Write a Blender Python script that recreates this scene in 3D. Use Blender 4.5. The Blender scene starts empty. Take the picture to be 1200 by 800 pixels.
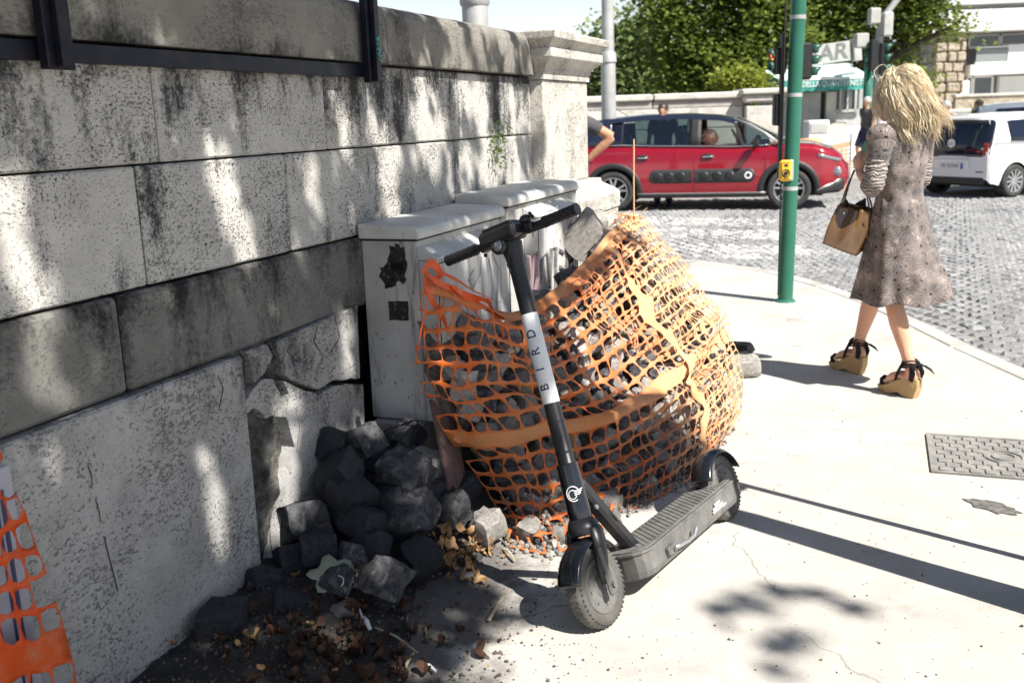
import bpy, bmesh, math, random
import numpy as np
from mathutils import Vector, Matrix, Euler, noise as mnoise
random.seed(7)
SC = bpy.context.scene
COL = SC.collection
rad = math.radians
# ------------------------------------------------------------------ camera
CH = 1.53; FPX = 35/36*1200; PITCH = rad(12.6); ROLL = rad(1.95)
F_ = np.array([0, math.cos(PITCH), -math.sin(PITCH)])
_R0 = np.array([1., 0, 0]); _U0 = np.cross(_R0, F_)
R_ = math.cos(ROLL)*_R0 - math.sin(ROLL)*_U0
U_ = math.cos(ROLL)*_U0 + math.sin(ROLL)*_R0
CP = np.array([0, 0, CH])
cam = bpy.data.cameras.new('camera'); cam.lens = 35; cam.sensor_width = 36
cam.clip_start = .05; cam.clip_end = 3000
cam.dof.use_dof = True; cam.dof.focus_distance = 3.4; cam.dof.aperture_fstop = 4.5
co = bpy.data.objects.new('camera', cam); COL.objects.link(co)
co.matrix_world = Matrix(((R_[0], U_[0], -F_[0], 0), (R_[1], U_[1], -F_[1], 0), (R_[2], U_[2], -F_[2], CH), (0, 0, 0, 1)))
SC.camera = co
# ------------------------------------------------------------------ light
SUN_EL, SUN_AZ = rad(50), rad(134.5)          # azimuth clockwise from +Y
SD = Vector((math.sin(SUN_AZ)*math.cos(SUN_EL), math.cos(SUN_AZ)*math.cos(SUN_EL), math.sin(SUN_EL)))
w = bpy.data.worlds.new('World'); SC.world = w; w.use_nodes = True
nt = w.node_tree; bg = nt.nodes['Background']
sky = nt.nodes.new('ShaderNodeTexSky'); sky.sky_type = 'NISHITA'; sky.sun_disc = False
sky.sun_elevation = SUN_EL; sky.sun_rotation = SUN_AZ
sky.dust_density = 1.0; sky.air_density = 1.0; sky.ozone_density = 1.0
# summer haze: the air pales evenly towards the horizon, all the way round
_tc = nt.nodes.new('ShaderNodeTexCoord'); _sx = nt.nodes.new('ShaderNodeSeparateXYZ'); _ab = nt.nodes.new('ShaderNodeMath'); _ab.operation = 'ABSOLUTE'
_mr = nt.nodes.new('ShaderNodeMapRange'); _mr.interpolation_type = 'SMOOTHSTEP'; _mr.inputs[1].default_value = 0; _mr.inputs[2].default_value = .24; _mr.inputs[3].default_value = 1; _mr.inputs[4].default_value = 0
_mx = nt.nodes.new('ShaderNodeMix'); _mx.data_type = 'RGBA'; _mx.inputs[7].default_value = (12.2, 12.9, 13.2, 1)
nt.links.new(_tc.outputs['Generated'], _sx.inputs[0]); nt.links.new(_sx.outputs[2], _ab.inputs[0]); nt.links.new(_ab.outputs[0], _mr.inputs[0])
nt.links.new(_mr.outputs[0], _mx.inputs[0]); nt.links.new(sky.outputs[0], _mx.inputs[6]); nt.links.new(_mx.outputs[2], bg.inputs[0]); bg.inputs[1].default_value = .05
sl = bpy.data.lights.new('sun', 'SUN'); sl.energy = 5; sl.angle = rad(.53); sl.color = (1, .955, .88)
so_ = bpy.data.objects.new('sun', sl); COL.objects.link(so_)
so_.rotation_euler = SD.to_track_quat('Z', 'Y').to_euler()
SC.view_settings.view_transform = 'Standard'; SC.view_settings.look = 'None'
SC.view_settings.exposure = 1.05; SC.view_settings.gamma = 1
SC.cycles.max_bounces = 5; SC.cycles.diffuse_bounces = 3; SC.cycles.transparent_max_bounces = 12
SC.cycles.use_denoising = True
# ------------------------------------------------------------------ measuring: a pixel of the 1200x800 photo -> a point of the place
def ray(x, y):
    d = F_*FPX + R_*(x-600) - U_*(y-400); return d/np.linalg.norm(d)
def proj(p):
    v = np.array(p)-CP; zz = v@F_
    return 600+FPX*(v@R_)/zz, 400-FPX*(v@U_)/zz
def G(x, y, z=0.0):
    d = ray(x, y); return Vector(CP+d*((z-CH)/d[2]))
def AY(x, y, Y):
    d = ray(x, y); return Vector(CP+d*(Y/d[1]))
_w = ray(1062, 118)[:2]; WD = _w/np.linalg.norm(_w); WN = np.array([WD[1], -WD[0]]); P0 = np.array([-1.1, 2.56])
def SO(p): v = np.array(p)[:2]-P0; return (float(v@WD), float(v@WN), float(p[2]))
def W(s, o, z):                                # wall frame (along, out, up) -> world
    q = P0+WD*s+WN*o; return Vector((q[0], q[1], z))
def WO(x, y, o):                               # pixel on the plane "o in front of the wall" -> (s, o, z)
    d = ray(x, y); t = ((P0+WN*o)@WN)/(d[:2]@WN); return SO(CP+d*t)
def WWO(x, y, o): return W(*WO(x, y, o))
WROT = math.atan2(WD[1], WD[0])
# ------------------------------------------------------------------ mesh helpers
class MB:
    def __init__(s): s.v = []; s.f = []; s.m = []; s.cm = 0; s.sm = []; s.csm = False
    def add(s, vs, fs, T=None):
        b = len(s.v)
        s.v += [tuple(T @ Vector(p)) if T is not None else tuple(p) for p in vs]
        for f in fs: s.f.append([i+b for i in f]); s.m.append(s.cm); s.sm.append(s.csm)
        return s
    def box(s, c, d, rot=None, bev=0.0):
        hx, hy, hz = d[0]/2, d[1]/2, d[2]/2
        T = Matrix.Translation(c)
        if rot is not None: T = T @ (Euler(rot).to_matrix().to_4x4() if not isinstance(rot, Matrix) else rot.to_4x4())
        if bev <= 0:
            vs = [(x, y, z) for x in (-hx, hx) for y in (-hy, hy) for z in (-hz, hz)]
            return s.add(vs, [(0,1,3,2),(4,6,7,5),(0,4,5,1),(2,3,7,6),(0,2,6,4),(1,5,7,3)], T)
        b = min(bev, hx*.9, hy*.9, hz*.9); vs = []; idx = {}
        for sx in (-1, 1):
            for sy in (-1, 1):
                for sz in (-1, 1):
                    for a in range(3):
                        p = [sx*(hx-b), sy*(hy-b), sz*(hz-b)]; p[a] = (sx, sy, sz)[a]*(hx, hy, hz)[a]
                        idx[(sx, sy, sz, a)] = len(vs); vs.append(tuple(p))
        fs = []
        def q(l, n):
            p = [Vector(vs[i]) for i in l]
            if (p[1]-p[0]).cross(p[2]-p[0]).dot(Vector(n)) < 0: l = l[::-1]
            fs.append(l)
        for a in range(3):
            o1, o2 = [i for i in range(3) if i != a]
            for sg in (-1, 1):
                l = []
                for u, v in ((-1,-1),(1,-1),(1,1),(-1,1)):
                    k = [0,0,0]; k[a] = sg; k[o1] = u; k[o2] = v; l.append(idx[(k[0],k[1],k[2],a)])
                nn = [0,0,0]; nn[a] = sg; q(l, nn)
                for u in (-1, 1):
                    for (oa, ob) in ((o1, o2),):
                        k1 = [0,0,0]; k1[a] = sg; k1[oa] = u; k1[ob] = -1; k2 = list(k1); k2[ob] = 1
                        if oa > a:
                            l = [idx[(*k1, a)], idx[(*k2, a)], idx[(*k2, oa)], idx[(*k1, oa)]]
                            nn = [0,0,0]; nn[a] = sg; nn[oa] = u; q(l, nn)
                    k1 = [0,0,0]; k1[a] = sg; k1[o2] = u; k1[o1] = -1; k2 = list(k1); k2[o1] = 1
                    if o2 > a:
                        l = [idx[(*k1, a)], idx[(*k2, a)], idx[(*k2, o2)], idx[(*k1, o2)]]
                        nn = [0,0,0]; nn[a] = sg; nn[o2] = u; q(l, nn)
        for sx in (-1, 1):
            for sy in (-1, 1):
                for sz in (-1, 1): q([idx[(sx,sy,sz,a)] for a in range(3)], (sx, sy, sz))
        return s.add(vs, fs, T)
    def tube(s, pts, r, n=8, caps=True, flat=1.0, T=None, up=None):
        pts = [Vector(p) for p in pts]; N = len(pts)
        if not hasattr(r, '__len__'): r = [r]*N
        vs = []; fs = []; pu = None
        for i, p in enumerate(pts):
            t = (pts[min(i+1, N-1)]-pts[max(i-1, 0)]).normalized()
            if pu is None:
                a = Vector(up) if up is not None else (Vector((0,0,1)) if abs(t.z) < .9 else Vector((1,0,0)))
                pu = (a-t*a.dot(t)).normalized()
            else:
                q = pu-t*pu.dot(t); pu = q.normalized() if q.length > 1e-6 else pu
            pv = t.cross(pu)
            for k in range(n):
                a = 2*math.pi*k/n; vs.append(p+pu*math.cos(a)*r[i]*flat+pv*math.sin(a)*r[i])
        for i in range(N-1):
            for k in range(n):
                fs.append((i*n+k, i*n+(k+1) % n, (i+1)*n+(k+1) % n, (i+1)*n+k))
        if caps: fs.append(tuple(range(n))[::-1]); fs.append(tuple((N-1)*n+k for k in range(n)))
        return s.add(vs, fs, T)
    def lathe(s, prof, n=24, T=None, caps=False):     # prof: (r, z) about local z
        vs = []; fs = []
        for r, z in prof:
            for k in range(n):
                a = 2*math.pi*k/n; vs.append((r*math.cos(a), r*math.sin(a), z))
        for i in range(len(prof)-1):
            for k in range(n):
                fs.append((i*n+k, i*n+(k+1) % n, (i+1)*n+(k+1) % n, (i+1)*n+k))
        if caps: fs.append(tuple(range(n))[::-1]); fs.append(tuple((len(prof)-1)*n+k for k in range(n)))
        return s.add(vs, fs, T)
    def prism(s, poly, d0, d1, T=None):               # poly in local xy, extruded in z
        n = len(poly); vs = [(x, y, d0) for x, y in poly]+[(x, y, d1) for x, y in poly]
        fs = [tuple(range(n))[::-1], tuple(range(n, 2*n))]+[(i, (i+1) % n, n+(i+1) % n, n+i) for i in range(n)]
        return s.add(vs, fs, T)
    def grid(s, fn, nu, nv, T=None, wrapu=False):
        vs = [fn(i/nu, j/nv) for j in range(nv+1) for i in range(nu+(0 if wrapu else 1))]
        m = nu if wrapu else nu+1; fs = []
        for j in range(nv):
            for i in range(nu): fs.append((j*m+i, j*m+(i+1) % m, (j+1)*m+(i+1) % m, (j+1)*m+i))
        return s.add(vs, fs, T)
    def ell(s, c, r, n=12, m=8, rot=None):
        T = Matrix.Translation(c)
        if rot is not None: T = T @ Euler(rot).to_matrix().to_4x4()
        T = T @ Matrix.Diagonal((*r, 1))
        return s.lathe([(max(.001, math.sin(math.pi*j/m)), -math.cos(math.pi*j/m)) for j in range(m+1)], n, T)
    def build(s, name, mat, parent=None, smooth=False, loc=None, rot=None, kind=None, bevel=0, solid=0):
        me = bpy.data.meshes.new(name); me.from_pydata(s.v, [], s.f)
        for mm in (mat if isinstance(mat, (list, tuple)) else [mat]): me.materials.append(mm)
        if any(s.m): me.polygons.foreach_set('material_index', s.m)
        if smooth: me.polygons.foreach_set('use_smooth', [True]*len(me.polygons))
        elif any(s.sm): me.polygons.foreach_set('use_smooth', s.sm)
        me.update()
        o = bpy.data.objects.new(name, me); COL.objects.link(o)
        if parent is not None: o.parent = parent
        if loc is not None: o.location = loc
        if rot is not None: o.rotation_euler = rot
        if kind: o['kind'] = kind
        if bevel:
            b = o.modifiers.new('b', 'BEVEL'); b.width = bevel; b.segments = 2; b.limit_method = 'ANGLE'; b.angle_limit = rad(35)
        if solid:
            b = o.modifiers.new('s', 'SOLIDIFY'); b.thickness = solid; b.offset = 0
        return o
def wn(o, ang=40):
    for p in o.data.polygons: p.use_smooth = True
    try: o.data.set_sharp_from_angle(angle=rad(ang))
    except Exception: pass
    return o
def tag(o, label=None, cat=None, group=None, kind=None):
    if label: o['label'] = label
    if cat: o['category'] = cat
    if group: o['group'] = group
    if kind: o['kind'] = kind
    return o
def empty(name, loc=(0,0,0), rz=0, label=None, cat=None, group=None):
    o = bpy.data.objects.new(name, None); COL.objects.link(o); o.location = loc; o.rotation_euler = (0,0,rz)
    o.empty_display_size = .1
    return tag(o, label, cat, group)
def link_mesh(name, me, parent=None, loc=None, rot=None, sc=None):
    o = bpy.data.objects.new(name, me); COL.objects.link(o)
    if parent is not None: o.parent = parent
    if loc is not None: o.location = loc
    if rot is not None: o.rotation_euler = rot
    if sc is not None: o.scale = sc if hasattr(sc, '__len__') else (sc,)*3
    return o
def bake(o):                                    # apply the modifiers
    dg = bpy.context.evaluated_depsgraph_get(); dg.update()
    me = bpy.data.meshes.new_from_object(o.evaluated_get(dg)); o.modifiers.clear(); o.data = me
    return o
def remesh(o, vox, smooth=3, fac=.5):
    m = o.modifiers.new('r', 'REMESH'); m.mode = 'VOXEL'; m.voxel_size = vox
    if smooth: q = o.modifiers.new('s', 'SMOOTH'); q.iterations = smooth; q.factor = fac
    bake(o); o.data.polygons.foreach_set('use_smooth', [True]*len(o.data.polygons)); return o
def text(name, body, size, mat, parent, loc, rot, depth=.001, sx=1.0, align='CENTER', shear=0, offset=0):
    c = bpy.data.curves.new(name, 'FONT'); c.body = body; c.size = size; c.extrude = depth; c.align_x = align; c.align_y = 'CENTER'
    c.shear = shear; c.offset = offset; c.resolution_u = 3
    o = bpy.data.objects.new(name, c); COL.objects.link(o)
    dg = bpy.context.evaluated_depsgraph_get(); me = bpy.data.meshes.new_from_object(o.evaluated_get(dg))
    bpy.data.objects.remove(o); me.materials.clear(); me.materials.append(mat)
    o = bpy.data.objects.new(name, me); COL.objects.link(o); o.parent = parent; o.location = loc; o.scale = (sx, 1, 1)
    if isinstance(rot, Matrix): o.rotation_euler = rot.to_euler()
    else: o.rotation_euler = rot
    return o
def strokes(name, lines, r, mat, parent, T, n=4, smooth=True):   # painted strokes as thin raised ribbons
    mb = MB()
    for l in lines:
        mb.tube([T @ Vector((*p, 0)) for p in l], r, 5, flat=1)
    return mb.build(name, mat, parent)
# ------------------------------------------------------------------ materials
class NT:
    def __init__(s, name):
        s.m = bpy.data.materials.new(name); s.m.use_nodes = True; s.t = s.m.node_tree; s.N = s.t.nodes; s.L = s.t.links
        s.b = s.N['Principled BSDF']; s.out = s.N['Material Output']
    def n(s, typ, **k):
        x = s.N.new(typ)
        for a, v in k.items(): setattr(x, a, v)
        return x
    def l(s, a, b): s.L.new(a, b)
    def co(s, stretch=(1,1,1), which='Object', loc=(0,0,0)):
        t = s.n('ShaderNodeTexCoord'); m = s.n('ShaderNodeMapping'); m.inputs['Scale'].default_value = stretch
        m.inputs['Location'].default_value = loc
        s.l(t.outputs[which], m.inputs[0]); return m.outputs[0]
    def noise(s, vec, sc, det=5, ro=.6, dist=0):
        x = s.n('ShaderNodeTexNoise'); x.inputs['Scale'].default_value = sc; x.inputs['Detail'].default_value = det
        x.inputs['Roughness'].default_value = ro; x.inputs['Distortion'].default_value = dist
        s.l(vec, x.inputs['Vector']); return x.outputs['Fac']
    def ramp(s, v, lo, hi, a=0., b=1.):
        x = s.n('ShaderNodeMapRange'); s.l(v, x.inputs[0])
        for i, q in zip((1,2,3,4), (lo, hi, a, b)): x.inputs[i].default_value = q
        return x.outputs[0]
    def mix(s, f, a, b, mode='MIX'):
        x = s.n('ShaderNodeMix', data_type='RGBA', blend_type=mode)
        if hasattr(f, 'is_output'): s.l(f, x.inputs[0])
        else: x.inputs[0].default_value = f
        for i, q in ((6, a), (7, b)):
            if hasattr(q, 'is_output'): s.l(q, x.inputs[i])
            else: x.inputs[i].default_value = (*q, 1)
        return x.outputs[2]
    def math(s, op, a, b=None, c=None):
        x = s.n('ShaderNodeMath', operation=op)
        for i, q in enumerate((a, b, c)):
            if q is None: continue
            if hasattr(q, 'is_output'): s.l(q, x.inputs[i])
            else: x.inputs[i].default_value = q
        return x.outputs[0]
    def bump(s, h, st, dist=.01):
        x = s.n('ShaderNodeBump'); x.inputs['Strength'].default_value = st; x.inputs['Distance'].default_value = dist
        s.l(h, x.inputs['Height'])
        if s.b.inputs['Normal'].is_linked: s.l(s.b.inputs['Normal'].links[0].from_socket, x.inputs['Normal'])
        s.l(x.outputs[0], s.b.inputs['Normal'])
def M(name, c1, c2=None, sc=5, lo=.35, hi=.65, rough=.8, metal=0, bump=.3, bsc=None, bd=.01, st=(1,1,1), spots=(), rnd=0, spec=.3, coat=0, det=6):
    t = NT(name); v = t.co(st); c = t.n('ShaderNodeRGB').outputs[0]; c.default_value = (*c1, 1)
    if c2: c = t.mix(t.ramp(t.noise(v, sc, det), lo, hi), c1, c2)
    for q in spots:                             # (colour, scale, lo, hi, stretch, strength)
        v2 = t.co(q[4] if len(q) > 4 else (1,1,1), loc=(3.1, 1.7, .3))
        f = t.ramp(t.noise(v2, q[1], 6, .65), q[2], q[3], 0, q[5] if len(q) > 5 else 1); c = t.mix(f, c, q[0])
    if rnd:
        oi = t.n('ShaderNodeObjectInfo'); f = t.ramp(oi.outputs['Random'], 0, 1, 1-rnd, 1+rnd)
        cc = t.n('ShaderNodeCombineColor'); [t.l(f, cc.inputs[i]) for i in range(3)]
        c = t.mix(1., c, cc.outputs[0], 'MULTIPLY')
    t.l(c, t.b.inputs['Base Color']); t.b.inputs['Roughness'].default_value = rough; t.b.inputs['Metallic'].default_value = metal
    t.b.inputs['Specular IOR Level'].default_value = spec
    if coat: t.b.inputs['Coat Weight'].default_value = coat; t.b.inputs['Coat Roughness'].default_value = .03
    if bump: t.bump(t.noise(t.co(st), bsc or sc*6, 6, .65), bump, bd)
    return t.m
# ------------------------------------------------------------------ material set
def travertine_mat(name, base, dark, pits=1.0, dirt=(.56,.72), seed=0, top=None):
    t = NT(name); v = t.co((1,1,1), loc=(seed, 0, 0)); oi = t.n('ShaderNodeObjectInfo')
    va = t.n('ShaderNodeVectorMath', operation='ADD'); t.l(v, va.inputs[0]); cx = t.n('ShaderNodeCombineXYZ')
    t.l(t.math('MULTIPLY', oi.outputs['Random'], 37), cx.inputs[0]); t.l(cx.outputs[0], va.inputs[1]); v = va.outputs[0]
    c = t.mix(t.ramp(t.noise(v, 2.3, 6), .3, .7), base, tuple(x*.72 for x in base))
    c = t.mix(t.ramp(t.noise(v, 9, 8, .7), .42, .72, 0, .55), c, tuple(x*.5 for x in base))
    # black weathering stains, streaked downwards
    m = t.n('ShaderNodeMapping'); m.inputs['Scale'].default_value = (1, 1, .38); t.l(v, m.inputs[0])
    big = t.noise(m.outputs[0], 4.2, 9, .68)
    fine = t.noise(v, 55, 6, .75)
    st = t.math('ADD', big, t.math('MULTIPLY', t.math('SUBTRACT', fine, .5), .35))
    if top is not None:                          # rain-black band hanging from a ledge at height top[0], fading to top[1]
        sep = t.n('ShaderNodeSeparateXYZ'); t.l(t.co(), sep.inputs[0])
        st = t.math('ADD', st, t.ramp(sep.outputs[2], top[1], top[0], 0, top[2]))
    c = t.mix(t.ramp(st, dirt[0], dirt[1], 0, .93), c, dark)
    # pits in bedding lines
    m2 = t.n('ShaderNodeMapping'); m2.inputs['Scale'].default_value = (1, 1, 1.9); t.l(v, m2.inputs[0])
    pn = t.noise(m2.outputs[0], 66, 6, .74); pm = t.noise(m2.outputs[0], 2.6, 5, .65)
    pit = t.ramp(t.math('ADD', pn, t.math('MULTIPLY', t.math('SUBTRACT', pm, .5), .55)), .575, .63)
    c = t.mix(t.math('MULTIPLY', pit, .7*pits), c, (.03, .03, .033))
    p2 = t.noise(v, 120, 4, .65); c = t.mix(t.ramp(t.math('ADD', p2, t.math('MULTIPLY', t.math('SUBTRACT', t.noise(v, 6, 4), .5), .4)), .60, .65, 0, .9*pits), c, (.035,.035,.038))
    sp = t.noise(v, 160, 3, .6); c = t.mix(t.ramp(t.math('ADD', sp, t.math('MULTIPLY', t.math('SUBTRACT', big, .5), .5)), .59, .66, 0, .85*pits), c, (.045, .045, .048))
    t.l(c, t.b.inputs['Base Color']); t.b.inputs['Roughness'].default_value = .9; t.b.inputs['Specular IOR Level'].default_value = .15
    t.bump(t.math('ADD', t.math('MULTIPLY', pit, -1.0), t.math('MULTIPLY', fine, .5)), .55, .006)
    t.bump(t.noise(v, 14, 8, .7), .35, .015)
    return t.m
m_trav = travertine_mat('travertine', (.57, .55, .515), (.022, .022, .026), 1, (.55, .67), top=(1.78, 1.45, .14))
m_trav_pillar = travertine_mat('pillar_travertine', (.60, .57, .51), (.09, .08, .07), .9, (.60, .80), 5, top=(1.99, 1.70, .10))
m_cop = travertine_mat('peperino_coping', (.27, .255, .225), (.02, .02, .02), .4, (.56, .74), 9, top=(1.74, 1.83, .17))
m_plinth = travertine_mat('grey_stone_band', (.21, .205, .19), (.012, .012, .014), .4, (.52, .68), 3, top=(1.12, .95, .10))
m_base = travertine_mat('base_slab', (.44, .43, .415), (.03, .03, .033), .8, (.57, .74), 12, top=(.83, .62, .13))
m_break = M('broken_stone', (.13,.125,.115), (.03,.029,.028), 14, .4, .62, bump=1, bsc=30, bd=.02)
m_mortar = M('dark_joint', (.03,.03,.032), (.06,.06,.06), 30)
m_rail = M('blue_black_steel', (.007,.009,.018), (.028,.022,.022), 9, .5, .75, rough=.42, metal=.3, bump=.2, bsc=60, bd=.003, spots=[((.16,.09,.06), 22, .66, .74)])
m_teal = M('teal_marker', (.05,.32,.30), rough=.6, bump=0)
m_cab = M('cabinet_paint', (.52,.515,.50), (.36,.355,.34), 3, .4, .7, rough=.6, bump=.1, bsc=120, bd=.002,
          spots=[((.08,.075,.07), 5, .54, .70, (3.5,3.5,.6), .8), ((.03,.03,.03), 38, .62, .68, (1,1,.6), .85), ((.22,.2,.18), 1.7, .45, .75, (1,1,.6), .6), ((.06,.06,.06), 90, .66, .70, (1,1,.3), .8)])
m_cabtop = M('cabinet_lid', (.60,.60,.58), (.42,.41,.38), 4, .4, .7, rough=.6, bump=.15, bsc=90, bd=.002, spots=[((.12,.11,.09), 26, .6, .76, (1,1,1), .7)])
m_seam = M('rubber_seam', (.02,.02,.02), rough=.8, bump=0)
m_sticker = M('burnt_sticker', (.02,.02,.022), (.12,.115,.11), 70, .55, .7, rough=.7, bump=.3)
m_graf = M('graffiti_grey', (.13,.13,.135), (.3,.3,.3), 20, .45, .7, rough=.5, bump=0)
m_graf2 = M('graffiti_faint', (.34,.34,.35), rough=.6, bump=0)
m_grafr = M('graffiti_violet', (.14,.06,.08), (.3,.24,.26), 8, rough=.6, bump=0)
def orange_mat(name, c, c2, tr=.35, sun_pale=False):
    t = NT(name); col = t.mix(t.ramp(t.noise(t.co(), 3, 4), .35, .7), c, c2)
    if sun_pale:                                     # paler to the right and upwards: sunlit glare painted into the colour
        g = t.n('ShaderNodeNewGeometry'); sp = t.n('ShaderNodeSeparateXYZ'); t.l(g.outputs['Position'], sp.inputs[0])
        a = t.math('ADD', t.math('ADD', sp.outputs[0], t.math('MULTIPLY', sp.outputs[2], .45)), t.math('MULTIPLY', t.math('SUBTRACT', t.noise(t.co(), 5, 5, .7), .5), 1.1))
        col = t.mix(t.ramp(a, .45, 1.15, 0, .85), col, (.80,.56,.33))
    col = t.mix(t.ramp(t.noise(t.co(loc=(4,2,1)), 24, 5, .7), .5, .78, 0, .55), col, (.55,.38,.25))
    t.l(col, t.b.inputs['Base Color']); t.b.inputs['Roughness'].default_value = .45; t.b.inputs['Specular IOR Level'].default_value = .4
    tb = t.n('ShaderNodeBsdfTranslucent'); t.l(col, tb.inputs[0]); ms = t.n('ShaderNodeMixShader'); ms.inputs[0].default_value = tr
    t.l(t.b.outputs[0], ms.inputs[1]); t.l(tb.outputs[0], ms.inputs[2]); t.l(ms.outputs[0], t.out.inputs[0])
    t.bump(t.noise(t.co(), 60, 3), .2, .003)
    return t.m
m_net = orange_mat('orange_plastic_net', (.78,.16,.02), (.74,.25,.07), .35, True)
m_net2 = orange_mat('red_orange_net', (.80,.10,.015), (.74,.16,.04), .3)
m_netf = orange_mat('pale_orange_film', (.78,.24,.05), (.74,.36,.14), .3, True)
m_rock = M('basalt_cobble', (.028,.030,.037), (.125,.125,.13), 4, .38, .66, rough=.75, bump=.9, bsc=26, bd=.008, rnd=.35, spots=[((.30,.285,.26), 5, .56, .75, (1,1,1), .8)])
m_rockp = M('dusty_cobble', (.36,.34,.31), (.18,.17,.165), 9, .4, .75, rough=.9, bump=.8, bsc=40, bd=.008, rnd=.35, spots=[((.55,.52,.47), 4, .5, .7, (1,1,1), .8), ((.09,.06,.05), 3, .62, .75)])
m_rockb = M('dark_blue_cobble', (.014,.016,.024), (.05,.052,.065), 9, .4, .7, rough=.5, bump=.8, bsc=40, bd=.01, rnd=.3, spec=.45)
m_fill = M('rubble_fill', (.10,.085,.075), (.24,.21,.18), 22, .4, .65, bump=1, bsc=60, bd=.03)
m_board = M('weathered_board', (.10,.055,.05), (.18,.12,.11), 12, st=(1,8,1), bump=.3)
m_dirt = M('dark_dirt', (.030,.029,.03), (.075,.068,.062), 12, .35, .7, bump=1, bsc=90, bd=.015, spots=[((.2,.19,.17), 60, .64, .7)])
# pavement
def pave_mat():
    t = NT('pale_worn_pavement'); v = t.co()
    c = t.mix(t.ramp(t.noise(v, 1.1, 6), .3, .7), (.48,.455,.415), (.385,.365,.33))
    c = t.mix(t.ramp(t.noise(v, 7, 7, .7), .45, .7, 0, .6), c, (.53,.505,.46))
    c = t.mix(t.ramp(t.noise(v, 2.2, 8, .75), .56, .72, 0, .55), c, (.27,.255,.235))
    sp = t.noise(v, 120, 4, .7); c = t.mix(t.ramp(sp, .62, .72, 0, .75), c, (.17,.16,.15))
    sp = t.noise(v, 38, 3, .55); c = t.mix(t.ramp(sp, .70, .745, 0, .9), c, (.07,.065,.06))
    # cracks / scuffs
    vo = t.n('ShaderNodeTexVoronoi', feature='DISTANCE_TO_EDGE'); vo.inputs['Scale'].default_value = .55
    dv = t.n('ShaderNodeVectorMath', operation='ADD'); nz = t.n('ShaderNodeTexNoise'); nz.inputs['Scale'].default_value = 2.5; nz.inputs['Detail'].default_value = 6
    t.l(v, nz.inputs['Vector']); t.l(v, dv.inputs[0]); t.l(nz.outputs['Color'], dv.inputs[1]); t.l(dv.outputs[0], vo.inputs['Vector'])
    cr = t.ramp(vo.outputs['Distance'], .0, .008, 1, 0)
    c = t.mix(t.math('MULTIPLY', cr, t.ramp(t.noise(v, 1.3, 3), .46, .54, 0, .75)), c, (.20,.19,.17))
    # darker ground near the rubble: dirt, with shade painted into the colour
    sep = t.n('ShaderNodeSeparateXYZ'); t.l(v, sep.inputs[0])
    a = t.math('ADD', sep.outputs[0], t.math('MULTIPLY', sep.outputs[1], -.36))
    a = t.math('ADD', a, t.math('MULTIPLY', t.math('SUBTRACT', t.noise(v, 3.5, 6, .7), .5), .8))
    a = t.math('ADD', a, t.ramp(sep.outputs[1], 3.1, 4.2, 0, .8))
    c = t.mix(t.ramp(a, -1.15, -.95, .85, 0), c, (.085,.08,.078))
    t.l(c, t.b.inputs['Base Color']); t.b.inputs['Roughness'].default_value = .93; t.b.inputs['Specular IOR Level'].default_value = .12
    t.bump(t.noise(v, 150, 5, .7), .5, .006); t.bump(t.noise(v, 5, 7), .3, .02)
    return t.m
m_pave = pave_mat()
m_road = M('road_joint_sand', (.17,.165,.16), (.27,.26,.25), 9, bump=.5, bsc=80, spots=[((.3,.29,.27), 2, .5, .75)])
m_cob = M('road_cobble', (.16,.163,.168), (.26,.258,.255), 1.1, .35, .65, rough=.75, bump=.5, bsc=30, bd=.008, rnd=.22, spec=.25, spots=[((.36,.355,.34), 8, .56, .75, (1,1,1), .8)])
m_cobw = M('painted_cobble', (.50,.49,.47), (.30,.295,.285), 4, .38, .62, rough=.7, bump=.4, bsc=30, bd=.006)
m_kerb = M('kerb_travertine', (.50,.48,.44), (.33,.31,.28), 4, bump=.4, bsc=60)
m_iron = M('cast_iron', (.20,.195,.185), (.31,.30,.28), 14, rough=.7, metal=.2, bump=.4, bsc=80, bd=.004)
m_tar = M('tar_patch', (.07,.068,.065), (.2,.19,.175), 40, bump=.8, bsc=90)
def leaf_mat(name, c1, c2, tr=.35, sc=3, rough=.5):
    t = NT(name); oi = t.n('ShaderNodeObjectInfo'); g = t.n('ShaderNodeNewGeometry')
    f = t.math('ADD', t.math('MULTIPLY', g.outputs['Random Per Island'], .6), t.math('MULTIPLY', t.noise(t.co(), sc, 2), .5))
    col = t.mix(f, c1, c2); t.l(col, t.b.inputs['Base Color']); t.b.inputs['Roughness'].default_value = rough; t.b.inputs['Specular IOR Level'].default_value = .3
    tb = t.n('ShaderNodeBsdfTranslucent'); t.l(col, tb.inputs[0]); ms = t.n('ShaderNodeMixShader'); ms.inputs[0].default_value = tr
    t.l(t.b.outputs[0], ms.inputs[1]); t.l(tb.outputs[0], ms.inputs[2]); t.l(ms.outputs[0], t.out.inputs[0])
    return t.m
m_leafd = leaf_mat('dark_foliage', (.04,.075,.016), (.25,.31,.06), .42, .8)
m_leafl = leaf_mat('light_foliage', (.09,.14,.05), (.24,.30,.11), .4, .8)
m_leafy = leaf_mat('yellow_foliage', (.16,.2,.03), (.32,.36,.06), .4, .8)
m_leafc = leaf_mat('plane_leaf', (.05,.09,.02), (.11,.16,.04), .12)
m_dry = leaf_mat('dry_leaf', (.22,.11,.05), (.50,.32,.16), .15, 6, .7)
m_drydark = leaf_mat('dry_leaf_brown', (.035,.018,.012), (.10,.05,.03), .1, 6, .7)
m_greenleaf = leaf_mat('pale_fallen_leaf', (.22,.25,.18), (.33,.35,.27), .1, 6, .7)
m_trunk = M('bark', (.12,.10,.08), (.25,.22,.17), 6, st=(1,1,.4), bump=.8, bsc=20, bd=.02)
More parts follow.
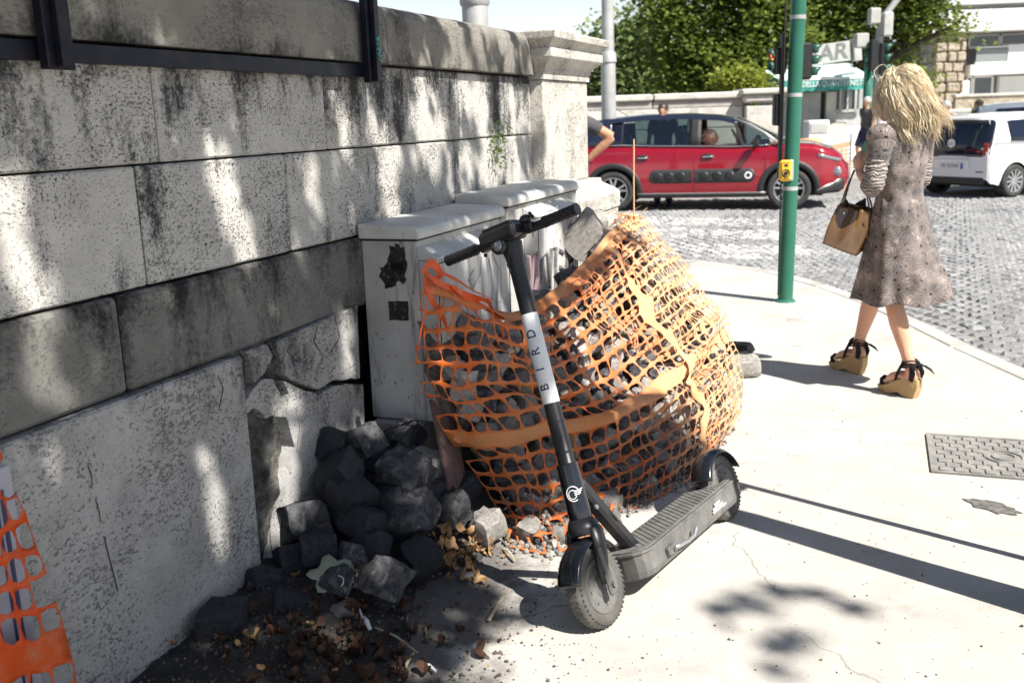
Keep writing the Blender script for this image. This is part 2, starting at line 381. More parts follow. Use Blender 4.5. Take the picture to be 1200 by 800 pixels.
m_trunkd = M('dark_bark', (.03,.026,.02), (.08,.065,.05), 6, st=(1,1,.4), bump=.8, bsc=20, bd=.02)
def glossy(name, c, rough=.25, metal=0, coat=0, spec=.5, c2=None, sc=4): return M(name, c, c2, sc, rough=rough, metal=metal, bump=0, spec=spec, coat=coat)
m_black = glossy('black_plastic', (.012,.012,.014), .38, c2=(.022,.022,.025))
m_blackg = glossy('black_gloss_paint', (.010,.011,.014), .2, coat=.4)
m_rubber = M('tyre_rubber', (.075,.072,.066), (.17,.16,.145), 9, .4, .75, rough=.85, bump=.3, bsc=70, bd=.002)
m_dusty = M('dusty_grey_plastic', (.09,.088,.085), (.17,.165,.155), 12, .35, .7, rough=.6, bump=.2, bsc=90, bd=.002, spots=[((.30,.285,.25), 9, .55, .8, (1,1,1), .6)])
m_grip = M('deck_grip_rubber', (.10,.098,.094), (.17,.165,.155), 16, .35, .65, rough=.85, bump=0, spots=[((.28,.265,.24), 7, .5, .8, (1,1,1), .5)])
m_wstem = M('white_wrap', (.74,.75,.76), (.62,.62,.62), 7, .5, .8, rough=.4, bump=.05)
m_white = glossy('white_print', (.72,.72,.72), .5)
m_dark = glossy('near_black', (.006,.006,.007), .6)
m_lens = glossy('lamp_lens', (.35,.36,.38), .08, metal=.6)
m_redp = glossy('red_car_paint', (.27,.003,.014), .16, coat=1, metal=.15)
m_whitep = glossy('white_car_paint', (.74,.75,.76), .3, coat=1)
m_greyp = glossy('grey_blue_car_paint', (.22,.25,.29), .3, coat=1, metal=.4)
m_roofp = glossy('dark_blue_roof', (.012,.016,.035), .2, coat=1)
m_clad = glossy('black_cladding', (.02,.021,.023), .55)
m_silver = glossy('silver_metal', (.55,.55,.55), .35, metal=.85)
m_chrome = glossy('chrome', (.8,.8,.8), .12, metal=1)
m_tyre = M('car_tyre', (.03,.03,.03), (.06,.058,.055), 8, rough=.85, bump=.1)
m_plate = glossy('plate_white', (.7,.7,.7), .4)
m_blue = glossy('plate_blue', (.03,.08,.4), .4)
m_amber = glossy('amber_red_lens', (.35,.03,.015), .2)
def glass_mat(name, tint, fac, rough=.03):
    t = NT(name); tb = t.n('ShaderNodeBsdfTransparent'); tb.inputs[0].default_value = (*tint, 1)
    gl = t.n('ShaderNodeBsdfGlossy'); gl.inputs['Roughness'].default_value = rough
    fr = t.n('ShaderNodeFresnel'); fr.inputs[0].default_value = 1.5
    ms = t.n('ShaderNodeMixShader'); t.l(t.math('ADD', fr.outputs[0], fac), ms.inputs[0]); t.l(tb.outputs[0], ms.inputs[1]); t.l(gl.outputs[0], ms.inputs[2])
    t.l(ms.outputs[0], t.out.inputs[0]); return t.m
m_glass = glass_mat('car_glass', (.36,.45,.44), .10)
m_glassd = glossy('dark_tinted_glass', (.006,.008,.018), .05, spec=.8)
m_winglass = glossy('window_glass', (.07,.08,.085), .06, spec=.8)
m_green = M('green_pole_paint', (.022,.115,.075), (.03,.14,.095), 3, rough=.4, bump=.05, bsc=40, spots=[((.25,.32,.28), 9, .68, .74, (1,1,.35), .7)])
m_greens = glossy('signal_green', (.015,.07,.05), .4)
m_yellow = glossy('yellow_plastic', (.75,.42,.02), .4)
m_galv = M('galvanised_steel', (.34,.345,.34), (.46,.46,.45), 5, rough=.55, metal=.35, bump=.1)
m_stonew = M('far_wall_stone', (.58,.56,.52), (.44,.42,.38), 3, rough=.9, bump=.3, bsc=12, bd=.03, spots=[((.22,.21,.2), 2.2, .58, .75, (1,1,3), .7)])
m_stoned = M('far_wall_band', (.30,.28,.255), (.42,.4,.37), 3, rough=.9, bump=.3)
m_fab = M('awning_cloth', (.045,.26,.215), (.06,.32,.27), 3, rough=.8, bump=.1)
m_fabtop = M('awning_top_cloth', (.42,.58,.53), (.5,.64,.6), 3, rough=.8, bump=.1)
m_kiosk = M('kiosk_panel', (.30,.31,.31), (.38,.38,.37), 3, rough=.6, bump=.1)
m_kioskl = M('kiosk_pale_panel', (.55,.54,.50), (.46,.44,.39), 3, rough=.7, bump=.1)
m_signw = M('sign_board_grey', (.34,.34,.32), (.46,.46,.43), 3, rough=.6, bump=.05)
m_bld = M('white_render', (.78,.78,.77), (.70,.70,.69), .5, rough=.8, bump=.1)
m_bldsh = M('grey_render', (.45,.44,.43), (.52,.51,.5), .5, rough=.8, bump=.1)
m_tuff = M('rough_tuff', (.55,.47,.36), (.38,.32,.25), 3, .35, .7, rough=.95, bump=1, bsc=7, bd=.15, rnd=.15)
m_skin = M('skin', (.62,.36,.25), (.55,.30,.20), 6, rough=.5, bump=.05, bsc=90, bd=.001)
m_skint = M('tanned_skin', (.42,.22,.13), (.48,.26,.16), 6, rough=.5, bump=.0)
m_jute = M('jute_wedge', (.48,.33,.17), (.36,.24,.12), 40, st=(1,1,6), rough=.85, bump=.5, bsc=60, bd=.003)
m_suede = M('black_suede', (.012,.012,.013), (.025,.025,.027), 30, rough=.9, bump=.1)
m_bag = glossy('tan_patent_leather', (.12,.062,.020), .12, coat=.8, c2=(.075,.036,.012), sc=3)
m_bagd = glossy('bag_brown_trim', (.10,.045,.02), .3)
def hair_mat(name, c1, c2):
    t = NT(name); g = t.n('ShaderNodeNewGeometry'); col = t.mix(g.outputs['Random Per Island'], c1, c2)
    t.l(col, t.b.inputs['Base Color']); t.b.inputs['Roughness'].default_value = .38; t.b.inputs['Specular IOR Level'].default_value = .5
    return t.m
m_hair = hair_mat('blonde_hair', (.46,.33,.17), (.90,.79,.58))
m_hairg = hair_mat('grey_hair', (.45,.44,.42), (.6,.59,.57))
m_haird = hair_mat('dark_hair', (.03,.02,.015), (.07,.05,.035))
m_shirt = M('dark_grey_tshirt', (.06,.06,.065), (.09,.09,.095), 5, rough=.9, bump=.1)
m_navy = M('navy_cloth', (.02,.025,.05), (.03,.035,.07), 5, rough=.9, bump=.1)
m_mauve = M('pinkish_cloth', (.45,.28,.28), (.5,.34,.33), 5, rough=.9, bump=.1)
m_wcloth = M('white_cloth', (.7,.7,.69), rough=.9, bump=.1)
def dress_mat(name, scale=9.5, ruch=False):
    t = NT(name); v = t.co()
    if ruch:
        w_ = t.n('ShaderNodeTexWave', wave_type='BANDS', bands_direction='Z'); w_.inputs['Scale'].default_value = 18; w_.inputs['Distortion'].default_value = 9
        w_.inputs['Detail'].default_value = 3; w_.inputs['Detail Scale'].default_value = 1.4; t.l(v, w_.inputs['Vector'])
        c = t.mix(t.ramp(w_.outputs['Fac'], .3, .75), (.10,.088,.085), (.44,.38,.355)); c = t.mix(t.ramp(t.noise(v, 30, 5, .7), .42, .62, 0, .7), c, (.2,.18,.17)); t.bump(w_.outputs['Fac'], .6, .01)
    else:
        c = t.mix(t.ramp(t.noise(v, 6, 5, .65), .38, .62), (.40,.31,.275), (.085,.075,.072))
        c = t.mix(t.ramp(t.noise(t.co(loc=(2,5,1)), 15, 6, .7), .50, .62, 0, .8), c, (.05,.043,.042))
        c = t.mix(t.ramp(t.noise(t.co(loc=(7,1,3)), 21, 5, .7), .57, .68, 0, .7), c, (.55,.47,.44))
        c = t.mix(t.ramp(t.noise(v, 38, 5, .75), .40, .60, 0, .75), c, (.17,.155,.15))
        s3 = t.n('ShaderNodeSeparateXYZ'); t.l(v, s3.inputs[0]); cy = t.n('ShaderNodeCombineXYZ')
        t.l(t.math('MULTIPLY', t.math('ARCTAN2', s3.outputs[1], s3.outputs[0]), .165), cy.inputs[0]); t.l(s3.outputs[2], cy.inputs[1]); v = cy.outputs[0]
        for sc, w1 in ((scale, 1.), (scale*1.7, .85)):
            vo = t.n('ShaderNodeTexVoronoi', feature='F1', voronoi_dimensions='2D'); vo.inputs['Scale'].default_value = sc; vo.inputs['Randomness'].default_value = .85; t.l(v, vo.inputs['Vector'])
            sb = t.n('ShaderNodeVectorMath', operation='SUBTRACT'); t.l(v, sb.inputs[0]); t.l(vo.outputs['Position'], sb.inputs[1])
            sx = t.n('ShaderNodeSeparateXYZ'); t.l(sb.outputs[0], sx.inputs[0])
            ang = t.math('ARCTAN2', sx.outputs[1], sx.outputs[0])
            rays = t.math('ABSOLUTE', t.math('SINE', t.math('MULTIPLY', ang, 9)))
            rr = t.ramp(rays, .05, .75, 1, 0)
            near = t.ramp(vo.outputs['Distance'], .22, .66, 1, 0)
            c = t.mix(t.math('MULTIPLY', t.math('MULTIPLY', rr, near), w1), c, (.035,.03,.03))
            c = t.mix(t.ramp(vo.outputs['Distance'], .05, .085, 1, 0), c, (.015,.013,.013))
    t.l(c, t.b.inputs['Base Color']); t.b.inputs['Roughness'].default_value = .75; t.b.inputs['Specular IOR Level'].default_value = .25
    t.b.inputs['Sheen Weight'].default_value = .1
    return t.m
m_dress = dress_mat('floral_dress'); m_sleeve = dress_mat('ruched_sleeve', ruch=True)
# ------------------------------------------------------------------ ground, road, pavement
RZ = -.075
MB().add([(-900,-900,-.12),(900,-900,-.12),(900,900,-.12),(-900,900,-.12)], [(0,1,2,3)]).build('ground', m_road, kind='structure')
kpx = [(640,298),(800,303),(905,316),(960,332),(1020,352),(1090,384),(1200,440)]
KL = [Vector((-9, 12.6, 0))]+[G(*p) for p in kpx]
_d = (KL[-1]-KL[-2]).normalized(); KL += [KL[-1]+_d*1.2+Vector((.3,0,0)), KL[-1]+_d*2.0+Vector((2.5,0,0)), Vector((14, 2.0, 0))]
def smooth_line(P, it=2):
    for _ in range(it):
        Q = [P[0]]
        for a, b in zip(P[:-1], P[1:]): Q += [a*.75+b*.25, a*.25+b*.75]
        P = Q+[P[-1]]
    return P
KL = smooth_line(KL)
poly = [(p.x, p.y) for p in KL]+[(14,-7),(-9,-7)]
def inside(x, y, P=poly):
    c = False; j = len(P)-1
    for i in range(len(P)):
        if (P[i][1] > y) != (P[j][1] > y) and x < (P[j][0]-P[i][0])*(y-P[i][1])/(P[j][1]-P[i][1])+P[i][0]: c = not c
        j = i
    return c
b = bmesh.new(); vs = [b.verts.new((x, y, 0)) for x, y in poly]; f = b.faces.new(vs)
if f.normal.z < 0: f.normal_flip()
bmesh.ops.triangulate(b, faces=b.faces[:]); me = bpy.data.meshes.new('pavement'); b.to_mesh(me); b.free(); me.materials.append(m_pave)
o = link_mesh('pavement', me); o['kind'] = 'structure'
MB().add([(-30,1,RZ-.012),(40,1,RZ-.012),(40,23.5,RZ-.012),(-30,26,RZ-.012)], [(0,1,2,3)]).build('road', m_road, kind='structure')
MB().add([(-40,24.6,RZ+.1),(60,22.0,RZ+.1),(60,80,RZ+.1),(-40,80,RZ+.1),(-40,24.6,RZ-.05),(60,22.0,RZ-.05)], [(0,1,2,3),(0,4,5,1)]).build('far_pavement', m_pave, kind='structure')
# kerb stones
kr = empty('kerb', (0,0,0)); kr['kind'] = 'structure'
acc = 0; L = [0]
for a, b_ in zip(KL[:-1], KL[1:]): L.append(L[-1]+(b_-a).length)
def along(t):
    for i in range(len(L)-1):
        if t <= L[i+1]: return KL[i].lerp(KL[i+1], (t-L[i])/(L[i+1]-L[i]))
    return KL[-1]
t = 3.0
while t < L[-1]-1:
    ln = random.uniform(.75, 1.0); a = along(t); c = along(t+ln); d = (c-a); 
    mid = (a+c)/2; ang = math.atan2(d.y, d.x)
    MB().box((0,0,0), (d.length-.012, .15, .2), bev=.015).build('kerb_stone', m_kerb, kr, loc=(mid.x+.04*d.y/ln, mid.y-.04*d.x/ln, -.092+random.uniform(-.003,.003)), rot=(0,0,ang))
    t += ln
# cobbles of the road
def cobble_top(r):
    v = []; n = 8
    return MB().box((0,0,0), (.108*random.uniform(.92,1.04), .108*random.uniform(.92,1.04), .07), bev=.018)
cmesh = []
for i in range(8):
    mb = cobble_top(0); mb.v = [(x+random.uniform(-.006,.006), y+random.uniform(-.006,.006), z+random.uniform(-.004,.004)) for x,y,z in mb.v]
    me = bpy.data.meshes.new('cobble'); me.from_pydata(mb.v, [], mb.f); me.materials.append(m_cob); cmesh.append((me, mb))
stripes = []
for (pa, pb) in (((745,254),(905,262)), ((745,266),(905,276)), ((745,283),(905,297))):
    stripes.append((G(pa[0],pa[1],RZ), G(pa[0],pb[1],RZ)))
sdir = (G(905,272,RZ)-G(745,268,RZ)).normalized(); snor = Vector((-sdir.y, sdir.x, 0))
cands = []
PT = .122; ang0 = rad(-24); ca, sa = math.cos(ang0), math.sin(ang0)
for j in range(-60, 190):
    for i in range(-120, 150):
        u = (i+.5*(j % 2)+random.uniform(-.06,.06))*PT; v = j*PT+.34*math.cos(2*math.pi*u/2.6)+random.uniform(-.006,.006)
        if abs(math.sin(2*math.pi*u/2.6)) > .9: v += 0
        x = 4+u*ca-v*sa; y = 8+u*sa+v*ca
        if y < 3 or y > 19 or x > 11.5 or x < -1: continue
        if inside(x, y) or inside(x-.1, y-.16) or inside(x-.1, y+.05): continue
        px, py = proj((x, y, RZ))
        if not (-40 < px < 1240 and py < 620): continue
        if px < 640: continue
        dv = -.34*2*math.pi/2.6*math.sin(2*math.pi*u/2.6)
        cands.append((math.hypot(x, y), x, y, ang0+math.atan(dv), px))
cands.sort()
road = bpy.data.objects['road']; inframe = [c for c in cands if 690 < c[4] < 1199]
near = set(id(c) for c in inframe[:296]); far = MB()
for c in cands:
    _, x, y, a, px = c
    k = random.randrange(8); z = RZ-.03+random.uniform(-.009,.008); p = Vector((x, y, 0))
    wh = False
    for (q0, q1) in stripes:
        d0 = (p-q0).dot(snor); d1 = (p-q1).dot(snor)
        if min(d0, d1) < 0 < max(d0, d1) or d0*d1 < 0:
            if (p-q0).dot(sdir) > -1 and (p-q0).dot(sdir) < 2.3 and random.random() < .78: wh = True
    if id(c) in near and not wh:
        link_mesh('cobblestone', cmesh[k][0], road, (x, y, z), (random.uniform(-.03,.03), random.uniform(-.03,.03), a+random.uniform(-.06,.06)))
    else:
        far.cm = 1 if wh else 0
        far.add(cmesh[k][1].v, cmesh[k][1].f, Matrix.Translation((x, y, z)) @ Euler((random.uniform(-.03,.03), random.uniform(-.03,.03), a+random.uniform(-.06,.06))).to_matrix().to_4x4())
far.build('cobble_paving', [m_cob, m_cobw], road, kind='stuff')
# manhole cover
A = G(1085, 509); B = G(1200, 517); C_ = G(1116, 556); ux = (B-A).normalized(); vy = Vector((ux.y, -ux.x, 0)); vl = (C_-A).dot(vy)
ma = math.atan2(ux.y, ux.x)
mc = empty('manhole_cover', A, ma, 'square cast iron utility cover with raised brick pattern set in the pavement', 'manhole cover')
sx_, sy_ = .62, abs(vl)
mb = MB(); mb.box((sx_/2, -sy_/2, .002), (sx_, sy_, .006)); mb.build('cover_plate', m_iron, mc)
mb = MB()
for (c, d) in (((sx_/2, -.008, .006), (sx_, .016, .008)), ((sx_/2, -sy_+.008, .006), (sx_, .016, .008)), ((.008, -sy_/2, .006), (.016, sy_-.034, .008)), ((sx_-.008, -sy_/2, .006), (.016, sy_-.034, .008))): mb.box(c, d)
mb.build('cover_frame', m_iron, mc)
mb = MB(); nr = 9; rh = (sy_-.05)/nr
for r in range(nr):
    y = -.025-rh*(r+.5); x = .03+(r % 2)*.03
    while x < sx_-.04:
        w_ = min(.052, sx_-.03-x)
        if math.hypot(x+w_/2-sx_/2, (y+sy_/2)*1.0) > .095 and w_ > .02: mb.box((x+w_/2, y, .008), (w_-.009, rh-.009, .007), bev=.002)
        x += .06
for r0, r1 in ((.085,.070),(.052,.040)):
    mb.lathe([(r0,.0105),(r1,.0105),(r1,.004),(r0,.004),(r0,.0105)], 26, Matrix.Translation((sx_/2,-sy_/2,.0)))
mb.build('raised_pattern', m_iron, mc)
mb = MB(); pc = G(1162, 594); pr = []
for k in range(22):
    a = 2*math.pi*k/22; r = .055*random.uniform(.75,1.15); pr.append((1.9*r*math.cos(a), r*math.sin(a)))
mb.prism(pr, .001, .004); o = mb.build('tar_patch', m_tar, loc=pc, rot=(0,0,rad(-50))); tag(o, kind='structure')
# ------------------------------------------------------------------ the long stone wall
wall = empty('stone_wall', W(0,0,0), WROT, 'long weathered travertine and grey stone parapet wall with black stains on the left', 'wall')
THK = .42
def wblock(name, s0, s1, z0, z1, o, mat, bev=.006, gap=.003, dep=.14, par=None):
    o = o+random.uniform(-.0025, .0025)
    return MB().box(((s0+s1)/2, -o+dep/2, (z0+z1)/2), (s1-s0-2*gap, dep, z1-z0-2*gap), bev=bev).build(name, mat, par or wall)
MB().box((.45, .29, .86), (5.9, .26, 1.74)).build('wall_core', m_mortar, wall)
SL = -2.5
def course(name, joints, z0, z1, o, mat, **k):
    for a, b_ in zip(joints[:-1], joints[1:]): wblock(name, a, b_, z0, z1, o, mat, **k)
course('travertine_block', [SL,-1.1,.335,1.235,2.428,3.415], 1.44, 1.752, 0, m_trav)
course('travertine_block', [SL,-1.5,-.62,.23,.95,1.618,2.40,3.415], 1.105, 1.44, 0, m_trav)
course('plinth_block', [SL,-1.2,.093,1.55,2.6,3.415], .832, 1.103, .018, m_plinth, bev=.012)
course('wall_slab', [SL,-1.3,WO(292,480,.04)[0]], -.02, .83, .04, m_base, bev=.008)
# cracked slab right of the joint
def wpoly(px): return [(WO(x, y, .04)[0], WO(x, y, .04)[2]) for x, y in px]
frs = [[(291,411),(317,402),(324,418),(314,439),(301,451),(297,425)],
       [(321,401),(328,418),(331,440),(353,451),(374,458),(392,447),(424,444),(421,356),(350,388)],
       [(301,456),(314,442),(326,443),(334,460),(331,487),(318,492),(303,480),(290,488),(288,476)],
       [(331,445),(353,455),(374,462),(392,451),(426,449),(430,560),(430,700),(322,760),(319,655),(331,600),(337,560),(345,523),(335,488),(338,460)]]
rough = MB()
for k, fr in enumerate(frs):
    P = wpoly(fr)
    Q = []
    for (a, b_) in zip(P, P[1:]+P[:1]):          # jagged crack edges
        n_ = max(1, int(math.dist(a, b_)/.03))
        for i in range(n_):
            f = i/n_; j = .003 if 0 < i else 0
            Q.append((a[0]+(b_[0]-a[0])*f+random.uniform(-j, j), a[1]+(b_[1]-a[1])*f+random.uniform(-j, j)))
    mb = MB(); T = Matrix(((1,0,0,0),(0,0,1,0),(0,1,0,0),(0,0,0,1)))
    off = (-.030,-.036,-.024,-.04)[k]
    gx, gz = sum(q_[0] for q_ in Q)/len(Q), sum(q_[1] for q_ in Q)/len(Q)
    sh_ = lambda d: math.copysign(max(0, abs(d)-.0035), d)
    Q = [(gx+sh_(x-gx), max(gz+sh_(z-gz), -.02)) for x, z in Q]
    mb.prism(Q, off, .06, T); o = mb.build('slab_fragment', m_base, wall, bevel=.004)
def brk(u, v):
    s_ = .52+u*.36; z = -.02+v*.86
    return (s_+.006*mnoise.noise((s_*40, z*40, 9)), .002+.026*mnoise.noise((s_*11, z*8, 1))+.016*mnoise.noise((s_*28, z*28, 4)), z)
MB().grid(brk, 24, 60).build('broken_recess', m_break, wall)
for pts, r_ in (([(122,628),(126,645),(132,668),(138,692)], .0016), ([(103,545),(108,560),(107,570)], .0012), ([(112,585),(116,598),(118,612)], .0013)):
    pp = [WO(x, y, .041) for x, y in pts]; MB().tube([(a, -.0415, c) for a, b_, c in pp], r_, 5).build('scratch', m_mortar, wall)
for pts in ([(345,395),(338,412),(352,425)], [(372,378),(368,400),(378,418),(372,440)], [(392,372),(398,395),(388,412)], [(305,430),(296,418)], [(345,470),(352,500),(346,530)], [(385,462),(380,490),(392,515)], [(318,600),(317,630),(321,655)], [(255,440),(262,455),(258,480)]):
    pp = [WO(x+random.uniform(-2,2), y, .041) for x, y in pts]; MB().tube([(a, -.0395, c) for a, b_, c in pp], [.0006,.0015,.0011,.0004][:len(pp)], 5).build('hairline_crack', m_mortar, wall)
# coping with rounded top
def coping(s0, s1):
    pr = [(-.035,1.757),(-.035,1.90),(-.028,1.94),(-.012,1.972),(.03,1.988),(.30,1.99),(.40,1.985),(.44,1.96),(.455,1.90),(.455,1.757)]
    T = Matrix(((0,0,1,0),(1,0,0,0),(0,1,0,0),(0,0,0,1)))
    o = MB().prism(pr, s0+.003, s1-.003, T).build('coping_stone', m_cop, wall, bevel=.006)
for a, b_ in zip([SL,-1.35,-.06,1.678], [-1.35,-.06,1.678,3.42]): coping(a, b_)
# steel rail below the coping and its two uprights
rl = empty('steel_rail', W(0,0,0), WROT, 'dark blue rusty steel rail bolted along the wall under the coping, with two upright bars', 'rail')
mb = MB(); mb.box((-.53,-.038,1.7245),(4.0,.006,.046)); mb.box((-.53,-.022,1.7455),(4.0,.026,.005)); mb.box((-.53,-.022,1.7035),(4.0,.026,.005))
mb.build('channel', m_rail, rl, bevel=.0015)
for s_, w_ in ((-.065,.085),(1.475,.075)):
    mb = MB(); mb.box((s_,-.066,2.16),(w_,.03,.96), rot=(0,0,0), bev=.003); mb.box((s_,-.092,2.16),(w_*.45,.02,.95), bev=.002)
    mb.build('upright', m_rail, rl)
def scrib(p0, n, w_, h_, seed):
    r = random.Random(seed); L_ = []; x = 0
    for i in range(n):
        L_.append([(x+r.uniform(-.1,.1)*w_, r.uniform(-.5,-.3)*h_), (x+w_*.3, r.uniform(.3,.5)*h_), (x+w_*.5, r.uniform(-.3,.1)*h_), (x+w_*.9, r.uniform(-.5,.5)*h_)]); x += w_
    return L_
T = Matrix.Translation((1.475,-.104,1.79)) @ Matrix(((0,-1,0,0),(0,0,-1,0),(1,0,0,0),(0,0,0,1)))
strokes('marker_scribble', [[(x-.03,y) for x,y in l] for l in scrib(0,5,.018,.03,3)], .0016, m_teal, rl, T)
# weed growing on the wall
wd_ = MB(); c0 = WO(577,168,0)
for i in range(150):
    a = random.uniform(-1,1); p = Vector((c0[0]+random.gauss(0,.055), -.01-abs(random.gauss(0,.03)), c0[2]+random.gauss(-.02,.07)))
    d = Vector((random.uniform(-1,1), random.uniform(-1,.2), random.uniform(-1,1))).normalized(); e = d.cross(Vector((.3,.5,.8))).normalized()*.006
    wd_.add([p-e, p+e, p+d*.03+e*.3], [(0,1,2)])
o = wd_.build('wall_weed', m_leafl, loc=W(0,0,0), rot=(0,0,WROT)); tag(o, 'small green weed sprouting from a joint of the travertine wall near the pillar', 'plant', kind='stuff')
# ------------------------------------------------------------------ pillar at the end of the wall
pil = empty('wall_pillar', W(3.85,0,0), WROT, 'travertine pillar with moulded capital ending the long wall', 'pillar')
PX0, PX1, PO = -.43, .42, .07                    # local s of the shaft, how far it stands out
def ring(z, e, x0=PX0, x1=PX1, yo=-PO, yb=.50): return [(x0-e, yo-e, z), (x1+e, yo-e, z), (x1+e, yb+e, z), (x0-e, yb+e, z)]
def rings(name, rs, mat, bev=.004):
    mb = MB(); vs = []; fs = []
    for i, r in enumerate(rs):
        vs += ring(*r)
        if i: 
            for k in range(4): a = (i-1)*4; fs.append((a+k, a+(k+1)%4, a+4+(k+1)%4, a+4+k))
    fs.append((3,2,1,0)); n_ = len(rs)*4; fs.append((n_-4,n_-3,n_-2,n_-1)); mb.add(vs, fs)
    return mb.build(name, mat, pil, bevel=bev)
rings('shaft', [(1.142,0),(1.735,0)], m_trav_pillar, .006)
rings('capital', [(1.737,.012),(1.775,.012),(1.777,.022),(1.80,.022),(1.81,.03),(1.83,.055),(1.85,.078),(1.856,.082),(1.90,.082),(1.902,.07),(1.915,.072),(1.93,.085),(1.945,.105),(1.95,.115),(1.985,.118),(1.992,.108),(2.0,.02)], m_trav_pillar, .002)
rings('pillar_base', [(0.,.155),(.945,.155)], m_trav_pillar, .008)
rings('base_moulding', [(.948,.165),(1.04,.165),(1.055,.158),(1.075,.13),(1.10,.09),(1.112,.07),(1.138,.065),(1.140,.0)], m_trav_pillar, .003)
# ------------------------------------------------------------------ utility cabinets
def cabinet(name, s0, s1, o0, o1, z0, z1, bs0, bs1, bo, bz0, bz1, label, legs=True):
    c = empty(name, W(s0, 0, 0), WROT, label, 'utility cabinet', 'grey utility cabinets against the wall'); ww = s1-s0; dd = o1-o0
    MB().box((ww/2, -(o0+o1)/2, (z0+z1-.04)/2), (ww, dd, z1-.04-z0), bev=.006).build('housing', m_cab, c)
    MB().box((ww/2, -(o0+o1)/2, z1-.043), (ww+.004, dd+.004, .008)).build('lid_seal', m_seam, c)
    # lid with rounded front edge
    pr = [(-o0+.0, z1-.038), (-o1-.022, z1-.038), (-o1-.024, z1-.015), (-o1-.014, z1+.004), (-o1+.01, z1+.012), (-o0, z1+.02)]
    T = Matrix(((0,0,1,0),(1,0,0,0),(0,1,0,0),(0,0,0,1)))
    MB().prism(pr, -.022, ww+.022, T).build('lid', m_cabtop, c, bevel=.008)
    # projecting door box with its sloping hood
    b0, b1 = bs0-s0, bs1-s0
    mb = MB(); mb.box(((b0+b1)/2, -(o1+bo)/2-.001, (bz0+bz1)/2), (b1-b0, bo-o1, bz1-bz0), bev=.004); mb.build('door_box', m_cab, c)
    mb = MB(); pr = [(-o1-.001, bz1+.002), (-bo-.006, bz1+.002), (-bo-.006, bz1+.008), (-o1-.001, bz1+.05)]; mb.prism(pr, b0-.004, b1+.004, T); mb.build('hood', m_cabtop, c, bevel=.002)
    mb = MB()
    for x in (b0+.012, b1-.012): mb.box((x, -bo-.0015, (bz0+bz1)/2), (.004, .003, bz1-bz0-.03))
    mb.box(((b0+b1)/2, -bo-.0015, bz1-.014), (b1-b0-.03, .003, .004)); mb.build('door_seam', m_seam, c)
    MB().box(((b0+b1)/2, -(o0+o1)/2, z0/2-.002), (ww-.03, dd-.02, z0-.004), bev=.01).build('plinth', m_rockp, c)
    return c
c1 = cabinet('utility_cabinet', 1.40, 2.25, .015, .255, .375, 1.135, 1.405, 2.17, .33, .375, 1.015, 'dirty grey metal cabinet with peeling black stickers on its shaded end, behind the scooter handlebar')
# marks on the end of cabinet one (its local x = 0 face)
def endplate(name, z0, z1, y0, y1, mat, jag=0):
    P = []
    for (a, b_) in (((y0,z0),(y1,z0)),((y1,z0),(y1,z1)),((y1,z1),(y0,z1)),((y0,z1),(y0,z0))):
        for i in range(6):
            f = i/6; P.append((a[0]+(b_[0]-a[0])*f+random.uniform(-jag,jag), a[1]+(b_[1]-a[1])*f+random.uniform(-jag,jag)))
    T = Matrix(((0,0,1,0),(1,0,0,0),(0,1,0,0),(0,0,0,1)))
    MB().prism(P, -.0025, -.0005, T).build(name, mat, c1)
endplate('sticker', .78, .855, -.12, -.205, m_sticker, .002)
endplate('torn_sticker', .965, 1.07, -.135, -.205, m_sticker, .009)
endplate('torn_sticker', .93, 1.01, -.14, -.20, m_sticker, .007)
endplate('torn_sticker', .915, 1.0, -.10, -.155, m_sticker, .016)
MB().box((.40,-.2,.2),(.05,.05,.05)).build('bolt', m_seam, c1) if False else None
# front marks on door one
T1 = Matrix.Translation((0,-.3325,0)) @ Matrix(((1,0,0,0),(0,0,1,0),(0,1,0,0),(0,0,0,1)))
r = random.Random(5)
L_ = [[(.52+.03*math.sin(i*.7), .95-i*.05) for i in range(8)], [(.36,.93),(.30,.90),(.33,.85),(.42,.90),(.44,.97)], [(.56,.97),(.62,.90),(.60,.80),(.58,.62),(.56,.48)]]
strokes('spray_stroke', L_, .004, m_graf2, c1, T1)
MB().box((.66,-.3315,.58),(.055,.003,.34)).build('hinge_strip', m_graf2, c1)
c2 = cabinet('utility_cabinet', 2.30, 3.36, .02, .275, .32, 1.175, 2.50, 3.14, .345, .33, 1.062, 'pale grey metal cabinet with large grey graffiti, between the stickered cabinet and the stone pillar')
T2 = Matrix.Translation((0,-.349,0)) @ Matrix(((1,0,0,0),(0,0,1,0),(0,1,0,0),(0,0,0,1)))
X = lambda px, py: (WO(px, py, .347)[0]-2.30, WO(px, py, .347)[2])
L_ = [[X(631,345),X(634,305),X(640,295),X(643,330)],[X(643,338),X(645,292),X(650,290),X(650,335)],[X(660,296),X(653,292),X(650,310),X(652,332),X(659,326),X(659,314),X(655,313)],
      [X(662,334),X(664,288),X(671,292),X(670,306),X(664,310),X(671,318),X(673,333)]]
c2g = strokes('graffiti_letters', L_, .0115, m_graf, c2, T2)
L_ = [[X(622,340),X(624,300),X(629,296),X(630,325),X(626,345)], [X(619,300),X(621,325)]]
strokes('graffiti_violet', L_, .010, m_grafr, c2, T2)
text('marker_scribble', 'CSMNoS', .052, m_graf2, c2, (X(646,247)[0], -.3465, X(646,247)[1]-.005), (rad(90),0,0), shear=.2)
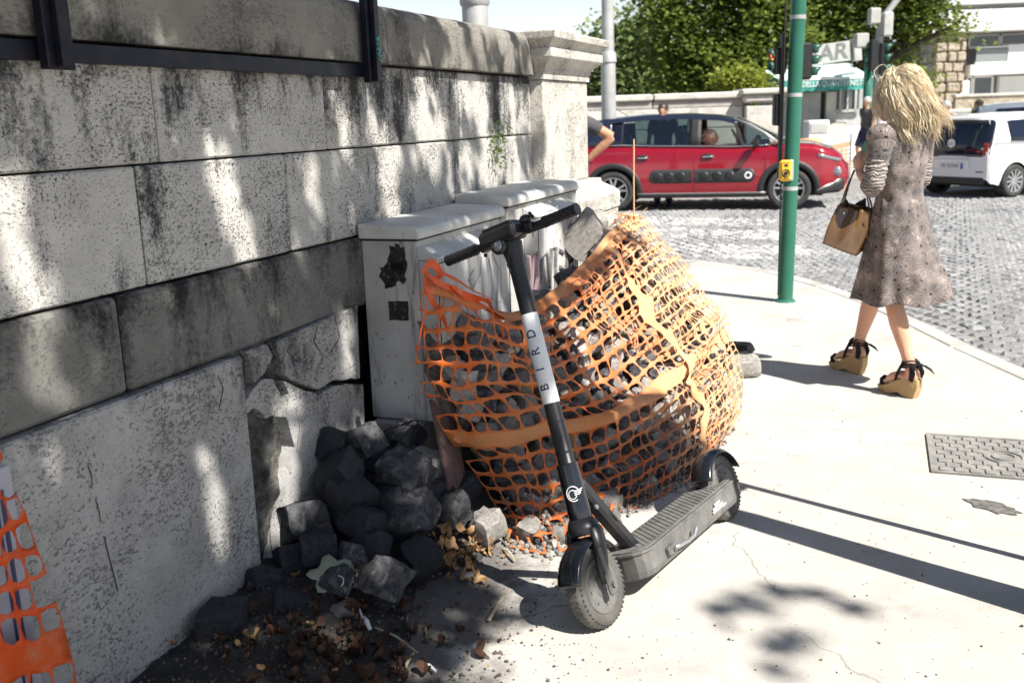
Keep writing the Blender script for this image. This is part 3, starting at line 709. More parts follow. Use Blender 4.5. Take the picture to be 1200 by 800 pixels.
# conduit & card hooks: small brown leaves on the hood are left to the dust
# ------------------------------------------------------------------ orange net over a heap of cobbles
def cat(P, t):                                   # Catmull-Rom through P, t in 0..1
    n = len(P)-1; x = min(max(t, 0), 1)*n; i = min(int(x), n-1); f = x-i
    p1, p2 = P[i], P[i+1]; p0 = P[i-1] if i > 0 else p1*2-p2; p3 = P[i+2] if i+2 <= n else p2*2-p1
    return .5*((2*p1)+(-p0+p2)*f+(2*p0-5*p1+4*p2-p3)*f*f+(-p0+3*p1-3*p2+p3)*f*f*f)
q = WWO
TOP = [q(496,322,.345), q(520,333,.36), q(552,348,.40), q(600,366,.47), q(650,338,.52), q(690,300,.54), q(718,268,.56), q(746,250,.60)]
RIGHT = [q(746,250,.60), q(775,285,.74), q(812,330,.92), q(846,375,1.06), q(861,410,1.15), q(863,450,1.20), G(857,497,.01)]
LEFT = [q(496,322,.345), q(491,380,.35), q(489,440,.36), q(515,497,.40), q(548,545,.46), q(580,590,.56), G(600,640,.012)]
BOT = [G(600,640,.012), G(650,648,.008), G(700,622,.01), G(745,594,.01), G(790,572,.01), G(828,545,.01), G(857,497,.01)]
def NS(u, v, wr=1.0):
    t, b_, l, r = cat(TOP, u), cat(BOT, u), cat(LEFT, v), cat(RIGHT, v)
    p = t*(1-v)+b_*v+l*(1-u)+r*u-(TOP[0]*(1-u)*(1-v)+TOP[-1]*u*(1-v)+BOT[0]*(1-u)*v+BOT[-1]*u*v)
    bl = math.sin(math.pi*min(max(v,0),1))*math.sin(math.pi*min(max(u,0),1)**.8)
    out = Vector((WN[0], WN[1], .55)); p += out*(.055*bl)
    if wr:
        e = min(1, 8*min(u+.04, 1-u+.04, v+.04, 1.02-v))
        w_ = .036*mnoise.noise(Vector((u*5, v*4, 2)))+.028*mnoise.noise(Vector((u*13, v*9, 7)))+.016*math.sin(9*(u*1.3-v)+2*math.sin(4*u))*(.3+u)+.012*mnoise.noise(Vector((u*30, v*20, 5)))
        for (c0, c1, wd_3, am) in ((.10,.55,.035,.030),(.42,.30,.030,-.026),(.62,-.25,.03,.026),(.85,-.5,.04,-.03),(.30,.9,.03,.022)): w_ += am*math.exp(-((v-c0-c1*(u-.3)+.05*math.sin(6*u))/wd_3)**2)
        p += out.normalized()*w_*e*wr
        p += Vector((WD[0], WD[1], 0))*((.030*mnoise.noise(Vector((u*6, v*7, 11)))+.014*mnoise.noise(Vector((u*22, v*22, 15))))*e*wr)
        p.z += .022*mnoise.noise(Vector((u*11, v*8, 33)))*e*wr
    p.z = max(p.z, .007)
    return p
def net_mesh(fn, nu, nv, solid_rows=(), solid_cols=(), skip=None, hole=(.40,.36), jit=.0):
    """cells of a safety net: a rounded hole in each cell, solid bands where asked"""
    mb = MB(); vi = {}
    def V(key, u, v):
        if key not in vi: vi[key] = len(mb.v); mb.v.append(tuple(fn(u, v)))
        return vi[key]
    for j in range(nv):
        for i in range(nu):
            if skip and skip(i, j): continue
            C = [V((2*i, 2*j), i/nu, j/nv), V((2*i+1, 2*j), (i+.5)/nu, j/nv), V((2*i+2, 2*j), (i+1)/nu, j/nv), V((2*i+2, 2*j+1), (i+1)/nu, (j+.5)/nv),
                 V((2*i+2, 2*j+2), (i+1)/nu, (j+1)/nv), V((2*i+1, 2*j+2), (i+.5)/nu, (j+1)/nv), V((2*i, 2*j+2), i/nu, (j+1)/nv), V((2*i, 2*j+1), i/nu, (j+.5)/nv)]
            sol = j in solid_rows or i in solid_cols
            if sol: mb.f.append(tuple(C)); mb.m.append(1); mb.sm.append(True); continue
            hu, hv = hole; H = []
            for k, (a, b_) in enumerate(((-1,-1),(0,-1),(1,-1),(1,0),(1,1),(0,1),(-1,1),(-1,0))):
                if a and b_: a_, c_ = a*.80, b_*.80
                else: a_, c_ = a, b_
                H.append(V(('h', i, j, k), (i+.5+a_*hu)/nu, (j+.5+c_*hv)/nv))
            for k in range(8):
                mb.f.append((C[k], C[(k+1) % 8], H[(k+1) % 8], H[k])); mb.m.append(0); mb.sm.append(True)
    return mb
NU, NV = 29, 17
bands = (0, 9)
uw = lambda t: t*(1.38-.38*t)
torn = lambda i, j: (i == 0 and j in (2,3,5,7,10)) or (j == 16 and i % 7 == 3) or (i == 1 and j == 7)
# u is stretched so that cells stay about 5 cm across
net = empty('safety_net', W(0,0,0), 0, 'orange plastic safety net draped over the cobble heap behind the scooter', 'safety net')
mb = net_mesh(lambda u, v: NS(uw(u), v)-W(0,0,0), NU, NV, bands, (), torn, (.472,.42))
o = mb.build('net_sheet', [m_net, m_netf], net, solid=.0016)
# knot and torn shreds at the cabinet corner, crumpled end at the stake
def ribbon(mb, pts, w_, tw=0):
    pts = [Vector(p) for p in pts]; vs = []; n_ = 12
    for i in range(n_+1):
        p = cat(pts, i/n_); t = (cat(pts, min(1, i/n_+.02))-cat(pts, max(0, i/n_-.02))).normalized()
        s_ = t.cross(Vector((WN[0], WN[1], .2))).normalized(); s_ = Matrix.Rotation(tw*i/n_, 3, t) @ s_
        ww = w_*(.35+.65*math.sin(math.pi*min(1, i/n_+.12))); vs += [p-s_*ww, p+s_*ww]
    mb.add(vs, [(2*i, 2*i+1, 2*i+3, 2*i+2) for i in range(n_)])
O0 = W(0,0,0); mb = MB(); mb.csm = True
for pts, w_, tw in (([q(497,316,.35), q(512,330,.38), q(540,342,.40), q(575,352,.45)], .012, .6), ([q(508,315,.36), q(535,328,.39), q(560,343,.42), q(598,358,.47)], .010, -1),
                    ([q(497,318,.35), q(503,345,.36), q(519,372,.37), q(524,388,.38)], .013, 1.2), ([q(530,335,.40), q(552,350,.42), q(570,352,.44), q(580,368,.45)], .014, 2),
                    ([q(495,320,.35), q(505,308,.36), q(516,322,.37), q(500,335,.37)], .016, 1), ([q(540,340,.4), q(570,362,.44), q(592,374,.46), q(610,372,.48)], .008, 0),
                    ([q(506,335,.36), q(498,365,.36), q(492,395,.36), q(486,430,.36)], .005, 0), ([q(560,352,.43), q(582,372,.46), q(590,392,.48), q(583,400,.48)], .008, 1)):
    ribbon(mb, [p-O0 for p in pts], w_, tw)
mb.build('torn_shred', m_net2, net, kind='stuff')
mb = MB(); mb.csm = True
for k in range(14):
    a = q(735+random.uniform(-14,14), 250+random.uniform(-3,18), .60); 
    ribbon(mb, [a-O0, a+Vector((random.uniform(-.05,.05), random.uniform(-.05,.05), random.uniform(-.02,.05)))-O0, a+Vector((random.uniform(-.08,.08), 0, random.uniform(-.06,.05)))-O0], random.uniform(.003,.010), random.uniform(-2,2))
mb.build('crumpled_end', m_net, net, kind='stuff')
# second layer: the far length of net folded over on the right, with its pale solid edge
def FS(u, v):
    p = NS(.60+.40*u, .02+.93*v, 1)
    out = Vector((WN[0], WN[1], .4)).normalized()
    return p+out*(.024+.022*mnoise.noise(Vector((u*7, v*9, 20)))+.012*mnoise.noise(Vector((u*19, v*27, 22))))+Vector((WD[0],WD[1],0))*(.03*mnoise.noise(Vector((u*3, v*14, 30)))+.018*mnoise.noise(Vector((u*13, v*23, 30))))
n2 = empty('safety_net', W(0,0,0), 0, 'second crumpled layer of orange safety net folded over the right side of the cobble heap', 'safety net')
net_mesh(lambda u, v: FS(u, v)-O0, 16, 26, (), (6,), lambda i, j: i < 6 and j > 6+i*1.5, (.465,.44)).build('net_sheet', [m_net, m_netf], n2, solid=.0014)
# stake
st = empty('net_stake', q(743,258,.62), 0, 'thin rusty orange rod standing upright at the top of the net', 'stake')
zt = AY(743, 163, q(743,258,.62).y); MB().tube([(0,0,-.25),(0,0,.2),(.002,0,zt.z-q(743,258,.62).z)], .0042, 6).build('rod', m_netf, st)
MB().tube([(0,0,.005),(.001,0,.02)], .007, 6).build('tie', m_net2, st)
# ------------------------------------------------------------------ cobbles
def rock_mesh(name, seed, mat, sz=(1,1,1), rough=.13, sph=.25, n=4):
    r = random.Random(seed); bm = bmesh.new(); bmesh.ops.create_cube(bm, size=1)
    bmesh.ops.subdivide_edges(bm, edges=bm.edges[:], cuts=n-1, use_grid_fill=True)
    cuts = []
    for k in range(5):
        d = Vector((r.uniform(-1,1), r.uniform(-1,1), r.uniform(-1,1))).normalized(); cuts.append((d, r.uniform(.50,.64)))
    for v in bm.verts:
        p = v.co.copy(); p = p.lerp(p.normalized()*.56, sph)
        for d, t in cuts:
            e = p.dot(d)-t
            if e > 0: p -= d*e
        p += p.normalized()*(rough*mnoise.noise(p*2.1+Vector((seed*3.7, 0, 0)))+rough*.4*mnoise.noise(p*6+Vector((seed, 5, 0))))
        v.co = Vector((p.x*sz[0], p.y*sz[1], p.z*sz[2]))
    me = bpy.data.meshes.new(name); bm.to_mesh(me); bm.free(); me.materials.append(mat)
    me.polygons.foreach_set('use_smooth', [True]*len(me.polygons))
    try: me.set_sharp_from_angle(angle=rad(28))
    except Exception: pass
    return me
R1 = [rock_mesh('cobble_rock', i, m_rock, (1, random.uniform(.75,1), random.uniform(.75,1.1)), .12, .10) for i in range(9)]
R2 = [rock_mesh('cobble_pale', 20+i, m_rockp, (1, random.uniform(.8,1), random.uniform(.75,1.1)), .14, .14) for i in range(8)]
R3 = [rock_mesh('cobble_dark', 40+i, m_rockb, (1, random.uniform(.85,1), random.uniform(.8,1.1)), .09, .10) for i in range(5)]
def rnd_rot(): return (random.uniform(0,6.28), random.uniform(0,6.28), random.uniform(0,6.28))
# fill of the heap: one dark mass 14 cm below the net, added to block light
def FN(u, v):
    p = NS(.16+.83*u, .10+.90*v, 0); c = Vector((*(P0+WD*(SO(p)[0])+WN*.30)[:2], 0))
    d = (p-c); p = p-Vector((WN[0], WN[1], .3)).normalized()*min(.15, .15*p.z*3+.04)
    p += Vector((WN[0],WN[1],.5))*.03*mnoise.noise(p*9); p.z = max(p.z, -.01); return p
mb = MB().grid(FN, 40, 30)
o = mb.build('rubble_fill', m_fill); tag(o, 'dark core mass added inside the heap under the orange net to block light', 'rubble', kind='stuff')
def zone(u, v):
    a = 'left' if u < .42 else ('middle' if u < .70 else 'right'); b_ = 'top' if v < .34 else ('waist' if v < .67 else 'foot')
    return a, b_
cnt = 0; taken = []
tries = [(u_, v_) for u_ in np.linspace(.19, .99, 25) for v_ in np.linspace(.05, .98, 17)]
random.shuffle(tries)
for (u_, v_) in tries:
    u_ += random.uniform(-.02,.02); v_ += random.uniform(-.03,.03)
    if u_ < .33 and v_ < .33-u_*.35: continue      # the net hangs free of the heap here
    p = NS(u_, v_, 0); sz = random.choice((.07,.085,.095,.11))*random.uniform(.9,1.1)
    if v_ > .88 and random.random() < .5: sz *= .5
    nn = Vector((WN[0], WN[1], .6)).normalized(); p = p-nn*(sz*.66+.052)
    p.z = max(p.z, sz*.42)
    if any((p-t_[0]).length < (sz+t_[1])*.40 for t_ in taken): continue
    if cnt >= 270: break
    taken.append((p, sz)); cnt += 1
    o = link_mesh('cobble', random.choice(R2+R2+R1[:4]), None, p, rnd_rot(), sz)
    za_, zb2 = zone(u_, v_)
    where = {'top': 'near its top edge', 'waist': 'behind its solid band', 'foot': 'near its foot'}[zb2]
    tag(o, 'dusty cobble under the orange net '+where+', '+za_+' part', 'cobble', 'cobbles under the net, '+zb2+' '+za_)
# small chippings at the foot of the net
mb = MB()
for k in range(900):
    u_ = random.uniform(.0,1); v_ = 1-abs(random.gauss(0,.10)); p = NS(u_, v_, 0)+Vector((random.gauss(0,.02), random.gauss(-.01,.02), 0)); s_ = random.uniform(.006,.022)
    p.z = max(s_*.3, p.z-.03)
    mb.box(p, (s_, s_*random.uniform(.6,1), s_*random.uniform(.5,1)), rot=rnd_rot(), bev=s_*.2)
o = mb.build('chippings', m_rockp); tag(o, 'pale stone chippings scattered along the foot of the orange net', 'rubble', kind='stuff')
# stones at the pillar, beside and beyond the net
def stone(px, py, o_, size, mesh, label, grp=None, rot=None, nm='cobble', sc=(1,1,1), minz=True, p=None):
    s_, oo, z = WO(px, py, o_); p = p or W(s_, oo, z); sz = size*(p-Vector((0,0,CH))).length/FPX
    if minz: p.z = max(p.z, sz*.40)
    o = link_mesh(nm, mesh, None, p, rot or rnd_rot(), [sz*k for k in sc]); tag(o, label, 'stone', grp); return o
stone(683, 275, .42, 40, R2[0], 'large pale broken stone leaning on the pillar base above the net', sc=(.8,.9,1.15))
stone(700, 262, .40, 26, R2[3], 'small pale stone on top of the heap beside the pillar base')
stone(686, 296, .43, 22, R2[5], 'brownish pale stone wedged between pillar base and net')
stone(664, 334, .46, 16, R2[2], 'small pale stone just below the graffiti letters')
for i, (x, y, s_, m_, lb, sc) in enumerate(((866,431,34,R2[1],'squared pale cobble lying on the pavement right of the net',(1.1,1,.8)), (868,409,22,R3[1],'dark brown squared block behind the pale cobble right of the net',(1,1.2,.7)),
        (858,456,24,R2[4],'pale cobble with a chipped face below the squared one, right of the net',(1,1,1)))):
    p = G(x, y+s_*.3); p.z = s_*.38*p.length/FPX; o = link_mesh('cobble', m_, None, p, (0,0,rad(20+i*31)), [k*s_*1.05*p.length/FPX for k in sc]); tag(o, lb, 'stone')
# ------------------------------------------------------------------ dark rubble at the foot of the wall
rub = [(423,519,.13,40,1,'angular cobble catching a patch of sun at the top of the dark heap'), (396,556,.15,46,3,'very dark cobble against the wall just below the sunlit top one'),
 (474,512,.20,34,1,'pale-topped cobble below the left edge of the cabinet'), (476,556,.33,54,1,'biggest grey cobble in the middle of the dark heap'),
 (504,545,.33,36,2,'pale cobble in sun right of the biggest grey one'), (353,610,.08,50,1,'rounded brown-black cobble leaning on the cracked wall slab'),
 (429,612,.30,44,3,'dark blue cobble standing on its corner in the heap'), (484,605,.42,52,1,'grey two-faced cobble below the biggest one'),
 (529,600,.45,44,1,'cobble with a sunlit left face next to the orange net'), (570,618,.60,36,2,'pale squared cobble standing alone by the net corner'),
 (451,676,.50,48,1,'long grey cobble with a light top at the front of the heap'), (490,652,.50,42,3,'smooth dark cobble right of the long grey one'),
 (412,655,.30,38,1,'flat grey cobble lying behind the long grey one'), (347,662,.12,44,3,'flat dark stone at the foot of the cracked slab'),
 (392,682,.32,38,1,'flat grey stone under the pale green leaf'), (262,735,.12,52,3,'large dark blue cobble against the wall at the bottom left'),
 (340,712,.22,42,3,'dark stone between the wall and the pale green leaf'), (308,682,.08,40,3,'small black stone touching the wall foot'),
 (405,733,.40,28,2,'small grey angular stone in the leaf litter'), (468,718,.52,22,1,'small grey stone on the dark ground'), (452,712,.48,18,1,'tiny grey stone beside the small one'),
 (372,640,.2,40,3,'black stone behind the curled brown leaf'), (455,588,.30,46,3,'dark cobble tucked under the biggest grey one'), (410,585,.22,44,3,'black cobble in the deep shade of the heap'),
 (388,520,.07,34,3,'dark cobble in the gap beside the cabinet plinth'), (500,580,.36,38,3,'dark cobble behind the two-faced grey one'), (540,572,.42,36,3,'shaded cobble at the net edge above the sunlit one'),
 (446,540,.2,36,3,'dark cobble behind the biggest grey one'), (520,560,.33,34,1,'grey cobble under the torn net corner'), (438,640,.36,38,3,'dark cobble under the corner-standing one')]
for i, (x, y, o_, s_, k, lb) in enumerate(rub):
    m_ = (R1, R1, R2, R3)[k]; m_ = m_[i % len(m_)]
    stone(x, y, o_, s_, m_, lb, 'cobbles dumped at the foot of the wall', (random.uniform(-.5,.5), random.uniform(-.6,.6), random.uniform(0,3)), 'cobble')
# dirt mound carrying them
def mound(u, v):
    s_ = -.6+u*3.0; oo = .02+v*1.0
    hmax = .05+.26*math.exp(-((s_-1.45)/.45)**2)+.05*math.exp(-((s_-.6)/.4)**2)
    z = hmax*max(0, 1-(oo/(.62+.16*mnoise.noise(Vector((s_*2,0,0)))))**1.6)-.004
    z += (.014*mnoise.noise(Vector((s_*9, oo*9, 0)))+.008*mnoise.noise(Vector((s_*24, oo*24, 0))))*(1 if z > 0 else .0)
    if oo > .9 or u <= 0: z = -.02
    return W(s_, oo, z)
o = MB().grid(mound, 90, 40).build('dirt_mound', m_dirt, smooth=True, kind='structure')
MB().box((0,0,0), (.012,.17,.42), bev=.002).build('x', m_board) if False else None
bd_ = empty('leaning_board', q(527,525,.40), 0, 'reddish brown weathered board leaning on the cabinet behind the net edge', 'board')
MB().box((0,0,0), (.16,.016,.40), rot=(rad(-14),rad(10),WROT), bev=.003).build('plank', m_board, bd_)
# ------------------------------------------------------------------ second net at the lower left, with a striped barrier board behind
def LS(u, v):
    # hangs in front of the wall, torn right edge
    px = -70+160*u*(1-.72*max(0, 1-v*1.0)**1.3*(1 if u > 0 else 1)); py = 500+v*330-28*u*(1)+10*math.sin(3*u)
    return WWO(px, py, .16+.05*mnoise.noise(Vector((u*4, v*6, 3)))+.02*v)+Vector((0,0,.02*mnoise.noise(Vector((u*7, v*9, 8)))))
lo_ = LS(0,1); lo_.z = 0
n3 = empty('safety_net', lo_, 0, 'torn red-orange net hanging in front of the wall at the left edge', 'safety net')
net_mesh(lambda u, v: LS(u, v)-lo_, 6, 10, (8,), (), lambda i, j: (i == 5 and j in (2,6)), (.475,.40)).build('net_sheet', [m_net2, m_net2], n3, solid=.0016)
s0_, _, z0_ = WO(18, 700, .09)
bb = empty('striped_board', W(s0_-.115, .09, 0), WROT, 'white barrier board with thin blue stripes behind the torn net at the left edge', 'board')
m_bs = M('stripe_board', (.42,.42,.47), (.34,.34,.38), 5, bump=.05); m_bl = glossy('stripe_blue', (.03,.03,.10), .5)
MB().box((.0,0,.40), (.30,.012,.80), bev=.003).build('panel', m_bs, bb)
for k, x in enumerate((.135,.118,.075,.066,.04)): MB().box((x-.02,-.0075,.40), (.006 if k % 2 else .010,.002,.70)).build('stripe', m_bl, bb)
# ------------------------------------------------------------------ kick scooter leaning on the net
fc, rc = G(713, 732), G(855, 607)
hd = (fc-rc); hd.z = 0; hd.normalize(); LEAN = rad(20)
sc_ = empty('kick_scooter', fc, 0, 'black electric kick scooter with a white banded stem leaning on the orange net', 'scooter')
sc_.rotation_euler = (LEAN, 0, math.atan2(hd.y, hd.x))
RYX = Matrix.Rotation(rad(90), 4, 'X')          # lathe axis z -> -y
WR, WB = .127, (fc-rc).length
def wheel(x, nm):
    T = Matrix.Translation((x, 0, WR)) @ RYX
    prof = [(WR-.042,-.020),(WR-.028,-.027),(WR-.014,-.027),(WR-.004,-.018),(WR,-.008),(WR,.008),(WR-.004,.018),(WR-.014,.027),(WR-.028,.027),(WR-.042,.020),(WR-.042,-.020)]
    w_ = MB().lathe(prof, 48, T).build(nm, m_rubber, sc_, smooth=True)
    mb = MB()
    for k in range(44):
        a = 2*math.pi*k/44
        for sg in (-1, 1):
            a2 = a+(.07 if sg > 0 else 0)
            for (r_, y_, wd_2, ln) in ((WR-.0035, .0085, .006, .012), (WR-.0135, .0228, .007, .013)):
                m2 = T @ Matrix.Rotation(a2, 4, 'Z') @ Matrix.Translation((r_, 0, sg*y_)) @ Matrix.Rotation(sg*.5, 4, 'X')
                mb.box((0,0,0), (.007, .0095, ln)) if False else mb.add([(x2*.0035, y2*.0042, z2*ln/2) for x2 in (-1,1) for y2 in (-1,1) for z2 in (-1,1)], [(0,1,3,2),(4,6,7,5),(0,4,5,1),(2,3,7,6),(0,2,6,4),(1,5,7,3)], m2)
    mb.build('tread', m_rubber, w_)
    for sg in (-1, 1):
        mb = MB().lathe([(.001,.023),(.03,.024),(.034,.021),(.070,.021),(.076,.024),(.084,.024),(.087,.019)], 36, Matrix.Translation((x,0,WR)) @ Matrix.Rotation(rad(90)*(-sg), 4, 'X'))
        for k in range(8):
            a = 2*math.pi*k/8; mb.box((x+.058*math.cos(a), sg*.0225, WR+.058*math.sin(a)), (.007,.004,.007))
        mb.build('rim', m_dusty, w_, smooth=False)
    return w_
wheel(0, 'front_wheel'); wheel(-WB, 'rear_wheel')
RK = rad(7); AX = Vector((-math.sin(RK), 0, math.cos(RK)))
def st_(z, x=0, y=0):                            # point on the steering axis at height z
    z = z if z < .34 else .34+(z-.34)*1.14
    return Vector((-.012-(z-WR)*math.tan(RK)+x, y, z))
def arcfender(x, r0, a0, a1, w_, name, mat, par, th=.004):
    mb = MB()
    def fn(u, v):
        a = a0+(a1-a0)*u; t = (v-.5)*2; rr = r0-.016*abs(t)**3
        return (x+rr*math.cos(a), t*w_/2, WR+rr*math.sin(a))
    mb.grid(fn, 24, 10); o = mb.build(name, mat, par, smooth=True, solid=th); return o
arcfender(0, .150, rad(20), rad(152), .086, 'front_fender', m_blackg, sc_)
# fork: crown and two legs down to the axle
mb = MB(); mb.csm = True
mb.tube([st_(.285), st_(.31), st_(.335)], [.054,.050,.038], 18)
for sg in (-1, 1):
    mb.tube([st_(.31, .0, sg*.020), st_(.295, .0, sg*.044), st_(.255, .004, sg*.050), Vector((.002, sg*.048, WR+.055)), Vector((0, sg*.046, WR+.01))], [.030,.030,.028,.025,.022], 12, flat=.55, up=(0,1,0))
mb.build('fork', m_black, sc_)
for sg in (-1, 1):
    mb = MB()
    mb.box((.0, sg*.058, WR+.005), (.034,.016,.075), bev=.006); mb.tube([(0,sg*.060,WR),(0,sg*.074,WR)], .010, 6)
    mb.box((.004, sg*.060, WR+.075), (.020,.010,.09), bev=.004)
    mb.build('axle_cover', m_dusty, sc_)
# neck with the winged ring
o = MB().tube([st_(.315), st_(.33), st_(.36), st_(.47), st_(.485), st_(.487)], [.030,.037,.0375,.0345,.034,.028], 24).build('neck', m_blackg, sc_); wn(o)
def on_stem(z, ang, r): # a frame on the tube surface
    c = st_(z); d = Vector((math.cos(ang), math.sin(ang), 0)); d = (d-AX*d.dot(AX)).normalized(); return c+d*r, d
LA = rad(28)                                    # the printed side faces the viewer's right
def wrap(pts2, zc, r):                           # 2-D drawing wrapped on the stem
    P = []
    for x, y in pts2: p, d = on_stem(zc+y, LA+x/r, r+.0012); P.append(p)
    return P
mb = MB(); R0_ = .020
mb.tube(wrap([(R0_*math.cos(a), R0_*math.sin(a)) for a in [math.radians(15+d) for d in range(0, 300, 15)]], .405, .036), .0015, 5)
mb.tube(wrap([(.012*math.cos(a)-.002, .012*math.sin(a)-.002) for a in [math.radians(40+d) for d in range(0, 320, 20)]], .405, .036), .0013, 5)
for k in range(3): mb.tube(wrap([(.004, .006-k*.005), (.02, .007-k*.005), (.034-k*.005, .010-k*.005)], .405, .036), .0014, 5)
mb.build('ring_logo', m_white, sc_)
# stem tube: black, white wrap, black
wn(MB().tube([st_(.486), st_(.49), st_(.66)], [.029,.0265,.0262], 22).build('stem_tube', m_black, sc_))
wn(MB().tube([st_(.655), st_(.657), st_(.905), st_(.907)], [.026,.0272,.0272,.026], 26).build('white_band', m_wstem, sc_))
wn(MB().tube([st_(.905), st_(1.02), st_(1.055), st_(1.085), st_(1.11)], [.0262,.0262,.028,.033,.036], 22).build('stem_tube', m_black, sc_))
for z, w_ in ((.515,.006),(.60,.004)): MB().tube([st_(z), st_(z+w_)], [.0285]*2, 22).build('stem_ring', m_black, sc_)
for k, ch in enumerate('BIRD'):
    p, d = on_stem(.700+k*.050, rad(18), .0272); R = Matrix.Identity(3)
    zz = d; xx = AX.copy(); yy = zz.cross(xx)
    Rm = Matrix((xx, yy, zz)).transposed()
    text('stem_letter', ch, .040, m_navy, sc_, p-d*.0008, Rm, .0012)
# head with display, headlight, bell
HZ = 1.13; hc = st_(HZ)
HR = Matrix.Rotation(-RK, 3, 'Y')
mb = MB(); mb.box(hc+Vector((.012,-.015,.008)), (.085,.15,.052), rot=HR, bev=.012); mb.box(hc+Vector((.0,-.015,.036)), (.075,.12,.012), rot=HR, bev=.004); mb.build('head_housing', m_black, sc_, bevel=.002)
MB().box(hc+Vector((-.004,-.015,.0435)), (.045,.085,.003), rot=HR).build('display', m_dark, sc_)
T = Matrix.Translation(hc+Vector((.050,-.018,-.020))) @ Matrix.Rotation(rad(90-14), 4, 'Y')
mb = MB().lathe([(.001,-.02),(.026,-.02),(.029,-.004),(.026,.006),(.0215,.007),(.020,.004)], 24, T); hl = mb.build('headlight', m_black, sc_, smooth=True)
mb = MB().lathe([(.0195,.0035),(.017,.006),(.001,.007)], 20, T); mb.build('lens', m_lens, hl, smooth=True)
mb = MB()
for k in range(5): a = k*1.257; mb.box(T @ Vector((.009*math.cos(a), .009*math.sin(a), .0072)), (.003,.003,.003))
mb.build('lamp_chip', m_silver, hl)
MB().tube([hc+Vector((0,-.265,0)), hc+Vector((0,.265,0))], .0125, 14).build('handlebar', m_black, sc_)
for sg in (-1, 1):
    mb = MB(); N_ = 14; mb.tube([hc+Vector((0, sg*(.142+.128*i/N_), 0)) for i in range(N_+1)], [(.0185 if i % 2 else .0175)+(.0015 if i in (0, N_) else 0) for i in range(N_+1)], 16)
    g_ = mb.build('grip', m_black, sc_)
# brake lever, its clamp, cable; bell; small light lug
mb = MB(); mb.csm = True; mb.tube([hc+Vector((.012,.080,0)), hc+Vector((.04,.10,-.012)), hc+Vector((.055,.14,-.018)), hc+Vector((.052,.185,-.020)), hc+Vector((.045,.215,-.016))], [.008,.007,.0055,.005,.006], 8, flat=.6)
mb.build('brake_lever', m_black, sc_)
MB().box(hc+Vector((.008,.092,0)), (.036,.030,.034), bev=.006).build('lever_clamp', m_black, sc_)
mb = MB(); mb.tube([hc+Vector((.03,.085,-.01)), hc+Vector((.07,.04,-.03)), hc+Vector((.06,.0,-.09)), hc+Vector((.02,.005,-.17))], .0028, 6); mb.build('cable', m_dark, sc_)
mb = MB().ell(hc+Vector((.0,.078,.030)), (.020,.020,.016), 16, 10); mb.box(hc+Vector((.0,.078,.012)), (.012,.03,.03)); mb.box(hc+Vector((.0,.104,.036)), (.010,.010,.026), rot=(.4,0,0), bev=.003); mb.build('bell', m_black, sc_, smooth=False)
mb = MB(); mb.box(hc+Vector((0,-.105,-.006)), (.040,.022,.030), bev=.005); mb.tube([hc+Vector((.01,-.105,-.025)), hc+Vector((.012,-.105,-.035))], .006, 8); mb.build('throttle_clamp', m_black, sc_)
# folding link from the neck to the deck
A_, B_ = st_(.425, -.025), Vector((-.262, 0, .150))
mb = MB(); d = (B_-A_).normalized(); mid = (A_+B_)/2; ang = math.atan2(-(B_-A_).z, (B_-A_).x)
mb.box(mid, ((B_-A_).length, .052, .044), rot=(0, ang, 0), bev=.010); mb.build('folding_link', m_black, sc_)
mb = MB(); mb.box(mid+Vector((-.02,.030,-.005)), (.04,.012,.026), rot=(0, ang, 0), bev=.003); mb.tube([mid+Vector((.07,.024,.052)), mid+Vector((.07,.031,.052))], .008, 6); mb.build('latch', m_dusty, sc_)
# deck
def deckpoly(e=0):
    P = []; x0, x1, w_ = -.180, -.87, .094
    for k in range(9): a = rad(90)-rad(180)*k/8; P.append((x0+(.055+e)*math.cos(a)-.05, (w_+e)*math.copysign(abs(math.sin(a))**.75, math.sin(a))))
    P += [(x1-.06, -(w_+e)*.86), (x1-.07, -(w_*.6)), (x1+.02, -.045), (x1+.02, .045), (x1-.07, w_*.6), (x1-.06, (w_+e)*.86)]
    return P
mb = MB(); P = deckpoly(); n_ = len(P)
rs = [(.066, .80), (.072, .90), (.090, .985), (.140, 1.0), (.146, 1.0)]
vs = []; fs = []
for z, s_ in rs: vs += [(-.52+(x+.52)*(.93+.07*s_), y*s_, z) for x, y in P]
for i in range(len(rs)-1):
    for k in range(n_): fs.append((i*n_+k, i*n_+(k+1) % n_, (i+1)*n_+(k+1) % n_, (i+1)*n_+k))
fs += [tuple(range(n_))[::-1], tuple((len(rs)-1)*n_+k for k in range(n_))]
mb.add(vs, fs); o = mb.build('deck_body', m_dusty, sc_, bevel=.002)
MB().prism(deckpoly(.005), .1465, .157).build('deck_rim', m_dusty, sc_, bevel=.003)
mat_o = MB().prism([(x*.985-.008, y*.90) for x, y in deckpoly()], .1575, .1615).build('deck_mat', m_grip, sc_)
mb = MB()
for i in range(46):
    for j in range(11):
        if (i+j) % 2: continue
        mb.box((-.235-i*.0128, -.066+j*.0132, .163), (.0085,.0085,.0035), bev=.001)
mb.build('mat_stud', m_grip, mat_o, kind='stuff')
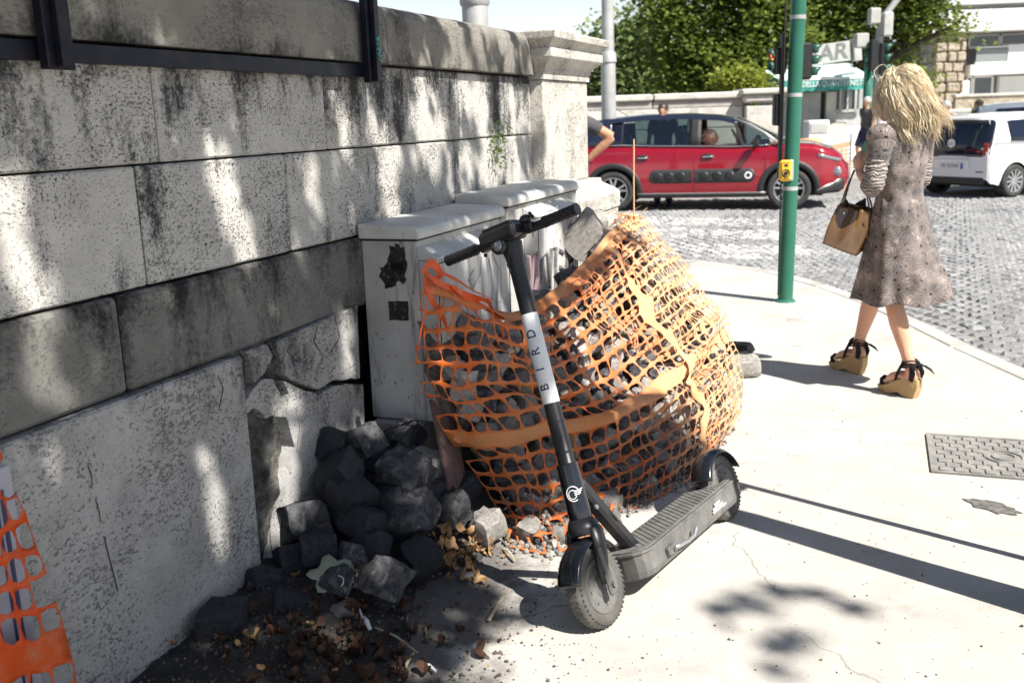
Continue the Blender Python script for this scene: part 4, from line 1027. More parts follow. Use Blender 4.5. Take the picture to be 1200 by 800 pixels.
# kickstand folded along the left side, printed marks, rear lamp lug
mb = MB(); mb.csm = True; mb.tube([(-.330,.098,.108), (-.37,.110,.104), (-.42,.114,.100), (-.47,.116,.101), (-.492,.117,.118), (-.498,.117,.124)], [.0095,.008,.0065,.006,.007,.004], 8)
mb.build('kickstand', m_silver, sc_)
mb = MB(); mb.box((-.325,.101,.108), (.055,.020,.030), bev=.005); mb.tube([(-.325,.110,.108),(-.325,.118,.108)], .007, 6); mb.build('kickstand_bracket', m_dusty, sc_)
mb = MB()
r = random.Random(2)
for row, (z, x0, n_) in enumerate(((.128,-.71,5),(.117,-.69,9),(.107,-.685,12))):
    for k in range(n_): mb.box((x0-k*.0098-(.002 if k % 4 == 0 else 0), .0945, z), (.0066,.0012,.0062 if row else .008))
mb.build('side_print', m_white, sc_)
mb = MB(); mb.box((-.868,.070,.128), (.06,.022,.045), bev=.008); mb.box((-.868,-.070,.128), (.06,.022,.045), bev=.008)
for sg in (-1, 1): mb.box((-.915, sg*.050, .130), (.10,.014,.036), bev=.006)
mb.build('rear_bracket', m_dusty, sc_)
arcfender(-WB, .147, rad(25), rad(165), .088, 'rear_fender', m_blackg, sc_)
mb = MB(); mb.box((-WB-.142,0,.205), (.012,.03,.018), bev=.003); mb.build('tail_lamp', m_amber, sc_)
# ------------------------------------------------------------------ people
def hand(mb, wr, d, pn, s=1.0, curl=.5, side=1):
    """wrist point, direction of the fingers, palm normal; five separate fingers"""
    wr, d, pn = Vector(wr), Vector(d).normalized(), Vector(pn); pn = (pn-d*pn.dot(d)).normalized(); sd = d.cross(pn)*side
    mb.tube([wr-d*.02*s, wr+d*.02*s, wr+d*.055*s, wr+d*.088*s], [.022*s,.027*s,.034*s,.031*s], 10, flat=.48, up=pn)
    for k, (off, ln) in enumerate(((-.027,.064),(-.009,.074),(.009,.070),(.026,.055))):
        b = wr+d*.084*s+sd*off*s; c = curl*(1+.15*k); p = [b-d*.02*s, b]; a = 0
        for seg in (.42, .33, .25):
            a += c*.75; p.append(p[-1]+(d*math.cos(a)+pn*math.sin(a))*ln*s*seg)
        mb.tube(p, [.0095*s,.0092*s,.0085*s,.008*s,.0062*s], 7)
    b = wr+d*.025*s-sd*.026*s; t = (d*.75-sd*.7+pn*.25).normalized()
    mb.tube([b-t*.01*s, b+t*.022*s, b+t*.042*s+pn*.004*s, b+t*.060*s+pn*.012*s], [.012*s,.0115*s,.0098*s,.0075*s], 7)
def head(mb, c, yaw=0, s=1.0, tilt=0):
    """head with brow, nose, lips, chin and ears, facing +y turned by yaw"""
    T = Matrix.Translation(c) @ Euler((tilt, 0, yaw)).to_matrix().to_4x4() @ Matrix.Scale(s, 4)
    q = lambda x, y, z: T @ Vector((x, y, z))
    def E(c_, r_): 
        b = MB().ell(c_, r_, 14, 10); mb.add(b.v, b.f, T)
    E((0,-.012,.025),(.074,.092,.085)); E((0,.022,-.035),(.055,.062,.070)); E((0,.050,-.085),(.028,.026,.022))
    E((0,.078,.012),(.045,.015,.010)); E((.032,.066,-.02),(.022,.016,.02)); E((-.032,.066,-.02),(.022,.016,.02))
    mb.tube([q(0,.080,.012), q(0,.094,-.012), q(0,.106,-.030), q(0,.088,-.038)], [.006*s,.008*s,.011*s,.008*s], 8)
    E((0,.083,-.058),(.022,.010,.006)); E((0,.080,-.068),(.019,.010,.007))
    for sg in (-1,1): E((sg*.076,-.008,-.008),(.008,.018,.030))
def eyes(par, c, yaw, s=1.0, tilt=0):
    T = Matrix.Translation(c) @ Euler((tilt, 0, yaw)).to_matrix().to_4x4() @ Matrix.Scale(s, 4)
    for sg in (-1, 1):
        MB().add(*[(lambda b: b)(MB().ell((sg*.030,.074,.002),(.013,.009,.008),10,6)).__dict__[k] for k in ('v','f')], T).build('eye', m_white, par, smooth=True)
        MB().add(*[MB().ell((sg*.030,.0815,.002),(.006,.003,.006),8,5).__dict__[k] for k in ('v','f')], T).build('pupil', m_dark, par, smooth=True)
def body(name, J, par, mat, vox=.012, r=1.0, yaw=0, tilt=0, hcurl=.5, feet=True, hs=1.0):
    """one continuous surface: J holds the joints in local metres"""
    mb = MB(); V = {k: Vector(v) for k, v in J.items()}
    pv, ch, nk, hd_ = V['pelvis'], V['chest'], V['neck'], V['head']
    mid = (pv+ch)/2
    lat = (V['shr']-V['shl']).normalized()
    mb.tube([pv-Vector((0,0,.10)), pv, mid, ch, (ch+nk)/2, nk-Vector((0,0,.02))], [.11*r,.155*r,.125*r,.155*r,.13*r,.065*r], 16, flat=.68, up=lat.cross(Vector((0,0,1))))
    mb.tube([nk-Vector((0,0,.04)), nk+(hd_-nk)*.3, hd_-Vector((0,0,.05))], [.060*r,.052,.052], 12)
    head(mb, hd_, yaw, 1.0, tilt)
    for s_ in 'lr':
        sh, el, wr = V['sh'+s_], V['el'+s_], V['wr'+s_]
        mb.tube([ch+(sh-ch)*.55+Vector((0,0,.04)), sh, (sh+el)/2, el], [.055*r,.056*r,.046*r,.038*r], 10)
        mb.tube([el, el.lerp(wr, .3), wr], [.038*r,.040*r,.024*r], 10)
        d = (wr-el).normalized(); hd2 = Vector(J.get('hd'+s_, d)); pn = Vector(J.get('pn'+s_, (-lat if s_ == 'r' else lat)))
        hand(mb, wr, hd2, pn, hs, hcurl, 1 if s_ == 'l' else -1)
        hp, kn, an = V['hp'+s_], V['kn'+s_], V['an'+s_]
        mb.tube([hp+Vector((0,0,.03)), hp.lerp(kn,.35), kn-(kn-hp)*.06, kn, kn.lerp(an,.32), kn.lerp(an,.75), an], [.095*r,.082*r,.058*r,.052*r,.056*r,.038*r,.034*r], 12)
        if feet:
            to = V['to'+s_]; b = an.copy(); hl = an-(to-an).normalized()*.045; hl.z = an.z-.06
            mb.tube([an, an*.5+hl*.5+Vector((0,0,.0)), hl], [.034,.035,.028], 10)
            mb.tube([hl, an.lerp(to,.35)+Vector((0,0,-.012)), an.lerp(to,.75), to], [.028,.034,.036,.018], 10, flat=.75)
            for k in range(5):
                f = (k-2)/2; tv = (to-an); tv.z = min(0, tv.z)*.3; tv.normalize(); sdv = Vector((-tv.y, tv.x, 0))
                mb.tube([to-tv*.02+sdv*f*.028, to+tv*(.018-abs(f)*.006)+sdv*f*.032], [.010,.008], 6)
    o = mb.build(name, mat, par); remesh(o, vox, 2, .4)
    return o
def cloth(name, segs, mat, par, vox=.014):
    mb = MB()
    for pts, rr, fl, up in segs: mb.tube(pts, rr, 14, flat=fl, up=up)
    o = mb.build(name, mat, par); remesh(o, vox, 3, .5); return o
def hairball(name, c, r, mat, par, seed=0, n=140, ln=.05, rr=.004):
    rnd_ = random.Random(seed); mb = MB(); mb.ell(c, r, 14, 10)
    for k in range(n):
        d = Vector((rnd_.gauss(0,1), rnd_.gauss(0,1)-.4, rnd_.gauss(0,1)+.5)).normalized(); p = Vector(c)+Vector((d.x*r[0], d.y*r[1], d.z*r[2]))
        e = Vector((rnd_.uniform(-.6,.6), rnd_.uniform(-.8,.2), rnd_.uniform(-1,.1))).normalized()
        mb.tube([p, p+d*.006+e*ln*.5, p+e*ln], [rr, rr*.9, rr*.3], 4)
    return mb.build(name, mat, par, smooth=True)
# ---- the woman walking away
wl = empty('person', (2.10, 5.37, 0), rad(30), 'woman with wavy blonde hair in a floral dress and tan wedge sandals walking away', 'person')
JW = dict(pelvis=(0,-.01,.93), chest=(0,0,1.26), neck=(0,.01,1.43), head=(-.01,.04,1.555), shl=(-.165,0,1.375), ell=(-.225,-.02,1.115), wrl=(-.160,.13,1.185),
          shr=(.165,0,1.375), elr=(.215,.03,1.12), wrr=(.10,.24,1.20), hpl=(-.085,-.03,.86), hpr=(.085,.02,.86), knl=(-.085,-.07,.50), anl=(-.090,-.205,.160), tol=(-.088,-.055,.062),
          knr=(.085,.20,.50), anr=(.088,.305,.160), tor=(.090,.46,.062), hdl=(.12,.35,.93), hdr=(-.3,.6,.5), pnl=(1,0,-.2), pnr=(-1,-.2,0))
bw = body('body', JW, wl, m_skin, .0085, .90, yaw=rad(28), hs=.92)
# dress: one lofted cloth with folds
RG = [(.495,.0,-.02,.212,.228,.85),(.53,.0,-.02,.208,.220,.8),(.60,0,-.02,.200,.205,.65),(.70,0,-.015,.188,.182,.45),(.80,0,-.012,.178,.160,.25),(.90,0,-.010,.170,.144,.1),(.97,0,-.01,.155,.130,.06),(1.04,0,-.005,.134,.112,.06),(1.10,0,0,.130,.110,.05),(1.18,0,0,.150,.118,.03),(1.27,0,.0,.160,.120,.02),(1.34,0,.0,.160,.112,.01),(1.39,0,.0,.135,.098,0),(1.425,0,.0,.085,.075,0),(1.445,0,.003,.060,.062,0)]
def dress(u, v):
    t = v*(len(RG)-1); i = min(int(t), len(RG)-2); f = t-i; a = [x+(y-x)*f for x, y in zip(RG[i], RG[i+1])]
    th = 2*math.pi*u; z, cx, cy, rx, ry, wv = a
    fold = wv*(.030*math.sin(7*th+1.2+2*wv)+.016*math.sin(13*th+.5)+.012*math.sin(3*th))
    flare = wv*.075*max(0, math.cos(th-rad(-55)))**4    # the wind lifts the hem at the back right
    k = 1+fold/max(rx,.05)*.55+flare/.25
    wr = .005*mnoise.noise(Vector((math.cos(th)*3, math.sin(th)*3, z*14)))*(1+1.2*math.exp(-((z-1.03)/.07)**2))
    return (cx+rx*k*math.cos(th)+wr, cy+ry*k*math.sin(th)+wr, z+wv*(.012*math.sin(5*th+1)+.03*max(0, math.cos(th-rad(-55)))**4))
o = MB().grid(dress, 120, 90, wrapu=True).build('dress', m_dress, wl, smooth=True, solid=.002)
def slv(nm, a, b, c, seed):
    a, b, c = Vector(a), Vector(b), Vector(c); mb = MB(); pts = []; rr = []
    for i in range(31):
        f = i/30; p = a.lerp(b, min(1, f*1.55)) if f < .645 else b.lerp(c, (f-.645)/.355)
        pts.append(p); rr.append((.066-.016*f)*(1+(.045*math.sin(i*1.9+seed) if f > .38 else .01)))
    mb.tube(pts, rr, 18); return mb
for s_, nm in (('l','sleeve'),('r','sleeve')):
    a = Vector(JW['sh'+s_])+Vector(((.008 if s_ == 'l' else -.008), 0, .008)); b = Vector(JW['el'+s_]); c = b.lerp(Vector(JW['wr'+s_]), .30)
    mb = MB(); mb.ell(a+Vector((0,0,-.002)), (.080,.074,.062), 16, 12); mb.tube([a, a.lerp(b,.15), a.lerp(b,.3), a.lerp(b,.5), a.lerp(b,.56)], [.066,.068,.066,.060,.056], 18); mb.build('sleeve_top', m_dress, wl, smooth=True)
    pts = []; rr = []
    for i in range(25):
        f = i/24; p = a.lerp(b, .5+.55*min(1, f/.6)) if f < .6 else a.lerp(b, 1.0).lerp(c, (f-.6)/.4)
        if f < .6: p = a.lerp(b, .5+.5*f/.6)
        pts.append(p); rr.append((.0585-.010*f)*(1+.07*math.sin(i*1.7)))
    mb = MB().tube(pts, rr, 18); mb.build('ruched_sleeve', m_sleeve, wl, smooth=True)
# hair: a shaggy mass of wavy strands
rh = random.Random(11); mb = MB(); HCt = Vector(JW['head'])+Vector((.0,-.015,.03))
mb.ell(HCt, (.086,.102,.098), 18, 12); mb.ell(HCt+Vector((.02,-.045,-.10)), (.078,.068,.11), 14, 10)
fl = Euler((0,0,rad(28))).to_matrix()
HB = HCt+Vector((.01,-.03,-.05))
def scalp():
    while True:
        a = rh.uniform(0, 2*math.pi); el = rh.uniform(-.35, 1.5); d = Vector((math.cos(a)*math.cos(el), math.sin(a)*math.cos(el), math.sin(el)))
        if not ((fl.inverted() @ d).y > .50 and el < .75): return d
for lock in range(120):
    d0 = scalp(); L0 = rh.uniform(.19, .31); flow = Vector((.20+rh.uniform(-.30,.34), -.16+rh.uniform(-.28,.22), -1)).normalized()
    ph = rh.uniform(0, 6.28); amp = rh.uniform(.010,.024); fr = rh.uniform(30, 46); s1 = flow.cross(Vector((.3,.2,1))).normalized(); s2 = flow.cross(s1); bulge = rh.uniform(1.0, 1.22)
    for k in range(26):
        d = (d0+Vector((rh.gauss(0,.10), rh.gauss(0,.10), rh.gauss(0,.10)))).normalized(); p = HCt+Vector((d.x*.087, d.y*.103, d.z*.099)); L_ = L0*rh.uniform(.82, 1.08); n_ = 14
        fw_ = (flow+Vector((rh.gauss(0,.045), rh.gauss(0,.045), 0))).normalized(); v = (d*.8+Vector((0,0,.2))+fw_*.5).normalized(); q_ = p+d*.010; pts = [p-d*.012, p+d*.010]; fly = rh.random() < .05
        for i in range(n_):
            v = (v*.60+fw_*.40).normalized(); q_ = q_+v*(L_/n_); rel = q_-HB; rel2 = Vector((rel.x/.105, rel.y/.115, rel.z/.17))
            if rel2.length < bulge: rel2 = rel2.normalized()*bulge; q_ = HB+Vector((rel2.x*.105, rel2.y*.115, rel2.z*.17))
            tt = i/n_*L_; aa = amp*min(1, i/n_*1.5)
            e = d*(.016*i/n_) if fly else Vector((0,0,0))
            pts.append(q_+s1*math.sin(tt*fr+ph)*aa+s2*math.cos(tt*fr*.9+ph)*aa*.8+e+Vector((rh.gauss(0,.0012), rh.gauss(0,.0012), 0)))
        w_ = rh.choice((.0009,.0013,.0018,.0024)) if not fly else .0007; mb.tube(pts, [w_*.8]*3+[w_]*8+[w_*.8]*2+[w_*.6, w_*.4, w_*.2], 4, flat=.6)
mb.build('hair', m_hair, wl, smooth=True)
eyes(wl, Vector(JW['head']), rad(28))
# wedge sandals
def wedge(an, to):
    an, to = Vector(an), Vector(to); f = (to-an); f.z = 0; f.normalize(); sd = Vector((f.y, -f.x, 0)); b = an-f*.050; b.z = 0
    prof = [(.010,.0),(.050,.0),(.075,.006),(.100,.020),(.125,.012),(.16,.0),(.20,.001),(.235,.012),(.245,.030),(.235,.040),(.20,.044),(.16,.056),(.11,.088),(.06,.108),(.0,.112),(-.014,.105),(-.012,.06)]
    vs = []; n_ = len(prof); fs = []
    rows = (-1,-.82,0,.82,1)
    for k, w_ in enumerate(rows):
        for (x, z) in prof:
            hw = .026+.014*min(1, max(0,(x-.02)/.14))-(.014*max(0,(x-.20)/.045)); sh_ = .94 if abs(w_) == 1 else 1
            vs.append(b+f*(.11+(x-.11)*sh_)+sd*hw*w_+Vector((0,0,.05+(z-.05)*sh_)))
    for k in range(len(rows)-1):
        for i in range(n_): fs.append((k*n_+i, k*n_+(i+1) % n_, (k+1)*n_+(i+1) % n_, (k+1)*n_+i))
    fs += [tuple(range(n_))[::-1], tuple((len(rows)-1)*n_+i for i in range(n_))]
    o = MB().add(vs, fs).build('wedge_sandal', m_jute, wl); wn(o, 50)
    mb = MB(); P = lambda x, y, z: b+f*x+sd*y+Vector((0,0,z))
    mb.tube([P(.195,-.043,.045), P(.205,-.03,.072), P(.208,0,.082), P(.205,.03,.072), P(.195,.043,.045)], [.014]*5, 8, flat=.35)
    for z_, r_ in ((.185,.041),(.200,.040),(.170,.043)):
        mb.tube([P(.050+r_*math.cos(a), r_*math.sin(a), z_+.008*math.sin(a*2)) for a in [i*math.pi/8 for i in range(17)]], [.009]*17, 6, flat=.5)
    for sg in (-1, 1):
        mb.tube([P(.07,sg*.034,.195), P(.10,sg*.036,.135), P(.115,sg*.038,.085)], [.013,.014,.010], 7, flat=.4)
        mb.tube([P(.02,sg*.030,.185), P(.008,sg*.036,.14), P(.018,sg*.034,.10)], [.014,.020,.016], 7, flat=.4)
    mb.tube([P(-.005,0,.19), P(-.035,.01,.185), P(-.06,.02,.170), P(-.08,.025,.15)], [.006,.014,.012,.003], 6, flat=.4)
    mb.tube([P(-.005,0,.19), P(-.03,-.02,.20), P(-.05,-.03,.195)], [.006,.012,.003], 6, flat=.4)
    mb.build('ankle_strap', m_suede, o)
wedge(JW['anl'], JW['tol']); wedge(JW['anr'], JW['tor'])
# ---- handbag hanging from her left wrist
wrw = Euler((0,0,rad(30))).to_matrix() @ (Vector(JW['wrl'])) + Vector((2.10,5.37,0))
YB = 5.30
K = [AY(983,241,YB+.06), AY(1019,247,YB+.06), AY(1003,300,YB), AY(962,285,YB)]
bc = (K[0]+K[1]+K[2]+K[3])/4
bag = empty('handbag', bc, 0, 'shiny tan leather bucket handbag hanging from the woman\'s left wrist', 'handbag')
dv = Vector((.10,.12,.02)); K = [p-bc for p in K]; Bk = [K[0]+dv*.45, K[1]+dv*.45, K[2]+dv, K[3]+dv]
def bagf(u, v):                                  # closed skin of the bag: u around, v from the mouth to the bottom
    P = [K[0], K[1], Bk[1], Bk[0]]; Q = [K[3], K[2], Bk[2], Bk[3]]; t = u*4; i = int(t) % 4; f = t-int(t)
    a = P[i].lerp(P[(i+1) % 4], f); b_ = Q[i].lerp(Q[(i+1) % 4], f); p = a.lerp(b_, v)
    c = (sum(P, Vector())/4).lerp(sum(Q, Vector())/4, v); bul = .05*math.sin(math.pi*min(1, v*1.05)); pl = .012*(1-v)*math.sin(u*2*math.pi*9)
    d = (p-c); n_ = d.normalized(); r_ = d.length; av = .085; return c+n_*(r_*.86+av*.14+pl+bul*.25)
mb = MB().grid(bagf, 72, 22, wrapu=True); n_ = len(mb.v); c = (K[2]+K[3]+Bk[2]+Bk[3])/4
mb.v.append(tuple(c)); 
for i in range(72): mb.f.append((22*72+i, 22*72+(i+1) % 72, n_)); mb.m.append(0); mb.sm.append(True)
mb.build('pouch', m_bag, bag, smooth=True, solid=.003)
mt = [(K[0]*.6+Bk[0]*.4), (K[1]*.6+Bk[1]*.4)]
hk = wrw-bc+Vector((-.01,-.0,-.005))
for sg, mat_ in ((0, m_bagd), (1, m_black)):
    a, b_ = K[0].lerp(Bk[0], .2+.6*sg), K[1].lerp(Bk[1], .2+.6*sg)
    o_ = Vector((0,.012*sg,0)); MB().tube([a+Vector((0,0,-.02)), a.lerp(hk,.5)+Vector((-.012,0,.01)), hk+Vector((-.016,0,.018))+o_, hk+Vector((.016,0,.018))+o_, b_.lerp(hk,.5)+Vector((.012,0,.0)), b_+Vector((0,0,-.02))], .0048, 8).build('handle', mat_, bag, smooth=True)
mb = MB()
for f in (.15,.38,.62,.85): mb.ell(K[0].lerp(K[1], f)+Vector((0,-.012,-.035)), (.006,.004,.006), 8, 6)
mb.build('stud', m_chrome, bag)
MB().box(K[2].lerp(K[1],.55)+Vector((.012,-.005,0)), (.012,.006,.10), rot=(0,rad(-14),0), bev=.002).build('pull_tab', m_bagd, bag)
# dark jacket folded over the bag
def jk(u, v):
    a = rad(-30)+u*rad(240); return bc+Vector((.075+.055*math.cos(a)*(1-.3*v)+.02*v, .10+.05*math.sin(a), .13-.17*v+.02*math.sin(u*9)+.012*mnoise.noise(Vector((u*6,v*6,0)))))
jo = MB().grid(lambda u, v: Vector(jk(u, v))-bc, 30, 16).build('folded_jacket', m_suede, smooth=True, loc=bc, solid=.006)
tag(jo, 'black garment draped between the handbag and the floral dress', 'jacket')
# ---- the others
def simple_person(loc, rz, J, top, bottom, label, skin=m_skint, hair=m_haird, hairr=(.082,.098,.09), long_trousers=True, shoes=m_navy, sleeve=.5, yaw=0, sc=1.0, feet=True, seed=0, tilt=0):
    p = empty('person', loc, rz, label, 'person'); p.scale = (sc,)*3
    body('body', J, p, skin, .016, 1.0, yaw=yaw, hs=1.0, feet=False, tilt=tilt)
    V = {k: Vector(v) for k, v in J.items()}; lat = (V['shr']-V['shl']).normalized(); up = lat.cross(Vector((0,0,1)))
    segs = [([V['pelvis']-Vector((0,0,.06)), V['pelvis'], (V['pelvis']+V['chest'])/2, V['chest'], V['chest'].lerp(V['neck'],.5), V['neck']-Vector((0,0,.03))], [.175,.17,.155,.178,.155,.08], .72, up)]
    for s_ in 'lr':
        sh, el = V['sh'+s_], V['el'+s_]; segs.append(([V['chest'].lerp(sh,.6)+Vector((0,0,.03)), sh, sh.lerp(el, sleeve), sh.lerp(el, sleeve+.08)], [.07,.068,.062,.064], 1, None))
    cloth('tshirt', segs, top, p, .018)
    segs = [([V['pelvis']+Vector((0,0,.05)), V['pelvis']-Vector((0,0,.10))], [.168,.165], .75, up)]
    for s_ in 'lr':
        hp, kn, an = V['hp'+s_], V['kn'+s_], V['an'+s_]
        if long_trousers: segs.append(([hp+Vector((0,0,.02)), hp.lerp(kn,.5), kn, kn.lerp(an,.6), an], [.11,.09,.07,.064,.062], 1, None))
        else: segs.append(([hp+Vector((0,0,.02)), hp.lerp(kn,.5), hp.lerp(kn,.85), hp.lerp(kn,.9)], [.115,.105,.098,.096], 1, None))
    cloth('trousers' if long_trousers else 'shorts', segs, bottom, p, .018)
    for s_ in 'lr':
        an, to = V['an'+s_], V['to'+s_]; f = (to-an); f.z = 0; f.normalize()
        MB().tube([an-f*.05-Vector((0,0,.045)), an-f*.02-Vector((0,0,.03)), an+f*.08-Vector((0,0,.045)), an+f*.17-Vector((0,0,.06))], [.035,.046,.042,.030], 10, flat=.8).build('shoe', shoes, p, smooth=True)
    hairball('hair', V['head']+Vector((0,-.018,.035)), hairr, hair, p, seed)
    return p
JS = dict(pelvis=(0,0,.95), chest=(0,.0,1.30), neck=(0,.01,1.48), head=(0,.03,1.62), shl=(-.19,0,1.42), ell=(-.25,-.02,1.14), wrl=(-.24,.10,.90), shr=(.19,0,1.42), elr=(.25,-.02,1.14), wrr=(.24,.10,.90),
          hpl=(-.09,0,.88), hpr=(.09,0,.88), knl=(-.10,.02,.48), anl=(-.10,0,.09), tol=(-.11,.15,.03), knr=(.10,.02,.48), anr=(.10,0,.09), tor=(.11,.15,.03))
def J2(**k): d = dict(JS); d.update(k); return d
# man behind the pillar, his bent arm showing
pb = G(700, 212); 
simple_person((.50, 8.35, 0), rad(15), J2(chest=(0,.04,1.33), neck=(0,.10,1.50), head=(0,.17,1.62), shl=(-.20,.05,1.44), shr=(.20,.05,1.44), elr=(.40,.0,1.33), wrr=(.20,.08,1.14), hdr=(-.6,.35,-.5), pnr=(-.5,0,.3)) , m_shirt, m_mauve,
              'man in a dark t-shirt standing behind the stone pillar with one hand on his hip', sleeve=.45, sc=1.02, seed=3)
# walker in shorts
simple_person((9.15*.985, 25.7*.985, RZ+.1), rad(112), J2(hpr=(.09,.0,.88), knr=(.10,.18,.50), anr=(.10,.08,.10), tor=(.1,.24,.03), knl=(-.10,-.10,.48), anl=(-.10,-.36,.16), tol=(-.1,-.24,.03), elr=(.25,-.08,1.16), wrr=(.24,-.04,.92)), m_shirt, m_navy,
              'grey haired man in dark t-shirt and navy shorts walking by the kiosk', hair=m_hairg, long_trousers=False, sc=1.0, seed=4)
hq = AY(777, 121, 17.6)
simple_person((hq.x, 17.6, RZ), rad(160), JS, m_shirt, m_navy, 'dark haired person walking along the far parapet behind the red car', sc=1.02, seed=5)
hq = AY(1109, 128, 22); simple_person((hq.x, 22, RZ), rad(-60), JS, m_mauve, m_navy, 'grey haired person beyond the white car next to the blonde woman\'s hair', hair=m_hairg, sc=.96, seed=6)
hq = AY(1147, 129, 24); simple_person((hq.x, 24, RZ), rad(40), JS, m_navy, m_navy, 'dark haired person seen over the roof of the white car', sc=.96, seed=7)
# ------------------------------------------------------------------ cars
def lerpf(T, x):
    if x <= T[0][0]: return T[0][1]
    for (a, b), (c, d) in zip(T[:-1], T[1:]):
        if x <= c:
            f = (x-a)/(c-a); f = f*f*(3-2*f)*.5+f*.5; return b+(d-b)*f
    return T[-1][1]
def car_wheel(par, x, y, r, n_sp, style, sg):
    T = Matrix.Translation((x, y, r)) @ Matrix.Rotation(rad(90)*(-sg), 4, 'X')   # local z = outwards
    w_ = MB().lathe([(r*.66,-.10),(r*.80,-.105),(r*.95,-.10),(r,-.07),(r,.05),(r*.96,.085),(r*.86,.095),(r*.68,.085),(r*.66,.07)], 40, T).build('wheel', m_tyre, par, smooth=True)
    MB().lathe([(r*.67,-.09),(r*.64,.0),(.05,.0)], 32, T).build('brake_disc', m_dark, w_, smooth=True)
    mb = MB(); mb.lathe([(r*.69,.088),(r*.70,.094),(r*.665,.092),(r*.63,.06),(r*.62,.0)], 40, T); mb.lathe([(.001,.080),(.035,.080),(.045,.070),(.05,.0)], 16, T)
    for k in range(n_sp):
        a = 2*math.pi*k/n_sp+.3
        if style == 'Y':
            for da in (-.19, .19):
                p = [(.03*math.cos(a), .03*math.sin(a), .070), (.09*math.cos(a+da*.9), .09*math.sin(a+da*.9), .070), (r*.66*math.cos(a+da*1.25), r*.66*math.sin(a+da*1.25), .082)]
                mb.tube([T @ Vector(q_) for q_ in p], [.020,.018,.016], 6, flat=.5, up=T.to_3x3() @ Vector((0,0,1)))
        else:
            p = [(.04*math.cos(a), .04*math.sin(a), .078), (r*.64*math.cos(a+.06), r*.64*math.sin(a+.06), .086)]
            mb.tube([T @ Vector(q_) for q_ in p], [.016,.022], 6, flat=.4, up=T.to_3x3() @ Vector((0,0,1)))
    mb.build('rim', m_silver, w_, smooth=False)
    return w_
class Car:
    def __init__(s, name, P, loc, rz, sc, label, paint, roofm, seed=0):
        s.P = P; s.root = empty(name, loc, rz, label, 'car'); s.root.scale = sc; s.paint = paint; s.roofm = roofm
        s.x0, s.x1 = P['belt'][0][0], P['belt'][-1][0]
    def wf(s, x): return lerpf(s.P['w'], x)
    def arch(s, x):
        z = lerpf(s.P['bot'], x); r = s.P['ar']
        for xw in s.P['wx']:
            if abs(x-xw) < r: z = max(z, s.P['wr']+math.sqrt(r*r-(x-xw)**2))
        return z
    def yb(s, x, z):                             # half width of the lower body
        h = s.wf(x); t = min(1, max(0, (z-.18)/.80)); y = h*(.945+.055*math.sin(math.pi*min(1,t*1.15)**.8))
        if abs(z-s.P['crease']) < .16: y += .010*math.cos((z-s.P['crease'])/.16*math.pi/2)
        tp = lerpf(s.P['belt'], x); d = (z-(tp-.09))/.09
        if d > 0: y -= .055*d*d*(1 if s.P['hoodx'] < x or True else .5)
        return y
    def yg(s, x, z):                             # half width of the greenhouse
        b_ = lerpf(s.P['belt'], x); t = max(0, (z-b_)/(s.P['h']-b_)); h = s.wf(x)
        return h*.935-.055*0-(h*s.P['tum'])*t**1.15
    def surf(s, x, z, sg, off=0):
        b_ = lerpf(s.P['belt'], x); y = s.yb(x, z) if z <= b_+.001 else s.yg(x, z)
        return Vector((x, sg*(y+off), z))
    def lower(s):
        N = 150; M_ = 16; mb = MB(); vs = []
        xs = [s.x0+(s.x1-s.x0)*i/N for i in range(N+1)]
        for x in xs:
            zb_, zt = s.arch(x), lerpf(s.P['belt'], x); col = []
            for j in range(M_+1): z = zb_+(zt-zb_)*j/M_; col.append((s.yb(x, z), z))
            top = [(col[-1][0]*f, zt+s.P['crown']*(1-f**2)) for f in (.92,.8,.6,.3,0)]
            half = col+top; full = [(x, -y, z) for y, z in half]+[(x, y, z) for y, z in half[::-1][1:]]
            n_ = len(full); vs += full
        fs = [(i*n_+k, i*n_+k+1, (i+1)*n_+k+1, (i+1)*n_+k) for i in range(N) for k in range(n_-1)]
        fs += [tuple(range(n_)), tuple(N*n_+k for k in range(n_))[::-1]]
        mb.add(vs, fs); o = mb.build('body', s.paint, s.root); wn(o, 38)
        MB().box(((s.P['wx'][0]+s.P['wx'][1])/2, 0, .42), (s.x1-s.x0-.5, s.P['w'][3][1]*1.35, .46)).build('underbody', m_dark, s.root)
        return o
    def patch(s, name, mat, x0, x1, lo, hi, off=.004, sides=(-1,1), nx=14, nz=5, par=None):
        """panel on the flanks; lo/hi are lists of (x, z)"""
        for sg in sides:
            def fn(u, v):
                x = x0+(x1-x0)*u; a, b_ = lerpf(lo, x), lerpf(hi, x); z = a+(b_-a)*v; return s.surf(x, z, sg, off)
            o = MB().grid(fn, nx, nz).build(name, mat, par or s.root, smooth=True)
            if mat is not m_glass: 
                m_ = o.modifiers.new('s', 'SOLIDIFY'); m_.thickness = .012; m_.offset = 0
        return o
    def line(s, name, mat, pts, r=.004, off=.002, sides=(-1,1), n=5):
        for sg in sides: MB().tube([s.surf(x, z, sg, off) for x, z in pts], r, n).build(name, mat, s.root)
    def roof(s, xa, xb):
        def fn(u, v):
            x = xa+(xb-xa)*u; z = lerpf(s.P['roof'], x); y = s.yg(x, z-.03); t = 2*v-1
            return (x, y*t, z-.045*abs(t)**4+.0)
        MB().grid(fn, 30, 16).build('roof', s.roofm, s.root, smooth=True, solid=.012)
    def cross(s, name, mat, xa, za, xb, zb_, bow=.10, shrink=.97, n=12):
        def fn(u, v):
            x = xa+(xb-xa)*v; z = za+(zb_-za)*v; y = s.yg(x, z)*shrink; t = 2*u-1
            return (x+bow*(1-t*t)*(1 if xb < xa else -1)*(1-.6*v), y*t, z+.012*(1-t*t))
        return MB().grid(fn, n, 6).build(name, mat, s.root, smooth=True)
